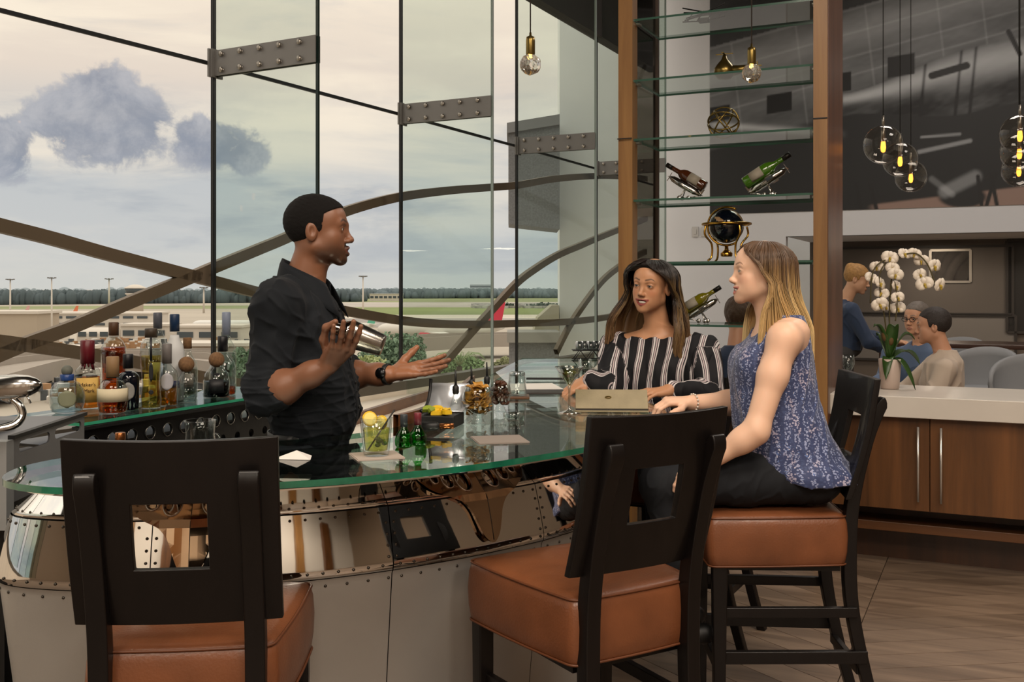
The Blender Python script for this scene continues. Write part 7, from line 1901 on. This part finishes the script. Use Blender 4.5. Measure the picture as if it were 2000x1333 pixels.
    S.disp = lambda p: -.0035 * folds(p, 55, 51, (1.4, .6, 1)); S.cut.append(lambda p: .760 - p[:, 2] - 10 * (p[:, 0] < .62)); v, q = S.mesh(.005)
    np_mesh('jeans', v - o0, q, mat('charcoal_jeans', '#1d1f23', .8, spec=.25, bump=.12, bscale=900, var=.15, vscale=18), T)
    for y in (3.485, 3.675):
        S = Sdf(); S.cap((.66, y, .325), (.50, y, .300), .034, .026, .02); v, q = S.mesh(.008); np_mesh('shoe', v - o0, q, M_black, T)
    mb = MB(); c_ = wr2 - N3((.0, 0, 0)); e = (wr2 - el2) / np.linalg.norm(wr2 - el2); b1 = np.cross(e, (0, 0, 1)); b1 /= np.linalg.norm(b1); b2 = np.cross(b1, e)
    for k in range(16): a = 2 * PI * k / 16; mb.ball(Vector(wr2 - e * .015 + (b1 * math.cos(a) + b2 * math.sin(a)) * .0315 - o0), .0042, 8, 6)
    mb.build('bracelet', mat('pearl_bracelet', '#cfc6bb', .25), T)
    def ends(ph): a = abs(ph); return np.interp(a, [1.2, 1.5, 2.1, PI], [-.45, -.40, -.34, -.37])
    def drape(ph, t, w, z):
        # part of the hair falls over the front of the shoulder, the rest down the back
        a = np.abs(ph); low = sstep(-.05, -.22, z); f = sstep(1.75, 1.35, a)
        return w + np.outer(low * (.055 * (1 - f) - .012 * f), (1, 0, 0))
    hr = long_hair('hair', H, s, T, ends, '#5a4330', '#dfc28c', '#b8945f', 2400, 3, .0, (.28, .62), 1.03, drape)
    hr.data.transform(Matrix.Translation(Vector(-o0)))
blonde()

# ================================================================== dark haired woman in the striped blouse
def brunette():
    o0 = np.array((.64, 4.45, .76)); T = thing('person', 'smiling dark haired woman in a black and white striped blouse', 'person', tuple(o0), 0, 'people at the bar')
    s = .99; sk = '#bb8a68'; th = R(34); f = (-math.sin(th), -math.cos(th), -.02)
    H = Frame((.604, 4.42, 1.512), f, (.11, 0, 1)); TF = Frame((.635, 4.46, 0), (-math.sin(R(24)), -math.cos(R(24)), 0))
    S = Sdf(); add_head(S, H, s, True, 'smile')
    S.cap(H.out((0, -.02, -.05)), TF.out((0, -.015, 1.31)), .046, .054, .03); S.cap(H.out((0, .0, -.085)), TF.out((0, .01, 1.29)), .028, .04, .03)
    S.loft([1.12, 1.20, 1.26, 1.30, 1.33], [0] * 5, [0.02, .015, .0, -.012, -.015], [.15, .165, .16, .115, .06], [.10, .095, .08, .062, .05], .03, TF)
    shR, elR, wrR = N3((.458, 4.54, 1.235)), N3((.42, 4.32, 1.075)), N3((.318, 4.33, 1.110)); shL, elL, wrL = N3((.815, 4.385, 1.235)), N3((.825, 4.25, 1.05)), N3((.63, 4.13, 1.085))
    for a, b, c in ((shR, elR, wrR), (shL, elL, wrL)): S.cap(TF.out((0, -.02, 1.25)) * .4 + a * .6, a, .055, .056, .04); S.chain([a, b, c], [.055, .042, .028], .03)
    hand(S, wrR, (-.82, -.15, -.42), (-.30, -.45, .84), -1, .92, curl=((.25, .4, .3), (.3, .4, .3), (.35, .4, .3), (.4, .45, .3)), tcurl=(.4, .2))
    hand(S, wrL, (-.85, -.3, -.05), (0, -.2, 1), 1, .92, curl=((.3, .4, .3),) * 4)
    v, q = S.mesh(.003); c = head_colors(v, H, sk, '#7d1f2c', '#1f130d', s, mouth='smile', blush='#b9714f', female=True)
    np_mesh('body', v - o0, q, skin_mat('skin_tan', .42, .10), T, c)
    Hl = Frame(H.o - o0, H.R[1], H.R[2]); eyes(Hl, s, T, '#20140d'); teeth(Hl, s, T, .023, -.0755, -.0665, .088)
    # blouse gathered at the neckline
    S = Sdf(); S.loft([.80, .90, 1.0, 1.10, 1.18, 1.24, 1.272, 1.285], [0] * 8, [.0, .01, .02, .03, .03, .018, .008, .004], [.175, .178, .18, .185, .192, .190, .170, .150], [.145, .15, .152, .150, .138, .112, .090, .078], .03, TF, 2.2)
    for x in (-1, 1): S.ell(TF.out((x * .078, .085, 1.135)), (.075, .078, .075), .04)
    for a, b, c in ((shR, elR, wrR), (shL, elL, wrL)): S.cap(a + N3((0, 0, .0)), b, .070, .062, .04); S.cap(b, b + (c - b) * .82, .062, .046, .025)
    def fold(p):
        l = TF.to(p); return .005 * np.sin(l[:, 0] * 75 + 2.0 * np.sin(l[:, 2] * 13)) * sstep(.92, 1.2, l[:, 2]) - .005 * folds(p, 42, 61, (1, 1, .5))
    S.disp = fold; v, q = S.mesh(.004)
    l = TF.to(v); u = l[:, 0].copy()
    for a, b, c in ((shR, elR, wrR), (shL, elL, wrL)):
        d = b - a; t = np.clip((v - a) @ d / (d @ d), 0, 1); dist = np.linalg.norm(v - a - t[:, None] * d, axis=1); w = ((dist < .078) & (t > .12)).astype(float); ax = d / np.linalg.norm(d); r1 = np.cross(ax, (0, 1, .3)); r1 /= np.linalg.norm(r1); u = u * (1 - w) + w * ((v - a) @ r1)
        d2 = c - b; t2 = np.clip((v - b) @ d2 / (d2 @ d2), 0, 1); di2 = np.linalg.norm(v - b - t2[:, None] * d2, axis=1); w2 = ((di2 < dist) & (di2 < .072) & (t2 > .02)).astype(float); ax = d2 / np.linalg.norm(d2); r2 = np.cross(ax, (0, .2, 1)); r2 /= np.linalg.norm(r2); u = u * (1 - w2) + w2 * ((v - b) @ r2)
    u = u + .006 * np.sin(v[:, 2] * 22 + l[:, 0] * 9)
    col = np.stack([u, v[:, 2], np.zeros(len(v))], 1)
    m = bpy.data.materials.new('striped_blouse'); m.use_nodes = True; nt = m.node_tree; N, L = nt.nodes, nt.links; b = N['Principled BSDF']; b.inputs['Roughness'].default_value = .7; b.inputs['Specular IOR Level'].default_value = .25
    at = N.new('ShaderNodeAttribute'); at.attribute_name = 'Col'; sp = N.new('ShaderNodeSeparateXYZ'); L.new(at.outputs['Vector'], sp.inputs[0])
    mu = N.new('ShaderNodeMath'); mu.operation = 'MULTIPLY'; mu.inputs[1].default_value = 1 / .062; L.new(sp.outputs[0], mu.inputs[0]); fr_ = N.new('ShaderNodeMath'); fr_.operation = 'FRACT'; L.new(mu.outputs[0], fr_.inputs[0])
    r = N.new('ShaderNodeValToRGB'); r.color_ramp.interpolation = 'CONSTANT'; e = r.color_ramp.elements; st = [(0, '#121216'), (.50, '#c9c3c3'), (.57, '#17171b'), (.62, '#b9a9ab'), (.70, '#17171b'), (.75, '#cfcaca'), (.84, '#1a1a1e'), (.88, '#a79a9c'), (.92, '#121216')]
    while len(e) < len(st): e.new(.5)
    for q_, (p_, cc) in zip(e, st): q_.position = p_; q_.color = (*lin(cc), 1)
    L.new(fr_.outputs[0], r.inputs[0]); L.new(r.outputs[0], b.inputs['Base Color'])
    np_mesh('striped_blouse', v - o0, q, m, T, col)
    S = Sdf(); S.ell((.66, 4.50, .85), (.16, .15, .10), .04)
    dF = TF.R[1]; rt = TF.R[0]
    for sx in (-.09, .09):
        a = N3((.66, 4.50, .855)) + rt * sx; b_ = a + dF * .42; S.chain([a, b_, b_ + N3((.03, .04, -.45))], [.095, .065, .045], .03)
    v, q = S.mesh(.007); np_mesh('trousers', v - o0, q, mat('navy_trousers', '#1c2433', .8), T)
    for sx in (-.09, .09):
        a = N3((.69, 4.54, .40)) + rt * sx + dF * .42; S = Sdf(); S.cap(a, a + dF * .13 + N3((0, 0, -.03)), .036, .028, .02); v, q = S.mesh(.009); np_mesh('shoe', v - o0, q, M_black, T)
    def ends(ph): a = abs(ph); return np.interp(a, [1.2, 1.6, 2.2, PI], [-.37, -.33, -.26, -.26])
    def drape(ph, t, w, z):
        low = sstep(-.03, -.2, z); a = np.abs(ph); return w + np.outer(np.sign(ph) * .045 * low * sstep(2.6, 1.6, a), H.R[0]) + np.outer(.040 * low * sstep(2.0, 1.3, a), H.R[1])
    hr = long_hair('hair', H, s, T, ends, '#1c1310', '#6e5338', '#94774c', 2400, 9, .012, (.34, .75), 1.24, drape, wave=.010)
    hr.data.transform(Matrix.Translation(Vector(-o0)))
brunette()

# ================================================================== guests and waitress in the dining room
def guest(label, head, fwd, sk, hair_col, shirt, base, shoulders, arms=(), hs=.96, hair_style='short', h=.005, lower=None, lower_col='#2a2b2f', skirt=None, glasses=False):
    o0 = np.array((head[0], head[1], 0.0)); T = thing('person', label, 'person', tuple(o0), 0, 'people in the dining room')
    H = Frame(head, fwd); sz = shoulders[2]; TF = Frame((shoulders[0], shoulders[1], 0), (fwd[0], fwd[1], 0))
    S = Sdf(); add_head(S, H, hs, False, 'closed'); S.cap(H.out((0, -.015, -.05)), TF.out((0, -.01, sz)), .052, .058, .03)
    S.loft([sz - .12, sz - .04, sz + .03], [0] * 3, [0, 0, -.01], [.14, .15, .06], [.09, .09, .05], .03, TF)
    for a in arms:
        S.chain([N3(a[0]), N3(a[1]), N3(a[2])], [.045, .038, .027], .03); d = N3(a[2]) - N3(a[1]); hand(S, N3(a[2]), d, (0, 0, 1), a[3], .95)
    v, q = S.mesh(.0042); c = head_colors(v, H, sk, '#9c6658', hair_col, hs); np_mesh('body', v - o0, q, skin_mat('skin_guest' + sk, .5, .05), T, c)
    Hl = Frame(H.o - o0, H.R[1], H.R[2]); eyes(Hl, hs, T, '#2b2320')
    S = Sdf(); g = .012 if hair_style != 'curly' else .022
    S.ell(np.array((0, -.016, .034)) * hs, np.array((.073 + g, .096 + g, .086 + g)) * hs, .02, H)
    def cut(p):
        l = H.to(p) / hs; y, z = l[:, 1], l[:, 2]; line = np.interp(y, [-.12, -.06, -.03, -.005, .012, .022, .030, .05, .075, .10], [-.05, -.06, -.030, .018, -.010, .0, .050, .060, .070, .078]); return (line - z) * .7
    S.cut.append(cut); S.disp = lambda p: (.005 if hair_style == 'curly' else .0025) * waves(p, 130, 5)
    if hair_style == 'bun':
        S.ell(np.array((0, -.085, .085)) * hs, np.array((.04, .035, .035)) * hs, .02, H); S.cut = [lambda p: np.minimum(cut(p), .03 - (H.to(p)[:, 2] - .0))]
    v, q = S.mesh(.005); np_mesh('hair', v - o0, q, mat('guest_hair' + hair_col, hair_col, .6, bump=.4, bscale=200, var=.3, vscale=60), T)
    S = Sdf(); zb = base; S.loft([zb, zb + (sz - zb) * .4, zb + (sz - zb) * .75, sz - .02, sz + .025, sz + .05], [0] * 6, [.01, .02, .01, -.005, -.015, -.018], [.17, .175, .19, .18, .10, .065], [.13, .135, .135, .115, .08, .062], .03, TF, 2.2)
    for a in arms: a0, a1, a2 = N3(a[0]), N3(a[1]), N3(a[2]); S.cap(a0, a1, .066, .055, .05); S.cap(a1, a1 + (a2 - a1) * .75, .054, .042, .02)
    S.cap(H.out((0, .02, -.10)), TF.out((0, .03, sz + .035)), .05, .055, .006, sub=True)
    S.disp = lambda p: -.006 * folds(p, 34, 71, (1, 1, .6)); v, q = S.mesh(.0065); np_mesh('shirt', v - o0, q, mat('shirt' + shirt, shirt, .75, bump=.05, bscale=600, sheen=.1), T)
    if lower:
        S = Sdf(); S.ell(TF.out((0, 0, zb + .03)), (.15, .15, .11), .04)
        for ch in lower: S.chain([N3(p) for p in ch], [.085, .07, .05][:len(ch)], .03)
        v, q = S.mesh(.009); np_mesh('trousers', v - o0, q, mat('lower' + lower_col, lower_col, .8), T)
    if glasses:
        mb = MB()
        for x in (-1, 1):
            ctr = np.array((x * .032, .098, -.002)); mb.tube([Vector(Hl.out(ctr + np.array((.022 * math.cos(a), 0, .017 * math.sin(a))))) for a in np.linspace(0, 2 * PI, 20)], .0022, 6, False); mb.tube([Vector(Hl.out((x * .054, .097, .003))), Vector(Hl.out((x * .076, .0, .004)))], .0022, 6)
        mb.tube([Vector(Hl.out((-.010, .1, 0))), Vector(Hl.out((.010, .1, 0)))], .0022, 6); mb.build('glasses', M_black, T)
    return T
# man in the cream shirt, seated at the table beyond the counter
h = P(1822, 637, 6.7); hx, hy, hz = h
guest('dark haired man in a cream shirt seated with his back half turned', (hx, hy, hz), (-.86, .40, -.06), '#c08f72', '#2b2421', '#b7a797', .46, (hx + .06, hy - .02, hz - .205), [((hx + .0, hy - .20, hz - .27), (hx - .10, hy - .22, .80), (hx - .32, hy - .08, .80), 1), ((hx + .08, hy + .18, hz - .27), (hx - .1, hy + .24, .80), (hx - .3, hy + .15, .80), -1)], lower=[[(hx + .1, hy - .1, .52), (hx - .32, hy + .06, .52), (hx - .3, hy + .05, .06)], [(hx + .12, hy + .1, .52), (hx - .28, hy + .24, .52), (hx - .26, hy + .24, .06)]], lower_col='#6b7a86')
h = P(1790, 622, 7.5); hx, hy, hz = h
guest('grey haired man with black glasses behind the man in cream', (hx, hy, hz), (-.80, -.55, -.05), '#c69577', '#6f6760', '#50627f', .46, (hx + .05, hy + .03, hz - .21), [((hx - .14, hy + .14, hz - .27), (hx - .2, hy + .1, .82), (hx - .35, hy - .1, .82), 1), ((hx + .17, hy - .12, hz - .27), (hx + .1, hy - .22, .82), (hx - .15, hy - .3, .82), -1)], lower=[[(hx + .1, hy, .52), (hx - .3, hy - .25, .52), (hx - .28, hy - .25, .06)]], glasses=True)
h = P(1674, 545, 8.6); hx, hy, hz = h
guest('waitress with blonde bun in a navy blouse bending over the table', (hx, hy, hz), (.92, -.35, -.28), '#c99a7b', '#a97f4a', '#27364f', .98, (hx - .10, hy + .03, hz - .22), [((hx - .10, hy - .15, hz - .26), (hx + .02, hy - .22, hz - .52), (hx + .22, hy - .18, hz - .60), 1), ((hx - .06, hy + .18, hz - .26), (hx + .12, hy + .16, hz - .48), (hx + .32, hy + .0, hz - .52), -1)], hair_style='bun', lower=[[(hx - .14, hy - .08, .95), (hx - .14, hy - .08, .5), (hx - .16, hy - .08, .06)], [(hx - .14, hy + .10, .95), (hx - .14, hy + .10, .5), (hx - .16, hy + .10, .06)]], lower_col='#3c3a3a')
h = P(1443, 618, 6.6); hx, hy, hz = h
guest('man with curly brown hair and navy shirt seen from behind', (hx, hy, hz), (.35, .93, -.1), '#b98468', '#4a3526', '#26304a', .46, (hx - .03, hy - .05, hz - .235), [((hx - .22, hy + .04, hz - .28), (hx - .24, hy + .1, .82), (hx - .1, hy + .32, .82), -1), ((hx + .18, hy - .08, hz - .28), (hx + .26, hy + .05, .82), (hx + .2, hy + .28, .82), 1)], hair_style='curly', lower=[[(hx - .1, hy, .52), (hx, hy + .4, .52), (hx, hy + .38, .06)], [(hx + .1, hy - .04, .52), (hx + .2, hy + .36, .52), (hx + .2, hy + .34, .06)]])
# dark chair of that man
T = thing('dining_chair', 'dark slatted chair of the curly haired man', 'chair', (hx - .06, hy - .06, 0), R(-20))
mb = MB(); mb.box((0, 0, .43), (.46, .46, .05)); mb.build('seat', M_esp, T, bevel=.01)
for i in (-1, 1):
    for j in (-1, 1): mb = MB(); mb.box((.2 * i, .2 * j, .21), (.04, .04, .42)); mb.build('leg', M_esp, T)
    mb = MB(); mb.bar((.21 * i, -.21, .42), (.21 * i, -.27, .96), .04, .03); mb.build('back_post', M_esp, T)
for k in range(5): mb = MB(); z = .56 + .09 * k; mb.box((0, -.225 - .011 * k, z), (.40, .015, .06)); mb.build('slat', M_esp, T)
